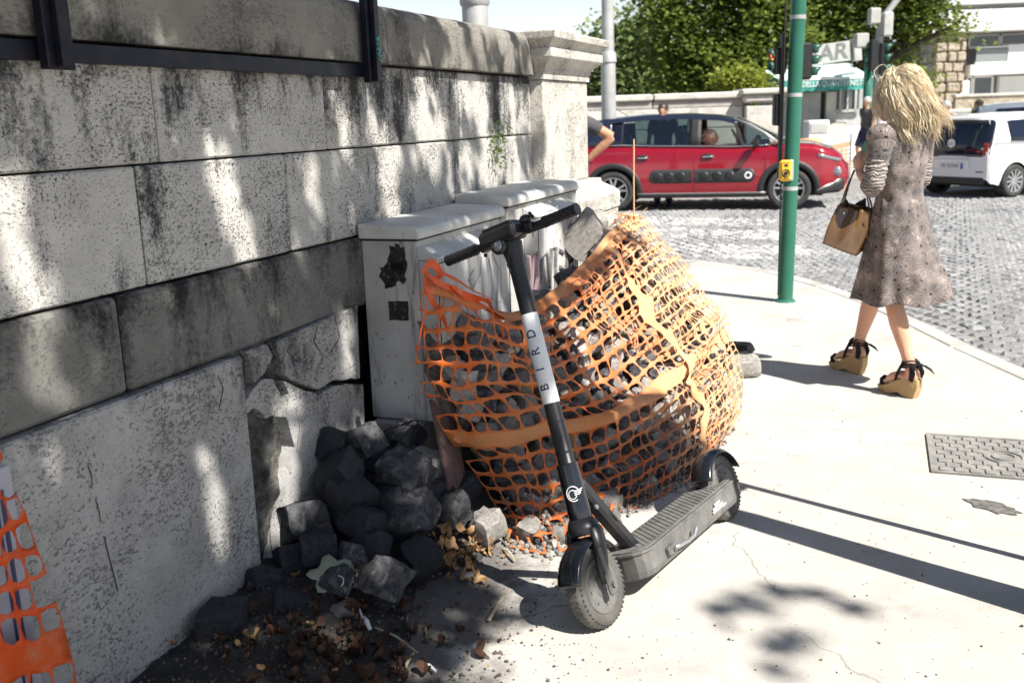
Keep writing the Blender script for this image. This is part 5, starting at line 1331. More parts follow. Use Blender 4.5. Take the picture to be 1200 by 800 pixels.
C3 = dict(wx=(-1.27,1.27), wr=.31, ar=.365, h=1.474, tum=.27, crown=.035, crease=.80, hoodx=1.0,
    w=[(-1.90,.62),(-1.84,.74),(-1.6,.83),(-1.2,.865),(0,.87),(1.3,.86),(1.7,.80),(1.95,.68),(2.06,.55),(2.10,.45)],
    belt=[(-1.90,.72),(-1.87,.90),(-1.80,1.0),(-1.2,1.015),(-.4,.985),(.5,.955),(1.0,.965),(1.25,.985),(1.6,.955),(1.86,.88),(2.00,.77),(2.10,.60)],
    bot=[(-1.90,.45),(-1.84,.28),(-1.6,.24),(-.9,.21),(0,.20),(.9,.21),(1.6,.22),(1.95,.24),(2.06,.32),(2.10,.44)],
    roof=[(-1.80,1.30),(-1.72,1.375),(-1.4,1.44),(-.8,1.474),(-.2,1.474),(.25,1.44),(.55,1.375),(.9,1.20),(1.25,.985)])
fw, rw = G(941, 249, RZ), G(728, 243.5, RZ); cc = (fw+rw)/2; 
rc_ = Car('red_car', C3, (cc.x+.08, cc.y+.80, RZ), rad(-15), (1.135, 1.05, 1.08), 'red hatchback car with dark blue roof and black side bumps, standing in the crossing', m_redp, m_roofp)
rr_ = rc_.root
rc_.lower(); rc_.roof(-1.78, .50)
rf = lambda d: [(x, z+d) for x, z in C3['roof']]
bl = lambda d: [(x, z+d) for x, z in C3['belt']]
rc_.patch('roof_rail', m_roofp, -1.80, .55, rf(-.085), rf(-.02), 0, nx=30)
rc_.patch('rear_pillar', m_roofp, -1.82, -1.30, bl(-.01), rf(-.05), 0)
rc_.patch('door_pillar', m_dark, -.16, .02, bl(-.01), rf(-.06), .0, nx=3)
rc_.patch('window_strip', m_chrome, -1.32, 1.0, bl(-.004), bl(.010), .004, nx=24, nz=1)
for sg in (-1, 1):
    MB().tube([rc_.surf(1.14, .98, sg, -.01), rc_.surf(.92, 1.15, sg, -.0), rc_.surf(.70, 1.285, sg, 0), rc_.surf(.48, 1.375, sg, 0)], [.035,.03,.03,.03], 8, flat=.6).build('windscreen_pillar', m_silver, rr_, smooth=True)
    MB().tube([rc_.surf(.62, .965, sg, .0), rc_.surf(.50, 1.30, sg, -.01)], .016, 6).build('quarter_divider', m_dark, rr_)
    MB().tube([rc_.surf(-1.12, .99, sg, .0), rc_.surf(-1.15, 1.33, sg, -.0)], .014, 6).build('quarter_divider', m_dark, rr_)
rc_.patch('side_window', m_glass, -1.12, -.16, bl(.01), rf(-.085), -.008)
rc_.patch('quarter_window', m_glassd, -1.30, -1.12, bl(.01), rf(-.11), -.006, nx=4)
rc_.patch('side_window', m_glass, .02, .60, bl(.01), rf(-.085), -.008, sides=(1,))
rc_.patch('front_quarter_window', m_glass, .62, .98, bl(.008), [(x, z-.05) for x, z in C3['roof']], -.008, nx=5)
rc_.cross('windscreen', m_glass, 1.20, .99, .50, 1.385, .12); rc_.cross('rear_window', m_glassd, -1.84, 1.0, -1.74, 1.345, .04)
# doors and trims
for xx in ((-.08,), (.93,)):
    rc_.line('door_gap', m_dark, [(xx[0]+(.0 if z > .3 else .02), z) for z in (.26,.4,.6,.8,.95)], .0035)
rc_.line('door_gap', m_dark, [(-.90,.30),(-.93,.5),(-1.02,.72),(-1.10,.85),(-1.12,.98)], .0035); rc_.line('sill_gap', m_dark, [(-.88,.27),(0,.26),(.93,.27)], .0035)
rc_.patch('sill_cladding', m_clad, -.90, .95, [(-2,.20),(2,.20)], [(-2,.262),(2,.262)], .008, nx=18, nz=2)
rc_.patch('sill_strip', m_silver, -.90, .95, [(-2,.262),(2,.262)], [(-2,.275),(2,.275)], .010, nx=18, nz=1)
for sg in (-1, 1):
    for xw in C3['wx']:
        mb = MB(); vs = []; n_ = 26
        for k in range(n_+1):
            a = rad(-8)+rad(196)*k/n_
            for r_, of in ((.352,-.02),(.362,.012),(.425,.014),(.438,.0)): 
                x = xw+r_*math.cos(a); z = max(.20,.31+r_*math.sin(a)); vs.append(rc_.surf(x, z, sg, of))
        mb.add(vs, [(4*k+j, 4*k+j+1, 4*k+5+j, 4*k+4+j) for k in range(n_) for j in range(3)]); mb.build('wheel_arch', m_clad, rr_, smooth=True)
    # black door bumps
    for (xa, xb, nb) in ((-.73, -.10, 3), (-.06, .80, 4)):
        def pf(u, v, xa=xa, xb=xb):
            x = xa+(xb-xa)*u; zc, hh = .53, .105; e = 1
            if xa < -.5: e = min(1, math.sqrt(max(0, 1-max(0, 1-u*(xb-xa)/.09)**2)))
            else: e = min(1, math.sqrt(max(0, 1-max(0, 1-(1-u)*(xb-xa)/.09)**2)))
            return rc_.surf(x, zc+hh*e*(2*v-1), sg, .016*(1-abs(2*v-1)**6))
        b_ = MB().grid(pf, 30, 8).build('door_bump_panel', m_clad, rr_, smooth=True)
        for k in range(nb):
            x = xa+.13+(xb-xa-.2)*k/(nb-.4)
            if xa > -.5 and k == nb-1: continue
            p = rc_.surf(x, .53, sg, .016); MB().ell(p, (.075,.016,.062), 12, 8).build('air_bump', m_black, b_, smooth=True)
    T = Matrix.Translation(rc_.surf(.70, .53, sg, .018)) @ Matrix.Rotation(rad(90)*(-sg), 4, 'X'); MB().lathe([(.030,.0),(.030,.006),(.052,.006),(.055,0)], 20, T).build('white_ring', m_white, rr_)
    for x in (-.83, .12):
        p = rc_.surf(x, .82, sg, .0); MB().ell(p, (.10,.012,.045), 14, 8).build('handle_recess', m_dark, rr_, smooth=True)
        MB().tube([rc_.surf(x-.085,.815,sg,.01), rc_.surf(x-.05,.822,sg,.035), rc_.surf(x+.05,.822,sg,.035), rc_.surf(x+.085,.815,sg,.01)], .013, 8).build('door_handle', m_chrome, rr_, smooth=True)
    # mirror
    mr = MB(); mr.tube([rc_.surf(.80,.965,sg,.0), rc_.surf(.80,.99,sg,.10)], .022, 8); mr.box(rc_.surf(.80,1.02,sg,.17), (.10,.19,.13), bev=.035); mr.build('mirror', m_blackg, rr_)
    # lamps
    MB().ell(rc_.surf(1.93,.55,sg,-.015), (.07,.05,.075), 14, 10).build('headlight', m_lens, rr_, smooth=True)
    rc_.patch('lamp_strip', m_lens, 1.66, 1.98, [(1.6,.79),(1.98,.70)], [(1.6,.845),(1.98,.745)], .004, sides=(sg,), nx=8, nz=2)
    rc_.patch('tail_lamp', m_amber, -1.85, -1.58, [(-1.9,.74),(-1.5,.78)], [(-1.9,.92),(-1.5,.86)], .006, sides=(sg,), nx=6, nz=3)
    car_wheel(rr_, -1.27, sg*.76, .31, 5, 'Y', sg); car_wheel(rr_, 1.27, sg*.76, .31, 5, 'Y', sg)
rc_.patch('front_skirt', m_clad, 1.62, 2.04, [(1.6,.22),(1.95,.24),(2.06,.30)], [(1.6,.24),(1.8,.34),(2.04,.46)], .012, nx=10, nz=3)
rc_.patch('skirt_strip', m_silver, 1.66, 1.98, [(1.6,.245),(1.8,.335),(2.04,.45)], [(1.6,.262),(1.8,.36),(2.04,.475)], .018, nx=8, nz=1)
MB().box((2.085,0,.60), (.03,.75,.12), bev=.02).build('grille', m_clad, rr_)
MB().tube([(-1.15,.10,1.45),(-1.40,.10,1.62)], .006, 5).build('aerial', m_dark, rr_)
# cabin: shelf, seats, wheel
MB().box((-.2,0,.93), (2.2,1.42,.06)).build('cabin_floor', m_dark, rr_)
for x in (-.05,-1.0):
    for y in (-.36,.36):
        st2 = MB(); st2.box((x-.20,y,1.03), (.12,.42,.30), rot=(0,rad(-12),0), bev=.04); st2.box((x-.26,y,1.22), (.08,.24,.14), bev=.03); st2.build('seat', m_clad, rr_)
MB().box((.86,0,.97), (.30,1.3,.10), bev=.04).build('dashboard', m_dark, rr_)
T = Matrix.Translation((.52,-.36,1.06)) @ Matrix.Rotation(rad(62), 4, 'Y'); MB().tube([T @ Vector((.17*math.cos(a), .17*math.sin(a), 0)) for a in [i*math.pi/10 for i in range(21)]], .013, 6).build('steering_wheel', m_clad, rr_)
# driver (sits on the camera side)
mw = Matrix.Translation(rr_.location) @ Matrix.Rotation(rad(-15), 4, 'Z') @ Matrix.Diagonal((1.135,1.05,1.08,1))
dp = mw @ Vector((.12,-.40,.42))
drv = empty('person', dp, rad(-15-90), 'blonde driver in a white sleeveless top sitting at the wheel of the red car', 'person')
JD = dict(pelvis=(0,0,.10), chest=(0,.0,.44), neck=(0,.02,.60), head=(0,.05,.735), shl=(-.17,.0,.54), ell=(-.21,.20,.40), wrl=(-.12,.42,.50), shr=(.17,0,.54), elr=(.21,.20,.40), wrr=(.12,.42,.50),
          hpl=(-.09,.05,.08), hpr=(.09,.05,.08), knl=(-.11,.42,.12), anl=(-.11,.58,-.2), tol=(-.11,.70,-.25), knr=(.11,.42,.12), anr=(.11,.58,-.2), tor=(.11,.70,-.25))
body('body', JD, drv, m_skin, .016, .9, feet=False)
cloth('top', [([Vector((0,0,.04)), Vector((0,0,.25)), Vector((0,0,.44)), Vector((0,.01,.54))], [.16,.14,.16,.12], .72, (0,1,0))], m_wcloth, drv)
hairball('hair', (0,.025,.76), (.09,.105,.10), m_hair, drv, 9, 200, .10, .006)
# ---- white small car, rear three-quarter view
UP = dict(wx=(-1.21,1.21), wr=.295, ar=.335, h=1.50, tum=.22, crown=.03, crease=.78, hoodx=1.0,
    w=[(-1.78,.70),(-1.74,.76),(-1.6,.80),(-1.2,.82),(0,.825),(1.2,.81),(1.5,.77),(1.70,.66),(1.76,.55),(1.78,.5)],
    belt=[(-1.78,.88),(-1.76,.93),(-1.6,.96),(-.5,.93),(.5,.92),(1.0,.93),(1.4,.86),(1.65,.76),(1.75,.62),(1.78,.55)],
    bot=[(-1.78,.34),(-1.74,.27),(-1.5,.22),(-.8,.18),(0,.18),(.9,.18),(1.5,.22),(1.70,.26),(1.76,.34),(1.78,.40)],
    roof=[(-1.66,1.395),(-1.56,1.44),(-1.2,1.485),(-.5,1.50),(.1,1.475),(.5,1.40),(.9,1.15),(1.1,.95)])
rwv = G(1184, 231, RZ); UA = rad(27)
uh = Vector((math.cos(UA), math.sin(UA), 0)); ur = Vector((uh.y, -uh.x, 0))
uc = rwv+uh*1.21*1.03-ur*.76*1.03
up_ = Car('white_car', UP, (uc.x, uc.y, RZ), UA, (1.02,1.03,.95), 'white small hatchback car seen from behind with a black glass tailgate', m_whitep, m_whitep)
ur_ = up_.root; up_.lower(); up_.roof(-1.66, .5)
rfu = lambda d: [(x, z+d) for x, z in UP['roof']]; blu = lambda d: [(x, z+d) for x, z in UP['belt']]
up_.patch('side_panel', m_whitep, -1.68, .95, blu(-.02), rfu(-.02), 0, nx=30)
up_.patch('side_window', m_glassd, -1.30, -.55, blu(.05), rfu(-.12), .012); up_.patch('side_window', m_glassd, -.48, .62, blu(.03), rfu(-.12), .012)
up_.cross('windscreen', m_glassd, 1.10, .94, .48, 1.42, .10)
def tailg(name, mat, y0, y1, z0, z1, off, rnd_=.10, par=None, n=20):
    P = []
    for (cy_, cz_, a0) in ((y1-rnd_, z1-rnd_, 0), (y0+rnd_, z1-rnd_, 90), (y0+rnd_, z0+rnd_, 180), (y1-rnd_, z0+rnd_, 270)):
        for k in range(6): a = rad(a0+90*k/5); P.append((cy_+rnd_*math.cos(a), cz_+rnd_*math.sin(a)))
    xx = lambda z, y: -1.79+.14*max(0, (z-.9)/.55)**1.2+.06*(abs(y)/.8)**4-off
    c = (sum(p[0] for p in P)/len(P), sum(p[1] for p in P)/len(P)); vs = [(xx(c[1], c[0]), *c)]
    rings_ = 5
    for r_ in range(1, rings_+1):
        for p in P: y, z = c[0]+(p[0]-c[0])*r_/rings_, c[1]+(p[1]-c[1])*r_/rings_; vs.append((xx(z, y), y, z))
    m_n = len(P); fs = [(0, 1+(k+1) % m_n, 1+k) for k in range(m_n)]
    for r_ in range(rings_-1):
        for k in range(m_n): a, b_ = 1+r_*m_n+k, 1+r_*m_n+(k+1) % m_n; fs.append((a, b_, b_+m_n, a+m_n))
    return MB().add(vs, fs).build(name, mat, par or ur_, smooth=True, solid=.01)
tailg('tailgate_panel', m_whitep, -.74, .74, .34, 1.44, -.012, .12)
tg = tailg('tailgate_glass', m_glassd, -.72, .72, .72, 1.385, .006, .08)
tailg('number_plate_recess', m_whitep, -.36, .36, .50, .70, .002, .04)
tailg('lower_bumper', m_clad, -.66, .66, .245, .37, .010, .05)
MB().box((-1.795,0,.57), (.012,.50,.11), bev=.003).build('number_plate', m_plate, ur_)
MB().box((-1.803,-.225,.57), (.004,.045,.106)).build('plate_band', m_blue, ur_)
text('plate_text', 'FE 333NE', .085, m_dark, ur_, (-1.8025,.01,.57), Matrix(((0,0,-1),(-1,0,0),(0,1,0))), .0008)
for y in (-.60, .60): MB().box((-1.775,y*.93,.47), (.02,.15,.022), bev=.005).build('reflector', m_clad, ur_)
for sg in (-1, 1): tailg('tail_lamp', m_amber, .60 if sg > 0 else -.69, .69 if sg > 0 else -.60, .76, .98, .012, .03)
T = Matrix.Translation((-1.805,0,.98)) @ Matrix.Rotation(rad(-90), 4, 'Y'); lg = MB().lathe([(.001,.0),(.062,.0),(.066,.006),(.074,.006),(.076,-.004)], 24, T).build('round_badge', m_chrome, ur_, smooth=False)
Tb = Matrix.Translation((-1.815,0,.98)) @ Matrix(((0,0,-1,0),(-1,0,0,0),(0,1,0,0),(0,0,0,1)))
strokes('badge_letters', [[(-.018,.052),(0,.008),(.018,.052)], [(-.05,.028),(-.026,-.045),(0,.0),(.026,-.045),(.05,.028)]], .005, m_blue, lg, Tb)
MB().box((-1.71,0,1.425), (.10,1.1,.02), bev=.008).build('spoiler', m_whitep, ur_); MB().tube([(-1.79,.02,.86),(-1.80,.22,.93)], .008, 5).build('wiper', m_dark, ur_)
for sg in (-1, 1):
    for xw in UP['wx']: car_wheel(ur_, xw, sg*.72, .295, 11, 'I', sg)
    mr = MB(); mr.box(up_.surf(.62,1.0,sg,.12), (.10,.17,.12), bev=.03); mr.build('mirror', m_whitep, ur_)
    up_.line('door_gap', m_dark, [(-.50,.25),(-.50,.6),(-.50,.92)], .004, sides=(sg,)); MB().tube([up_.surf(-.34,.80,sg,.01), up_.surf(-.30,.80,sg,.03), up_.surf(-.20,.80,sg,.03), up_.surf(-.16,.80,sg,.01)], .012, 6).build('door_handle', m_whitep, ur_)
# ---- grey car farther back at the right edge
gp = AY(1215, 132, 23.5)
gcr = Car('grey_car', UP, (gp.x+.6, 23.5, RZ), rad(-20), (1.12,1.05,1.07), 'grey blue car parked behind the white car at the right edge', m_greyp, m_greyp)
gr_ = gcr.root; gcr.lower(); gcr.roof(-1.66, .5); gcr.patch('side_panel', m_greyp, -1.68, .95, blu(-.02), rfu(-.02), 0, nx=24)
gcr.patch('side_window', m_glassd, -1.30, -.55, blu(.05), rfu(-.12), .012); gcr.patch('side_window', m_glassd, -.48, .62, blu(.03), rfu(-.12), .012); gcr.cross('windscreen', m_glassd, 1.10, .94, .48, 1.42, .10)
_s = ur_; ur_ = gr_; tailg('tailgate_panel', m_greyp, -.74, .74, .34, 1.44, -.012, .12); tailg('rear_window', m_glassd, -.60, .60, .95, 1.36, .006, .07); ur_ = _s
for sg in (-1, 1):
    for xw in UP['wx']: car_wheel(gr_, xw, sg*.72, .295, 7, 'I', sg)
# ------------------------------------------------------------------ poles and signals
gb = G(920, 353)
gp_ = empty('traffic_signal', gb, 0, 'green traffic signal pole with yellow push button box on the pavement corner', 'traffic light')
tl = Vector((.018, 0, 1)); 
wn(MB().tube([Vector((0,0,-.02)), tl*1.5, tl*3.6], [.060,.058,.057], 24).build('pole', m_green, gp_))
MB().lathe([(.085,0),(.08,.012),(.062,.02)], 20).build('base_collar', m_green, gp_)
mb = MB(); mb.box((-.078,.0,1.55), (.018,.05,1.1), bev=.003); mb.tube([(-.066,-.03,.06),(-.066,-.03,3.4)], .007, 6); mb.build('cable_duct', m_dark, gp_)
for z in (.90, 1.62, 2.2): MB().tube([tl*z, tl*(z+.03)], .0605, 20).build('band_clamp', m_galv, gp_)
yb = AY(921, 200, gb.y-.075)-gb
mb = MB(); mb.box(yb+Vector((-.006,0,0)), (.095,.05,.165), bev=.018); bx_ = mb.build('push_button_box', m_yellow, gp_)
MB().box(yb+Vector((.045,.030,.0)), (.035,.06,.165), bev=.008).build('box_bracket', m_galv, gp_)
T = Matrix.Translation(yb+Vector((-.006,-.026,-.02))) @ Matrix.Rotation(rad(90), 4, 'X')
MB().lathe([(.001,.010),(.016,.010),(.018,.0)], 18, T).build('button', m_dark, bx_); MB().lathe([(.026,.003),(.033,.003),(.034,0)], 20, T).build('button_ring', m_clad, bx_)
mb = MB(); mb.box(yb+Vector((-.006,-.026,.042)), (.030,.003,.022), bev=.001); mb.box(yb+Vector((-.006,-.026,.066)), (.055,.003,.004)); mb.box(yb+Vector((-.006,-.026,-.062)), (.055,.003,.004)); mb.build('box_mark', m_clad, bx_)
def signal_head(c, rz, par, n=3, w_=.16, hh=.11, lit=None, vis=.13, nm='signal_head', body_=None):
    R = Matrix.Translation(c) @ Matrix.Rotation(rz, 4, 'Z')      # faces local -y
    mb = MB(); T = R; b_ = MB().box((0,0,0), (w_, .10, n*hh+.02), bev=.015); mb.add(b_.v, b_.f, T); o = mb.build(nm, body_ or m_dark, par)
    for k in range(n):
        z = (n/2-.5-k)*hh; Tz = R @ Matrix.Translation((0,-.05,z)) @ Matrix.Rotation(rad(90), 4, 'X'); r_ = hh*.42
        l_ = MB().lathe([(.001,.012),(r_*.6,.010),(r_*.95,.002)], 18, Tz); col = m_dark
        if lit == k:
            t = NT('lit_lamp_'+nm); t.b.inputs['Base Color'].default_value = (.9,.12,.02,1); t.b.inputs['Emission Color'].default_value = (1,.13,.02,1); t.b.inputs['Emission Strength'].default_value = 2.2; col = t.m
        l_.build('lamp', col, o, smooth=True)
        vs = []; fs = []; m_ = 13
        for j in range(2):
            for i in range(m_):
                a = rad(-35)+rad(250)*i/(m_-1); d_ = vis*(1 if j else 0)*(.55+.45*max(0, math.sin(a))); vs.append((r_*1.08*math.cos(a), r_*1.08*math.sin(a), d_))
        fs = [(i, i+1, m_+i+1, m_+i) for i in range(m_-1)]
        MB().add(vs, fs, Tz).build('visor', m_greens, o, smooth=True, solid=.006)
    return o
sgz = lambda y: AY(945, y, gb.y)-gb
signal_head(Vector((.105,.02,sgz(72).z)), rad(90), gp_, 3, .11, .085, None, .085)
signal_head(Vector((-.085,.04,sgz(80).z+.06)), rad(-88), gp_, 2, .07, .09, 0, .04)
MB().box((-.10,.04,sgz(128).z), (.045,.09,.24), bev=.012).build('acoustic_box', m_dark, gp_)
mb = MB(); mb.box((.06,.02,sgz(72).z+.10), (.12,.03,.02)); mb.box((.06,.02,sgz(72).z-.10), (.12,.03,.02)); mb.build('bracket', m_greens, gp_)
# grey lamp columns
def column(px, D, w_px, label, H=8, z0=RZ):
    p = AY(px, 100, D); r_ = w_px/2*D/FPX
    c = empty('lamp_post', (p.x, D, z0), 0, label, 'lamp post'); wn(MB().tube([(0,0,0),(0,0,2.6),(0,0,2.62),(0,0,H)], [r_,r_*.97,r_*.82,r_*.6], 24).build('shaft', m_galv, c))
    wn(MB().tube([(0,0,2.48),(0,0,2.50),(0,0,2.64),(0,0,2.68)], [r_*.98,r_*1.12,r_*1.1,r_*.85], 24).build('collar', m_galv, c)); return c
column(713, 17.9, 17, 'grey metal lamp post standing behind the rear of the red car'); column(560, 9.0, 30, 'thick grey lamp post rising behind the long stone wall', z0=0)
# second signal pole by the kiosk
s2 = AY(1016, 120, 27.0); s2.z = RZ+.1
t2 = empty('traffic_signal', s2, 0, 'green signal pole by the kiosk carrying grey boxes and a curved lamp arm', 'traffic light')
zz2 = lambda y: AY(1016, y, 27.0).z-s2.z
MB().tube([(0,0,0),(0,0,zz2(52))], .11, 14).build('pole', m_green, t2, smooth=True)
MB().tube([(.25,.1,zz2(140)),(.28,.1,zz2(40)),(.34,.1,zz2(22)),(.75,.1,zz2(-2)),(1.6,.1,zz2(-30))], [.09,.09,.09,.085,.07], 12).build('lamp_arm', m_galv, t2, smooth=True)
signal_head(Vector((.30,-.1,zz2(70))), rad(80), t2, 3, .24, .26, None, .22); signal_head(Vector((.02,-.25,zz2(66))), rad(-150), t2, 3, .22, .26, None, .15)
MB().box((-.25,-.05,zz2(48)), (.34,.3,.36), bev=.03).build('grey_box', m_signw, t2); MB().box((.38,-.1,zz2(30)), (.26,.3,.6), bev=.03).build('grey_box', m_signw, t2); MB().box((.05,-.1,zz2(20)), (.28,.25,.4), bev=.03).build('grey_box', m_signw, t2)
# ------------------------------------------------------------------ far parapet wall
WY = 21.5; fx1 = AY(913, 110, WY).x; zt = AY(800, 109.5, WY).z
fwl = empty('parapet_wall', (fx1, WY, 0), rad(0), 'pale stone parapet wall across the road behind the red car', 'wall')
Lw = 26; 
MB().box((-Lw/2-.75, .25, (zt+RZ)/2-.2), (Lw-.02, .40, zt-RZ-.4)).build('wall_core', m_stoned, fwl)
nb = 13
for r_ in range(4):
    z0 = RZ+(zt-.30-RZ)*r_/4; z1 = RZ+(zt-.30-RZ)*(r_+1)/4; x = -.76
    while x > -Lw:
        ln = random.uniform(1.3, 1.9)
        if x > -16: MB().box((x-ln/2, .02-.02*(r_ % 2)*.3, (z0+z1)/2), (ln-.02, .12, z1-z0-.018), bev=.008).build('stone_block', m_stonew, fwl)
        x -= ln
x = -.76
while x > -Lw+2:
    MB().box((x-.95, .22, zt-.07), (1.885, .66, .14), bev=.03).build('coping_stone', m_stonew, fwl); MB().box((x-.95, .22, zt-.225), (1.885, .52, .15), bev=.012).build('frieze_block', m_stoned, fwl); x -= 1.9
pr = empty('parapet_pier', (fx1-.37, WY, 0), 0, 'stone end pier with projecting cap at the right end of the far parapet', 'pillar')
MB().box((0,.15,(zt+RZ)/2-.16), (.74,.74,zt-RZ-.30), bev=.02).build('shaft', m_stonew, pr); MB().box((0,.15,zt-.16), (.84,.84,.16), bev=.04).build('moulding', m_stonew, pr); MB().box((0,.15,zt-.02), (.98,.98,.12), bev=.03).build('cap', m_stonew, pr)
MB().add([(-2.2,-.05,RZ),(-1.7,-.05,RZ),(-1.7,-.05,zt-.3),(-1.85,-.05,zt-.3),(-2.2,-.28,RZ),(-1.7,-.28,RZ)], [(0,1,2,3),(4,5,2,3),(0,4,3),(1,2,5),(0,1,5,4)], Matrix.Translation((0,0,0))).build('sloping_buttress', m_stoned, fwl)
# orange net fence on the works in front of it
nf = empty('net_fence', (2.8, 19.6, RZ), rad(0), 'low orange net fence with posts around roadworks in front of the far parapet', 'fence')
def nff(u, v): return (u*3.9, .06*math.sin(u*9)+.03*mnoise.noise(Vector((u*14, v*3, 0))), .02+.95*v-.10*abs(math.sin(u*9.4))*v)
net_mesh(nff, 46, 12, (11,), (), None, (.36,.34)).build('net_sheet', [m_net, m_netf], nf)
for x in (0,1.3,2.6,3.9): MB().tube([(x,.03,0),(x,.03,1.1)], .02, 6).build('post', m_galv, nf)
nf2 = empty('barrel', AY(947, 185, 20.6).xy.to_3d()+Vector((0,0,RZ)), 0, 'orange plastic barrel wrapped in net by the kiosk corner', 'barrel')
wn(MB().lathe([(.001,0),(.30,0),(.33,.1),(.29,.4),(.32,.7),(.26,1.0),(.001,1.02)], 18).build('drum', m_netf, nf2)); mb = MB()
for z in (.25,.55,.85): mb.lathe([(.33,z-.03),(.335,z),(.33,z+.03)], 18)
mb.build('hoop', m_net, nf2)
# ------------------------------------------------------------------ kiosk
KY = 28.5; k0 = AY(903, 150, KY); kb = empty('kiosk', (k0.x, KY, RZ+.1), rad(6), 'bar kiosk with green awning and a slanted grey BAR sign on its roof', 'kiosk')
kx = lambda px: (AY(px, 130, KY).x-k0.x); kz = lambda y: AY(960, y, KY).z-(RZ+.1)
MB().box((1.6,1.4,kz(98)/2), (3.2,2.4,kz(98))).build('back_room', m_kiosk, kb)
for (a, b_, m_, dy) in ((936,966,m_kiosk,-.02),(972,984,m_kioskl,-.06),(904,934,m_kiosk,-.02)):
    MB().box(((kx(a)+kx(b_))/2, .18+dy, kz(108)/2), (kx(b_)-kx(a), .08, kz(108)), bev=.01).build('shutter_panel', m_, kb)
MB().box((kx(969), .2, kz(108)/2), (.10,.1,kz(108))).build('door_gap', m_dark, kb)
MB().box((kx(978), -.10, .55), (.55,.5,1.1), bev=.02).build('counter', m_kioskl, kb); MB().box((kx(998), -.05, .50), (.75,.4,.95), bev=.02).build('counter', m_white, kb)
fr_ = MB(); 
for (x, z, w_, h_) in ((kx(998),kz(103),.80,.07),(kx(998),kz(131),.80,.07),(kx(989),kz(117),.06,.75),(kx(998),kz(117),.05,.75),(kx(1008),kz(117),.06,.75)): fr_.box((x, .10, z), (w_,.07,h_))
wf_ = fr_.build('window_frame', m_signw, kb); MB().box((kx(998), .14, kz(117)), (.74,.02,.70)).build('pane', m_winglass, wf_)
# awning: sloping top, green valance with lettering
x0, x1 = kx(899), kx(1012); zA, zB, zV = kz(80), kz(93), kz(107)
MB().grid(lambda u, v: (x0+(x1-x0)*u, .35-1.25*v, zA-(zA-zB)*v-.03*math.sin(math.pi*v)), 20, 6).build('awning_top', m_fabtop, kb, solid=.012)
MB().box(((x0+x1)/2+.3, .38, zA+.05), (x1-x0-.8,.14,.16), bev=.03).build('awning_cassette', m_white, kb); MB().box(((x0+x1)/2, -.92, zB-.01), (x1-x0,.06,.07), bev=.01).build('awning_bar', m_white, kb)
MB().grid(lambda u, v: (x0+(x1-x0)*u, -.93+.02*math.sin(u*30)*v, zB-.04-(zB-zV-.04)*v+(.03*abs(math.sin(u*28))-.02)*v**4), 60, 6).build('valance', m_fab, kb, solid=.008)
text('awning_lettering', 'BAR DELLA QUANTERNISTICA', .215, m_white, kb, ((x0+x1)/2+.05,-.965,(zB+zV)/2+.01), (rad(90),0,0), .002, sx=.80)
for x in (x0+.05, x1-.05): MB().tube([(x,.3,zA-.5),(x,-.9,zB-.03)], .015, 6).build('awning_arm', m_white, kb)
MB().lathe([(.42,0),(.30,.25),(.10,.55),(.05,.6)], 12, Matrix.Translation((.12,.1,kz(105)))).build('roof_cone', m_fab, kb); MB().ell((.12,.1,kz(82)), (.10,.10,.13), 12, 8).build('roof_finial', m_white, kb, smooth=True)
sg_ = empty('sign', (kb.location.x+kx(967), KY+.5, AY(966, 64, KY+.5).z), rad(-8), 'slanted grey board with hand painted letters BAR above the green awning', 'sign'); sg_.rotation_euler = (0, rad(-6), rad(6))
MB().box((0,0,0), (1.65,.12,.54), bev=.01).build('board', m_signw, sg_); MB().box((1.0,.0,.0), (.22,.30,.62), bev=.01).build('board_end', m_signw, sg_)
text('lettering', 'BAR', .60, m_graf, sg_, (.10,-.066,.0), (rad(90),0,0), .004, sx=1.12, shear=.15, offset=.012)
for x in (-.5,.5): MB().tube([(x,.1,-.3),(x,.1,-.65)], .03, 6).build('sign_leg', m_galv, sg_)
MB().tube([(-.55,.1,.3),(-.55,.1,.95)], .03, 6).build('mast', m_galv, sg_)
fz = empty('freezer_chest', (kb.location.x+kx(946)-.35, KY-2.0, RZ+.1), 0, 'white upright box standing in front of the kiosk behind the green pole', 'box'); MB().box((0,0,.60), (.55,.5,1.2), bev=.03).build('cabinet', m_white, fz); MB().box((0,-.26,1.0), (.45,.02,.25), bev=.005).build('door', m_signw, fz)
# ------------------------------------------------------------------ modern building at the right
BY = 46; b0 = AY(1131, 100, BY); BX = lambda px: AY(px, 60, BY).x-b0.x; BZ = lambda y: AY(1165, y, BY).z+.2
bd = empty('building', (b0.x, BY, -.2), rad(-4), 'modern white building with glazed balconies at the top right', 'building')
WW = 18
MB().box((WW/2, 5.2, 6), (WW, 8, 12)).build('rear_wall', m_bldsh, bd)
def slab(name, za, zb_, y, m_=m_bld, x0=0, x1=WW, th=1.9): MB().box(((x0+x1)/2, y+th/2, (za+zb_)/2), (x1-x0, th, zb_-za), bev=.02).build(name, m_, bd)
slab('floor_band', BZ(88), BZ(76), -.5); slab('balcony_parapet', BZ(38), BZ(13), -.9, x0=-2.2); slab('floor_band', BZ(6), BZ(-12), -.7, x0=-2.2); slab('upper_wall', BZ(-12), BZ(-60), .4, th=1)
MB().box((-.15, .6, BZ(100)/2), (.32, 2.2, BZ(88)), bev=.02).build('corner_wall', m_bld, bd)
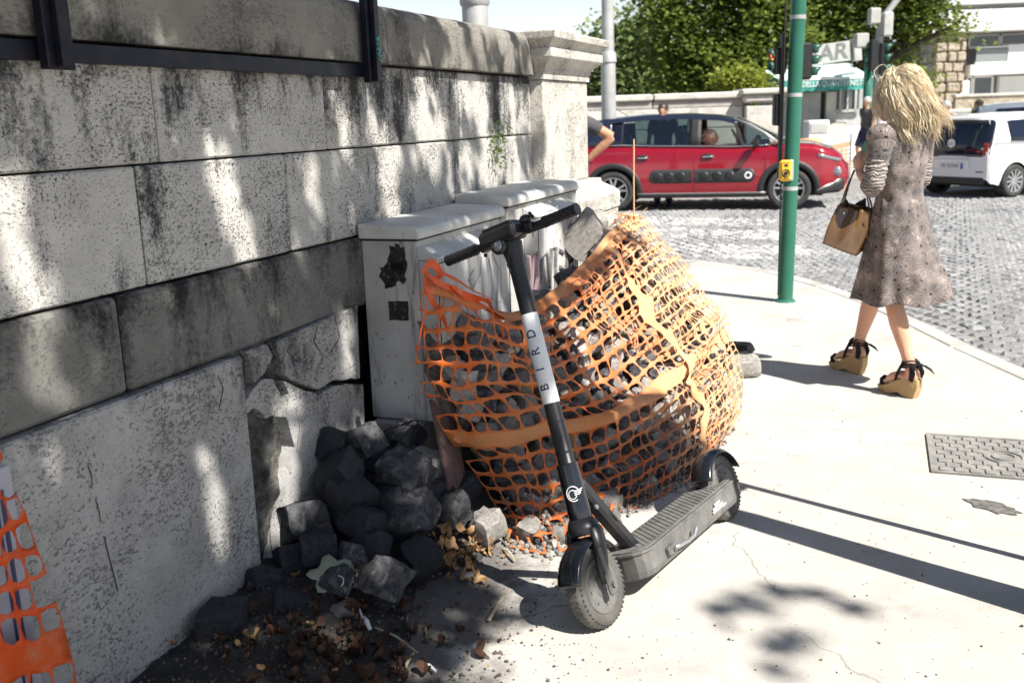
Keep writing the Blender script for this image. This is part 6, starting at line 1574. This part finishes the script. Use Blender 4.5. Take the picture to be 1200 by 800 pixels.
def glaz(xa, xb, ya, yb_, n, y=.55, m_=m_winglass):
    f = MB(); t = .09; za, zb_ = BZ(yb_), BZ(ya)
    f.box(((xa+xb)/2, y, zb_-t/2), (xb-xa, .12, t)); f.box(((xa+xb)/2, y, za+t/2), (xb-xa, .12, t))
    for k in range(n+1): f.box((xa+(xb-xa)*k/n, y, (za+zb_)/2), (t, .118, zb_-za-2*t))
    fo = f.build('window', m_bld, bd)
    for k in range(n): MB().box((xa+(xb-xa)*(k+.5)/n, y+.02, (za+zb_)/2), ((xb-xa)/n-t, .02, zb_-za-2*t)).build('pane', m_, fo)
glaz(.25, BX(1174), 39, 56, 1); glaz(BX(1174)+.1, WW, 39, 54, 5); glaz(.25, BX(1146), 88, 126, 1); glaz(BX(1148), BX(1170), 88, 126, 1); glaz(BX(1085), WW, 6, 13, 7, .3)
MB().box(((BX(1170)+WW)/2, .35, (BZ(90)+BZ(126))/2), (WW-BX(1170)-.4, .3, BZ(90)-BZ(126))).build('shutter_wall', m_bld, bd)
MB().box((BX(1176)+4, -.35, (BZ(54)+BZ(76))/2), (8, .08, BZ(54)-BZ(76))).build('balustrade_panel', m_bld, bd)
m_fr = glossy('frosted_glass', (.25,.27,.27), .3); MB().box((BX(1158), -.35, (BZ(58)+BZ(74))/2), (BX(1175)-BX(1140), .04, BZ(58)-BZ(74))).build('glass_balustrade', m_fr, bd)
for y in (56, 74): MB().box((BX(1158), -.35, BZ(y)), (BX(1175)-BX(1138), .07, .06)).build('handrail', m_bld, bd)
# tuff wall of rough blocks
tw = empty('tuff_wall', (b0.x-.35, BY-.6, -.2), rad(-4), 'tall rough tuff stone wall beside the white building', 'wall')
nz = 11; hz = BZ(36)/nz
MB().box((-.65, 3.4, BZ(36)/2), (1.25, 6.4, BZ(36)-.05)).build('wall_core', m_tuff, tw)
for r_ in range(nz):
    x = -1.3
    while x < .0:
        ln = min(random.uniform(.35,.6), .0-x+.02); MB().box((x+ln/2, .08+random.uniform(-.05,.05), hz*(r_+.5)), (ln-.03, .35, hz-.03), bev=.06).build('rough_stone', m_tuff, tw); x += ln
    y = .3
    while y < 6:
        ln = random.uniform(.5,.9); MB().box((-1.32+random.uniform(-.02,.02), y+ln/2, hz*(r_+.5)), (.16, ln-.03, hz-.03), bev=.03).build('wall_block', m_stoned, tw); y += ln
lw = empty('low_wall', (AY(1150,120,BY-8).x, BY-8, 0), rad(-2), 'low brownish garden wall in front of the white building', 'wall')
MB().box((5,0,.75), (12,.3,2.0)).build('wall_face', m_tuff, lw); MB().box((5,0,1.80), (12.1,.42,.10), bev=.02).build('wall_cap', m_stonew, lw)
lw2 = empty('low_wall', (AY(1085,128,30).x, 30, 0), 0, 'low white wall beyond the white car', 'wall'); MB().box((.8,0,.62), (4.4,.3,1.3)).build('wall_face', m_bld, lw2); MB().box((.8,0,1.32), (4.6,.44,.10), bev=.02).build('wall_cap', m_stonew, lw2)
# ------------------------------------------------------------------ trees
def leaf_cloud(mb, c, r, n, sz, rnd_, clump=28):
    """clumps of small leaves spread through an ellipsoid"""
    for k in range(max(1, n//clump)):
        d = Vector((rnd_.gauss(0,1), rnd_.gauss(0,1), rnd_.gauss(0,1))).normalized(); q_ = rnd_.random()**.42
        p = Vector(c)+Vector((d.x*r[0], d.y*r[1], d.z*r[2]))*q_; cr = sz*rnd_.uniform(2.2, 4.2)
        for i in range(clump):
            e = Vector((rnd_.gauss(0,1), rnd_.gauss(0,1), rnd_.gauss(0,.75))); o_ = p+e*cr*.55
            nn = Vector((rnd_.gauss(0,.6), rnd_.gauss(0,.6), 1)).normalized(); t_ = nn.cross(Vector((rnd_.uniform(-1,1), rnd_.uniform(-1,1), .1))).normalized(); b_ = nn.cross(t_)
            l_ = sz*rnd_.uniform(.6,1.25); w_ = l_*.42
            mb.add([o_-t_*l_*.5, o_+b_*w_-nn*l_*.08, o_+t_*l_*.5-nn*l_*.12, o_-b_*w_-nn*l_*.08], [(0,1,2),(0,2,3)])
def tree(name, base, blobs, n, sz, mat, label, trunk=.25, seed=0, limbs=True, tm=None, grp='trees beyond the parapet'):
    rnd_ = random.Random(seed); t = empty(name, base, 0, label, 'tree', grp); b = Vector(base); mb = MB(); mb.csm = True
    cx = sum((Vector(q_[0]) for q_ in blobs), Vector())/len(blobs)-b; fork = Vector((cx.x*.15, cx.y*.15, max(1.2, cx.z*.45)))
    mb.tube([(0,0,-.3), (0,0,.2), fork*.5, fork], [trunk*1.3, trunk, trunk*.85, trunk*.7], 10)
    mb.build('trunk', tm or m_trunkd, t)
    for (c, r) in blobs:
        c2 = Vector(c)-b; mid = fork.lerp(c2, .55)+Vector((rnd_.uniform(-.3,.3), rnd_.uniform(-.3,.3), .2))
        MB().tube([fork*.96, mid, c2, c2+Vector((r[0]*.5*rnd_.uniform(-1,1), 0, r[2]*.6))], [trunk*.5, trunk*.32, trunk*.18, trunk*.05], 7).build('limb', tm or m_trunkd, t, smooth=True)
    mb = MB(); tot = sum(r[0]*r[1]*r[2] for c, r in blobs)
    for (c, r) in blobs: leaf_cloud(mb, Vector(c)-b, r, int(n*r[0]*r[1]*r[2]/tot), sz, rnd_)
    mb.build('crown', mat, t, kind='stuff'); return t
def tp(px, py, D): p = AY(px, py, D); return p
def bl_(px, py, D, rp, rz_=None, ry=None): r_ = rp*D/FPX; return (tuple(tp(px, py, D)), (r_, ry or r_*.9, (rz_ or rp)*D/FPX))
tree('broadleaf_tree', (tp(722,120,46).x, 46, -.2), [bl_(716,95,46,40,30),bl_(720,60,46,34,26),bl_(755,40,46,30,24),(bl_(745,70,46,38,34)),bl_(742,105,46,40,20), bl_(700,100,46,22,16)], 9000, .30, m_leafl, 'pale green distant tree at the left end of the tree line')
tree('broadleaf_tree', (tp(845,120,31).x, 31, -.2), [bl_(800,20,31,44,44),bl_(850,70,31,62,38),bl_(880,-10,31,60,50),bl_(805,80,31,40,32),bl_(770,55,32,22,20),bl_(905,40,31,48,44),bl_(840,-60,31,60,50),bl_(785,-20,31,30,30)], 30000, .17, m_leafd, 'big dark green tree with sunlit leaf clumps filling the sky behind the parapet', .35, 3)
tree('broadleaf_tree', (tp(980,120,35).x, 35, -.2), [bl_(950,10,35,50,42),bl_(1010,-20,35,60,50),bl_(985,45,35,44,24),bl_(1050,20,35,40,34),bl_(1040,70,35,36,30),bl_(1085,30,34,34,22),bl_(1122,28,33,26,13),bl_(1075,-15,34,46,32),bl_(1065,100,36,26,22)], 24000, .17, m_leafd, 'dark green tree behind the kiosk with a branch reaching over the stone wall', .35, 5)
tree('shrub', (tp(868,120,27).x, 27, -.1), [bl_(866,97,27,22,9),bl_(880,101,27,18,9),bl_(858,92,27,10,8)], 2600, .13, m_leafy, 'bright yellow green shrub showing above the far parapet', .05, 7)
tree('broadleaf_tree', (tp(760,120,60).x-3, 62, -.2), [bl_(820,95,62,120,26),bl_(930,95,62,120,26)], 12000, .36, m_leafd, 'dark distant mass of trees low behind the parapet', .3, 9)
# ------------------------------------------------------------------ the young street tree just right of the frame, its shade falls on wall and pavement
LT = random.Random(21); SDv = np.array(SD)
def dens(px, py, kind, o_=0):
    """how much of the sun the crown keeps from this spot"""
    if kind == 'wall':
        d = .80
        if px > 425: d = .42
        if px > 545: d = .20
        if px > 636: d = 0.0
        streaks = [((5,240),(52,360),22,.05),((38,372),(62,470),20,.45),((255,195),(290,295),26,.05),((366,182),(372,240),12,.2),((455,170),(468,262),22,.1),((490,85),(505,170),16,.15),((528,30),(545,110),18,.1),((585,50),(600,215),20,.1),
                   ((515,90),(525,170),10,.2),((345,480),(325,640),20,.15),((240,540),(262,660),16,.5),((395,340),(402,440),20,.5),((470,0),(478,80),12,.3),((105,420),(120,470),14,.6),((610,120),(612,200),10,.2)]
        for a, b_, w_, v in streaks:
            ax, ay = a; bx, by = b_; t = max(0, min(1, ((px-ax)*(bx-ax)+(py-ay)*(by-ay))/((bx-ax)**2+(by-ay)**2)))
            if math.hypot(px-ax-(bx-ax)*t, py-ay-(by-ay)*t) < w_/2+3: d = min(d, v)
        return d
    if kind == 'ground':
        # dark lower left, ragged edge towards the scooter
        if py > 650+.0*px and px < 545+max(0, (py-700))*.45: return .95
        if py > 690 and px < 660: return .45
        if 575 < px < 650 and 570 < py < 620: return .5
        for (x, y, rx, ry, v) in ((868,712,34,16,.9),(932,748,30,16,.85),(862,738,20,16,.6),(935,695,40,7,.6),(985,712,30,6,.4),(872,667,12,6,.7),(1030,682,18,5,.8),(908,785,16,6,.6),(605,700,26,10,.5)):
            if ((px-x)/rx)**2+((py-y)/ry)**2 < 1: return v
        return 0
    if kind == 'cabinet':
        if px < 487: return .97
        if px < 520: return .8
        if py < 262: return .6
        if px < 590: return .75
        return .22
    if kind == 'heap':
        for (x, y, r_) in ((423,510,14),(503,545,16),(570,618,22),(455,660,20),(383,480,12)):
            if math.hypot(px-x, py-y) < r_: return .1
        return .93
    if kind == 'net':
        # the lower middle of the net lies in broken shade
        for (x, y, rx, ry, v) in ((600,430,75,38,.6),(690,505,120,48,.8),(770,555,75,42,.9),(560,500,50,50,.75),(640,560,60,40,.6)):
            if ((px-x)/rx)**2+((py-y)/ry)**2 < 1: return v
        return .0
targets = []
for i in range(9000):
    s_, z = LT.uniform(-1.3, 3.5), LT.uniform(0, 2.02); targets.append((W(s_, .03, z), 'wall'))
for i in range(5200): targets.append((Vector((LT.uniform(-1.6, 1.9), LT.uniform(1.7, 4.2), 0)), 'ground'))
for i in range(500): targets.append((W(1.40, LT.uniform(.02,.30), LT.uniform(.35,1.16)), 'cabinet'))
for i in range(900): targets.append((W(LT.uniform(1.4,3.3), .33, LT.uniform(.4,1.1)), 'cabinet'))
for i in range(500): targets.append((W(LT.uniform(1.4,3.3), LT.uniform(.02,.3), 1.16), 'cabinet'))
for i in range(1500): targets.append((W(LT.uniform(.4,1.75), LT.uniform(.05,.65), LT.uniform(0,.4)), 'heap'))
for i in range(2200): u_, v_ = LT.random(), LT.random(); targets.append((NS(u_, v_, 0), 'net'))
crown = []
for p, k in targets:
    px, py = proj(p); f = (p-Vector((0,0,CH)))@Vector(F_) if False else float((np.array(p)-CP)@F_)
    if f < .2: d = .8
    else: d = dens(px, py, k)
    if LT.random() > d*.66: continue
    h_ = LT.uniform(3.6, 7.0) if px < 800 else LT.uniform(6, 9)
    crown.append(p+SD*((h_-p.z)/SD.z))
# gaps in the crown: the sun comes through here
holes = []
def gap(p, r): holes.append((np.array(p), r))
for (x, y, o_, r) in ((423,508,.13,.050),(432,512,.13,.04),(474,510,.20,.035),(503,545,.33,.045),(484,570,.33,.03),(530,597,.45,.030),(572,615,.60,.085),(550,640,.55,.08),(440,655,.50,.035),(455,655,.5,.03),(480,590,.4,.03),(360,600,.1,.03)): gap(WWO(x, y, o_), r)
for a, b_, r in (((5,245),(48,355),.040),((38,380),(58,465),.026),((258,195),(288,292),.050),((366,185),(371,235),.022),((340,485),(322,635),.030),((455,172),(466,260),.045),((492,90),(505,165),.04),((528,35),(545,105),.05),((590,55),(604,210),.06),((565,110),(575,205),.05),((400,120),(408,170),.03),((240,545),(258,650),.022),((398,370),(404,430),.022)):
    for i in range(7): t = i/6; gap(WWO(a[0]+(b_[0]-a[0])*t, a[1]+(b_[1]-a[1])*t, .01), r)
for x, y in ((650,60),(690,60),(650,120),(680,120),(655,180),(685,180),(640,90)): gap(WWO(x, y, .1), .12)
for x, y, r in ((600,330,.05),(570,300,.05),(640,250,.12),(610,270,.08),(645,300,.13),(660,330,.10),(620,340,.07),(690,280,.14),(545,310,.03),(590,380,.04)): gap(WWO(x, y, .33), r)
for x, y, r in ((600,790,.10),(640,770,.08),(660,740,.06),(590,665,.05),(620,660,.06),(560,640,.05)): gap(G(x, y), r)
_sd = np.array(SD); kept = []
for c in crown:
    cv = np.array(c); ok = True
    for q_, r in holes:
        d_ = cv-q_; d_ = d_-_sd*(d_@_sd)
        if d_@d_ < (r+.035)**2: ok = False; break
    if ok: kept.append(c)
crown = kept
st_base = Vector((1.70, 2.74, 0))
tt = empty('street_tree', st_base, 0, 'young plane tree at the pavement edge right of the scooter, casting the dappled shade', 'tree')
mb = MB(); mb.csm = True; mb.tube([(0,0,-.1),(0,0,.05),(.01,.0,.6),(.02,.01,1.4),(.0,.0,2.2),(.05,-.05,3.0)], [.12,.092,.080,.070,.060,.05], 14); mb.build('trunk', m_trunk, tt)
cl = MB()
for c in crown:
    c = c-st_base; nn = (SD+Vector((LT.gauss(0,.45), LT.gauss(0,.45), LT.gauss(0,.45)))).normalized(); t_ = nn.cross(Vector((LT.uniform(-1,1), LT.uniform(-1,1), .2))).normalized(); b_ = nn.cross(t_); s_ = LT.uniform(.045,.08)
    P = [c+t_*s_*a+b_*s_*e for a, e in ((-1,0),(-.35,-.45),(-.2,-1),(.25,-.5),(.95,-.75),(.6,0),(.95,.75),(.25,.5),(-.2,1),(-.35,.45))]
    cl.add(P, [tuple(range(10))])
cl.build('crown', m_leafc, tt, kind='stuff')
cen = sum(crown, Vector())/len(crown)
for k in range(9):
    e = crown[(k*977+13) % len(crown)]-st_base; m_ = Vector((.02,0,2.3+.12*k)); MB().tube([m_, m_.lerp(e, .4)+Vector((0,0,.35)), m_.lerp(e, .75)+Vector((0,0,.25)), e], [.030,.020,.012,.004], 6).build('limb', m_trunk, tt, smooth=True)
# thin stake beside it out of view, with a plate added to shade the net
sp = G(1204, 658); sp.x += .03
sk = empty('plate_post', sp, 0, 'thin metal post next to the street tree with a plate added to shade the net', 'post')
MB().tube([(0,0,-.05),(.004,.0,.8),(.0,.012,1.6),(.0,.02,2.3)], .019, 8).build('rod', m_galv, sk); MB().box((-.115,-.10,1.62), (.30,.008,.62), rot=(0,0,rad(45)), bev=.002).build('plate', m_galv, sk)
# ------------------------------------------------------------------ leaves, sticks and litter
def leaf_shape(s_, curl, r, lobes=True):
    P = []; n_ = 22
    for k in range(n_):
        a = 2*math.pi*k/n_; rr = s_*(.55+.38*abs(math.cos(2.5*a))**1.6) if lobes else s_*(.5+.5*abs(math.cos(a)))
        P.append((rr*math.cos(a), rr*math.sin(a)*.9))
    vs = [(0,0,.0)]+[(x*.5, y*.5, .004*r.uniform(-1,1)+curl*s_*.12*math.sin(3*math.atan2(y,x))) for x, y in P]+[(x, y, curl*s_*(.35*math.sin(2*math.atan2(y,x)+1)+.25)+.003) for x, y in P]
    fs = [(0,1+k,1+(k+1) % n_) for k in range(n_)]+[(1+k, 1+n_+k, 1+n_+(k+1) % n_, 1+(k+1) % n_) for k in range(n_)]
    return vs, fs
def leaf_at(p, s_, curl, mat, rot, label, grp=None, nm='dry_leaf'):
    vs, fs = leaf_shape(1, curl, LT); o = MB().add([(x*s_, y*s_, z*s_) for x, y, z in vs], fs).build(nm, mat, smooth=True, loc=p, rot=rot, solid=.0006); tag(o, label, 'leaf', grp); return o
def surf_at(px, py, o_=None):
    # first hit of the dirt mound or the ground along the pixel's ray
    best = G(px, py, 0)
    for i in range(60):
        t = i/59; q_ = best.lerp(Vector((0,0,CH)), t*.4); s_, oo, z = SO(q_)
        hm = .05+.26*math.exp(-((s_-1.45)/.45)**2)+.05*math.exp(-((s_-.6)/.4)**2); zm = hm*max(0, 1-(max(0,oo)/.62)**1.6) if -.6 < s_ < 2.4 and oo < .9 else 0
        if z > zm+.01: return q_ if i == 0 else prev
        prev = q_
    return best
leaf_at(surf_at(388, 690)+Vector((0,0,.05)), .085, .3, m_greenleaf, (rad(38), rad(-14), .6), 'large pale green fallen leaf lying on the dark stones', nm='fallen_leaf')
for i, (x, y, s_, lb) in enumerate(((545,632,.050,'biggest sunlit tan leaf at the edge of the dark heap'),(530,650,.036,'tan leaf just below the biggest sunlit one'),(552,655,.030,'small tan leaf in the sun beside the squared pale cobble'),(520,628,.034,'tan leaf leaning on the dark cobble'),(371,640,.040,'curled orange brown leaf caught on the black stones'),(412,680,.036,'brown leaf under the long grey cobble'),(418,690,.03,'small orange leaf beside the brown one'),(265,678,.034,'dark red brown leaf on the wall foot above the dark blue cobble'))):
    leaf_at(surf_at(x, y)+Vector((0,0,.03 if i != 4 else .06)), s_, 1.1, m_dry if i not in (7,) else m_drydark, (LT.uniform(-.6,.6), LT.uniform(-.6,.6), LT.uniform(0,6)), lb, 'dry leaves on the dark heap')
mb = MB(); mb2 = MB()
for i in range(360):
    x, y = LT.gauss(380, 75), LT.gauss(765, 38)
    if i % 5 == 0: x, y = LT.gauss(545, 22), LT.gauss(650, 12)
    if y > 830 or y < 610: continue
    p = surf_at(x, y); p.z += LT.uniform(.004,.02); vs, fs = leaf_shape(LT.choice((.005,.007,.009,.012,.018,.026))*LT.uniform(.8,1.2), LT.uniform(.6,2.2), LT, LT.random() < .6)
    (mb if i % 5 == 0 or i % 9 == 0 else mb2).add(vs, fs, Matrix.Translation(p) @ Euler((LT.uniform(-.9,.9), LT.uniform(-.9,.9), LT.uniform(0,6))).to_matrix().to_4x4())
o = mb.build('leaf_litter', m_dry, smooth=True); tag(o, 'light dry leaf litter on the ground by the heap', 'leaves', kind='stuff')
o = mb2.build('leaf_litter', m_drydark, smooth=True); tag(o, 'brown crumbled leaf litter on the dark ground', 'leaves', kind='stuff')
mb = MB(); mb3 = MB()
for i in range(2600):
    x, y = LT.uniform(160, 700), LT.uniform(655, 830)
    if LT.random() < .22: x, y = LT.uniform(560, 1260), LT.uniform(420, 830)
    p = surf_at(x, y) if x < 600 else G(x, y); s_ = LT.choice((.002,.003,.004,.006,.009))*LT.uniform(.7,1.3)
    if x > 600: s_ *= LT.choice((.3,.4,.5,.8))
    mb.box(p+Vector((0,0,s_*.3)), (s_, s_*.8, s_*.7), rot=(LT.uniform(0,3), LT.uniform(0,3), 0))
o = mb.build('grit', m_fill); tag(o, 'fine grit and small stones strewn over the pavement', 'gravel', kind='stuff')
m_pap = glossy('white_paper', (.62,.62,.62), .7); m_stick = M('dry_stick', (.42,.36,.27), (.3,.25,.18), 9, bump=.2)
def stick(pts, r_, mat, label, cat_, flat=.5, nm='stick', kind=None):
    P = [surf_at(*p)+Vector((0,0,r_+.004+.01*(i % 2))) for i, p in enumerate(pts)]; c = sum(P, Vector())/len(P)
    o = MB().tube([p-c for p in P], [r_*(1-.3*i/len(P)) for i in range(len(P))], 6, flat=flat).build(nm, mat, loc=c); tag(o, label, cat_); return o
stick([(573,730),(585,712),(597,694)], .006, m_stick, 'grey splinter of wood lying on the pavement left of the front wheel', 'stick')
stick([(440,738),(465,752),(490,768)], .005, m_stick, 'longer dry twig crossing the dark ground at the bottom', 'stick'); stick([(468,800),(478,783),(485,768)], .006, m_stick, 'pale splinter standing out near the bottom edge', 'stick')
stick([(590,645),(597,652),(603,660)], .006, m_stick, 'small pale splinter at the corner of the net', 'stick'); stick([(494,782),(503,786),(511,790)], .006, m_pap, 'short white paper roll near the bottom edge', 'paper', 1); stick([(417,705),(422,720),(428,735)], .004, m_pap, 'thin white paper strip ending in a small tube', 'paper', .4)
stick([(426,728),(430,735),(434,742)], .0085, m_pap, 'small white paper tube on the dark litter', 'paper', 1); stick([(498,738),(499,742),(500,748)], .0035, m_dry, 'cigarette end on the dark ground', 'cigarette end', 1)
cpp = surf_at(397,696)+Vector((0,0,.045)); o = MB().lathe([(.001,0),(.013,0),(.018,.025),(.0185,.026),(.016,.025),(.011,.002)], 18).build('plastic_cap', m_white, smooth=False, loc=cpp, rot=(rad(60),rad(30),0)); tag(o, 'small white plastic cap lying on the pale green leaf', 'cap')
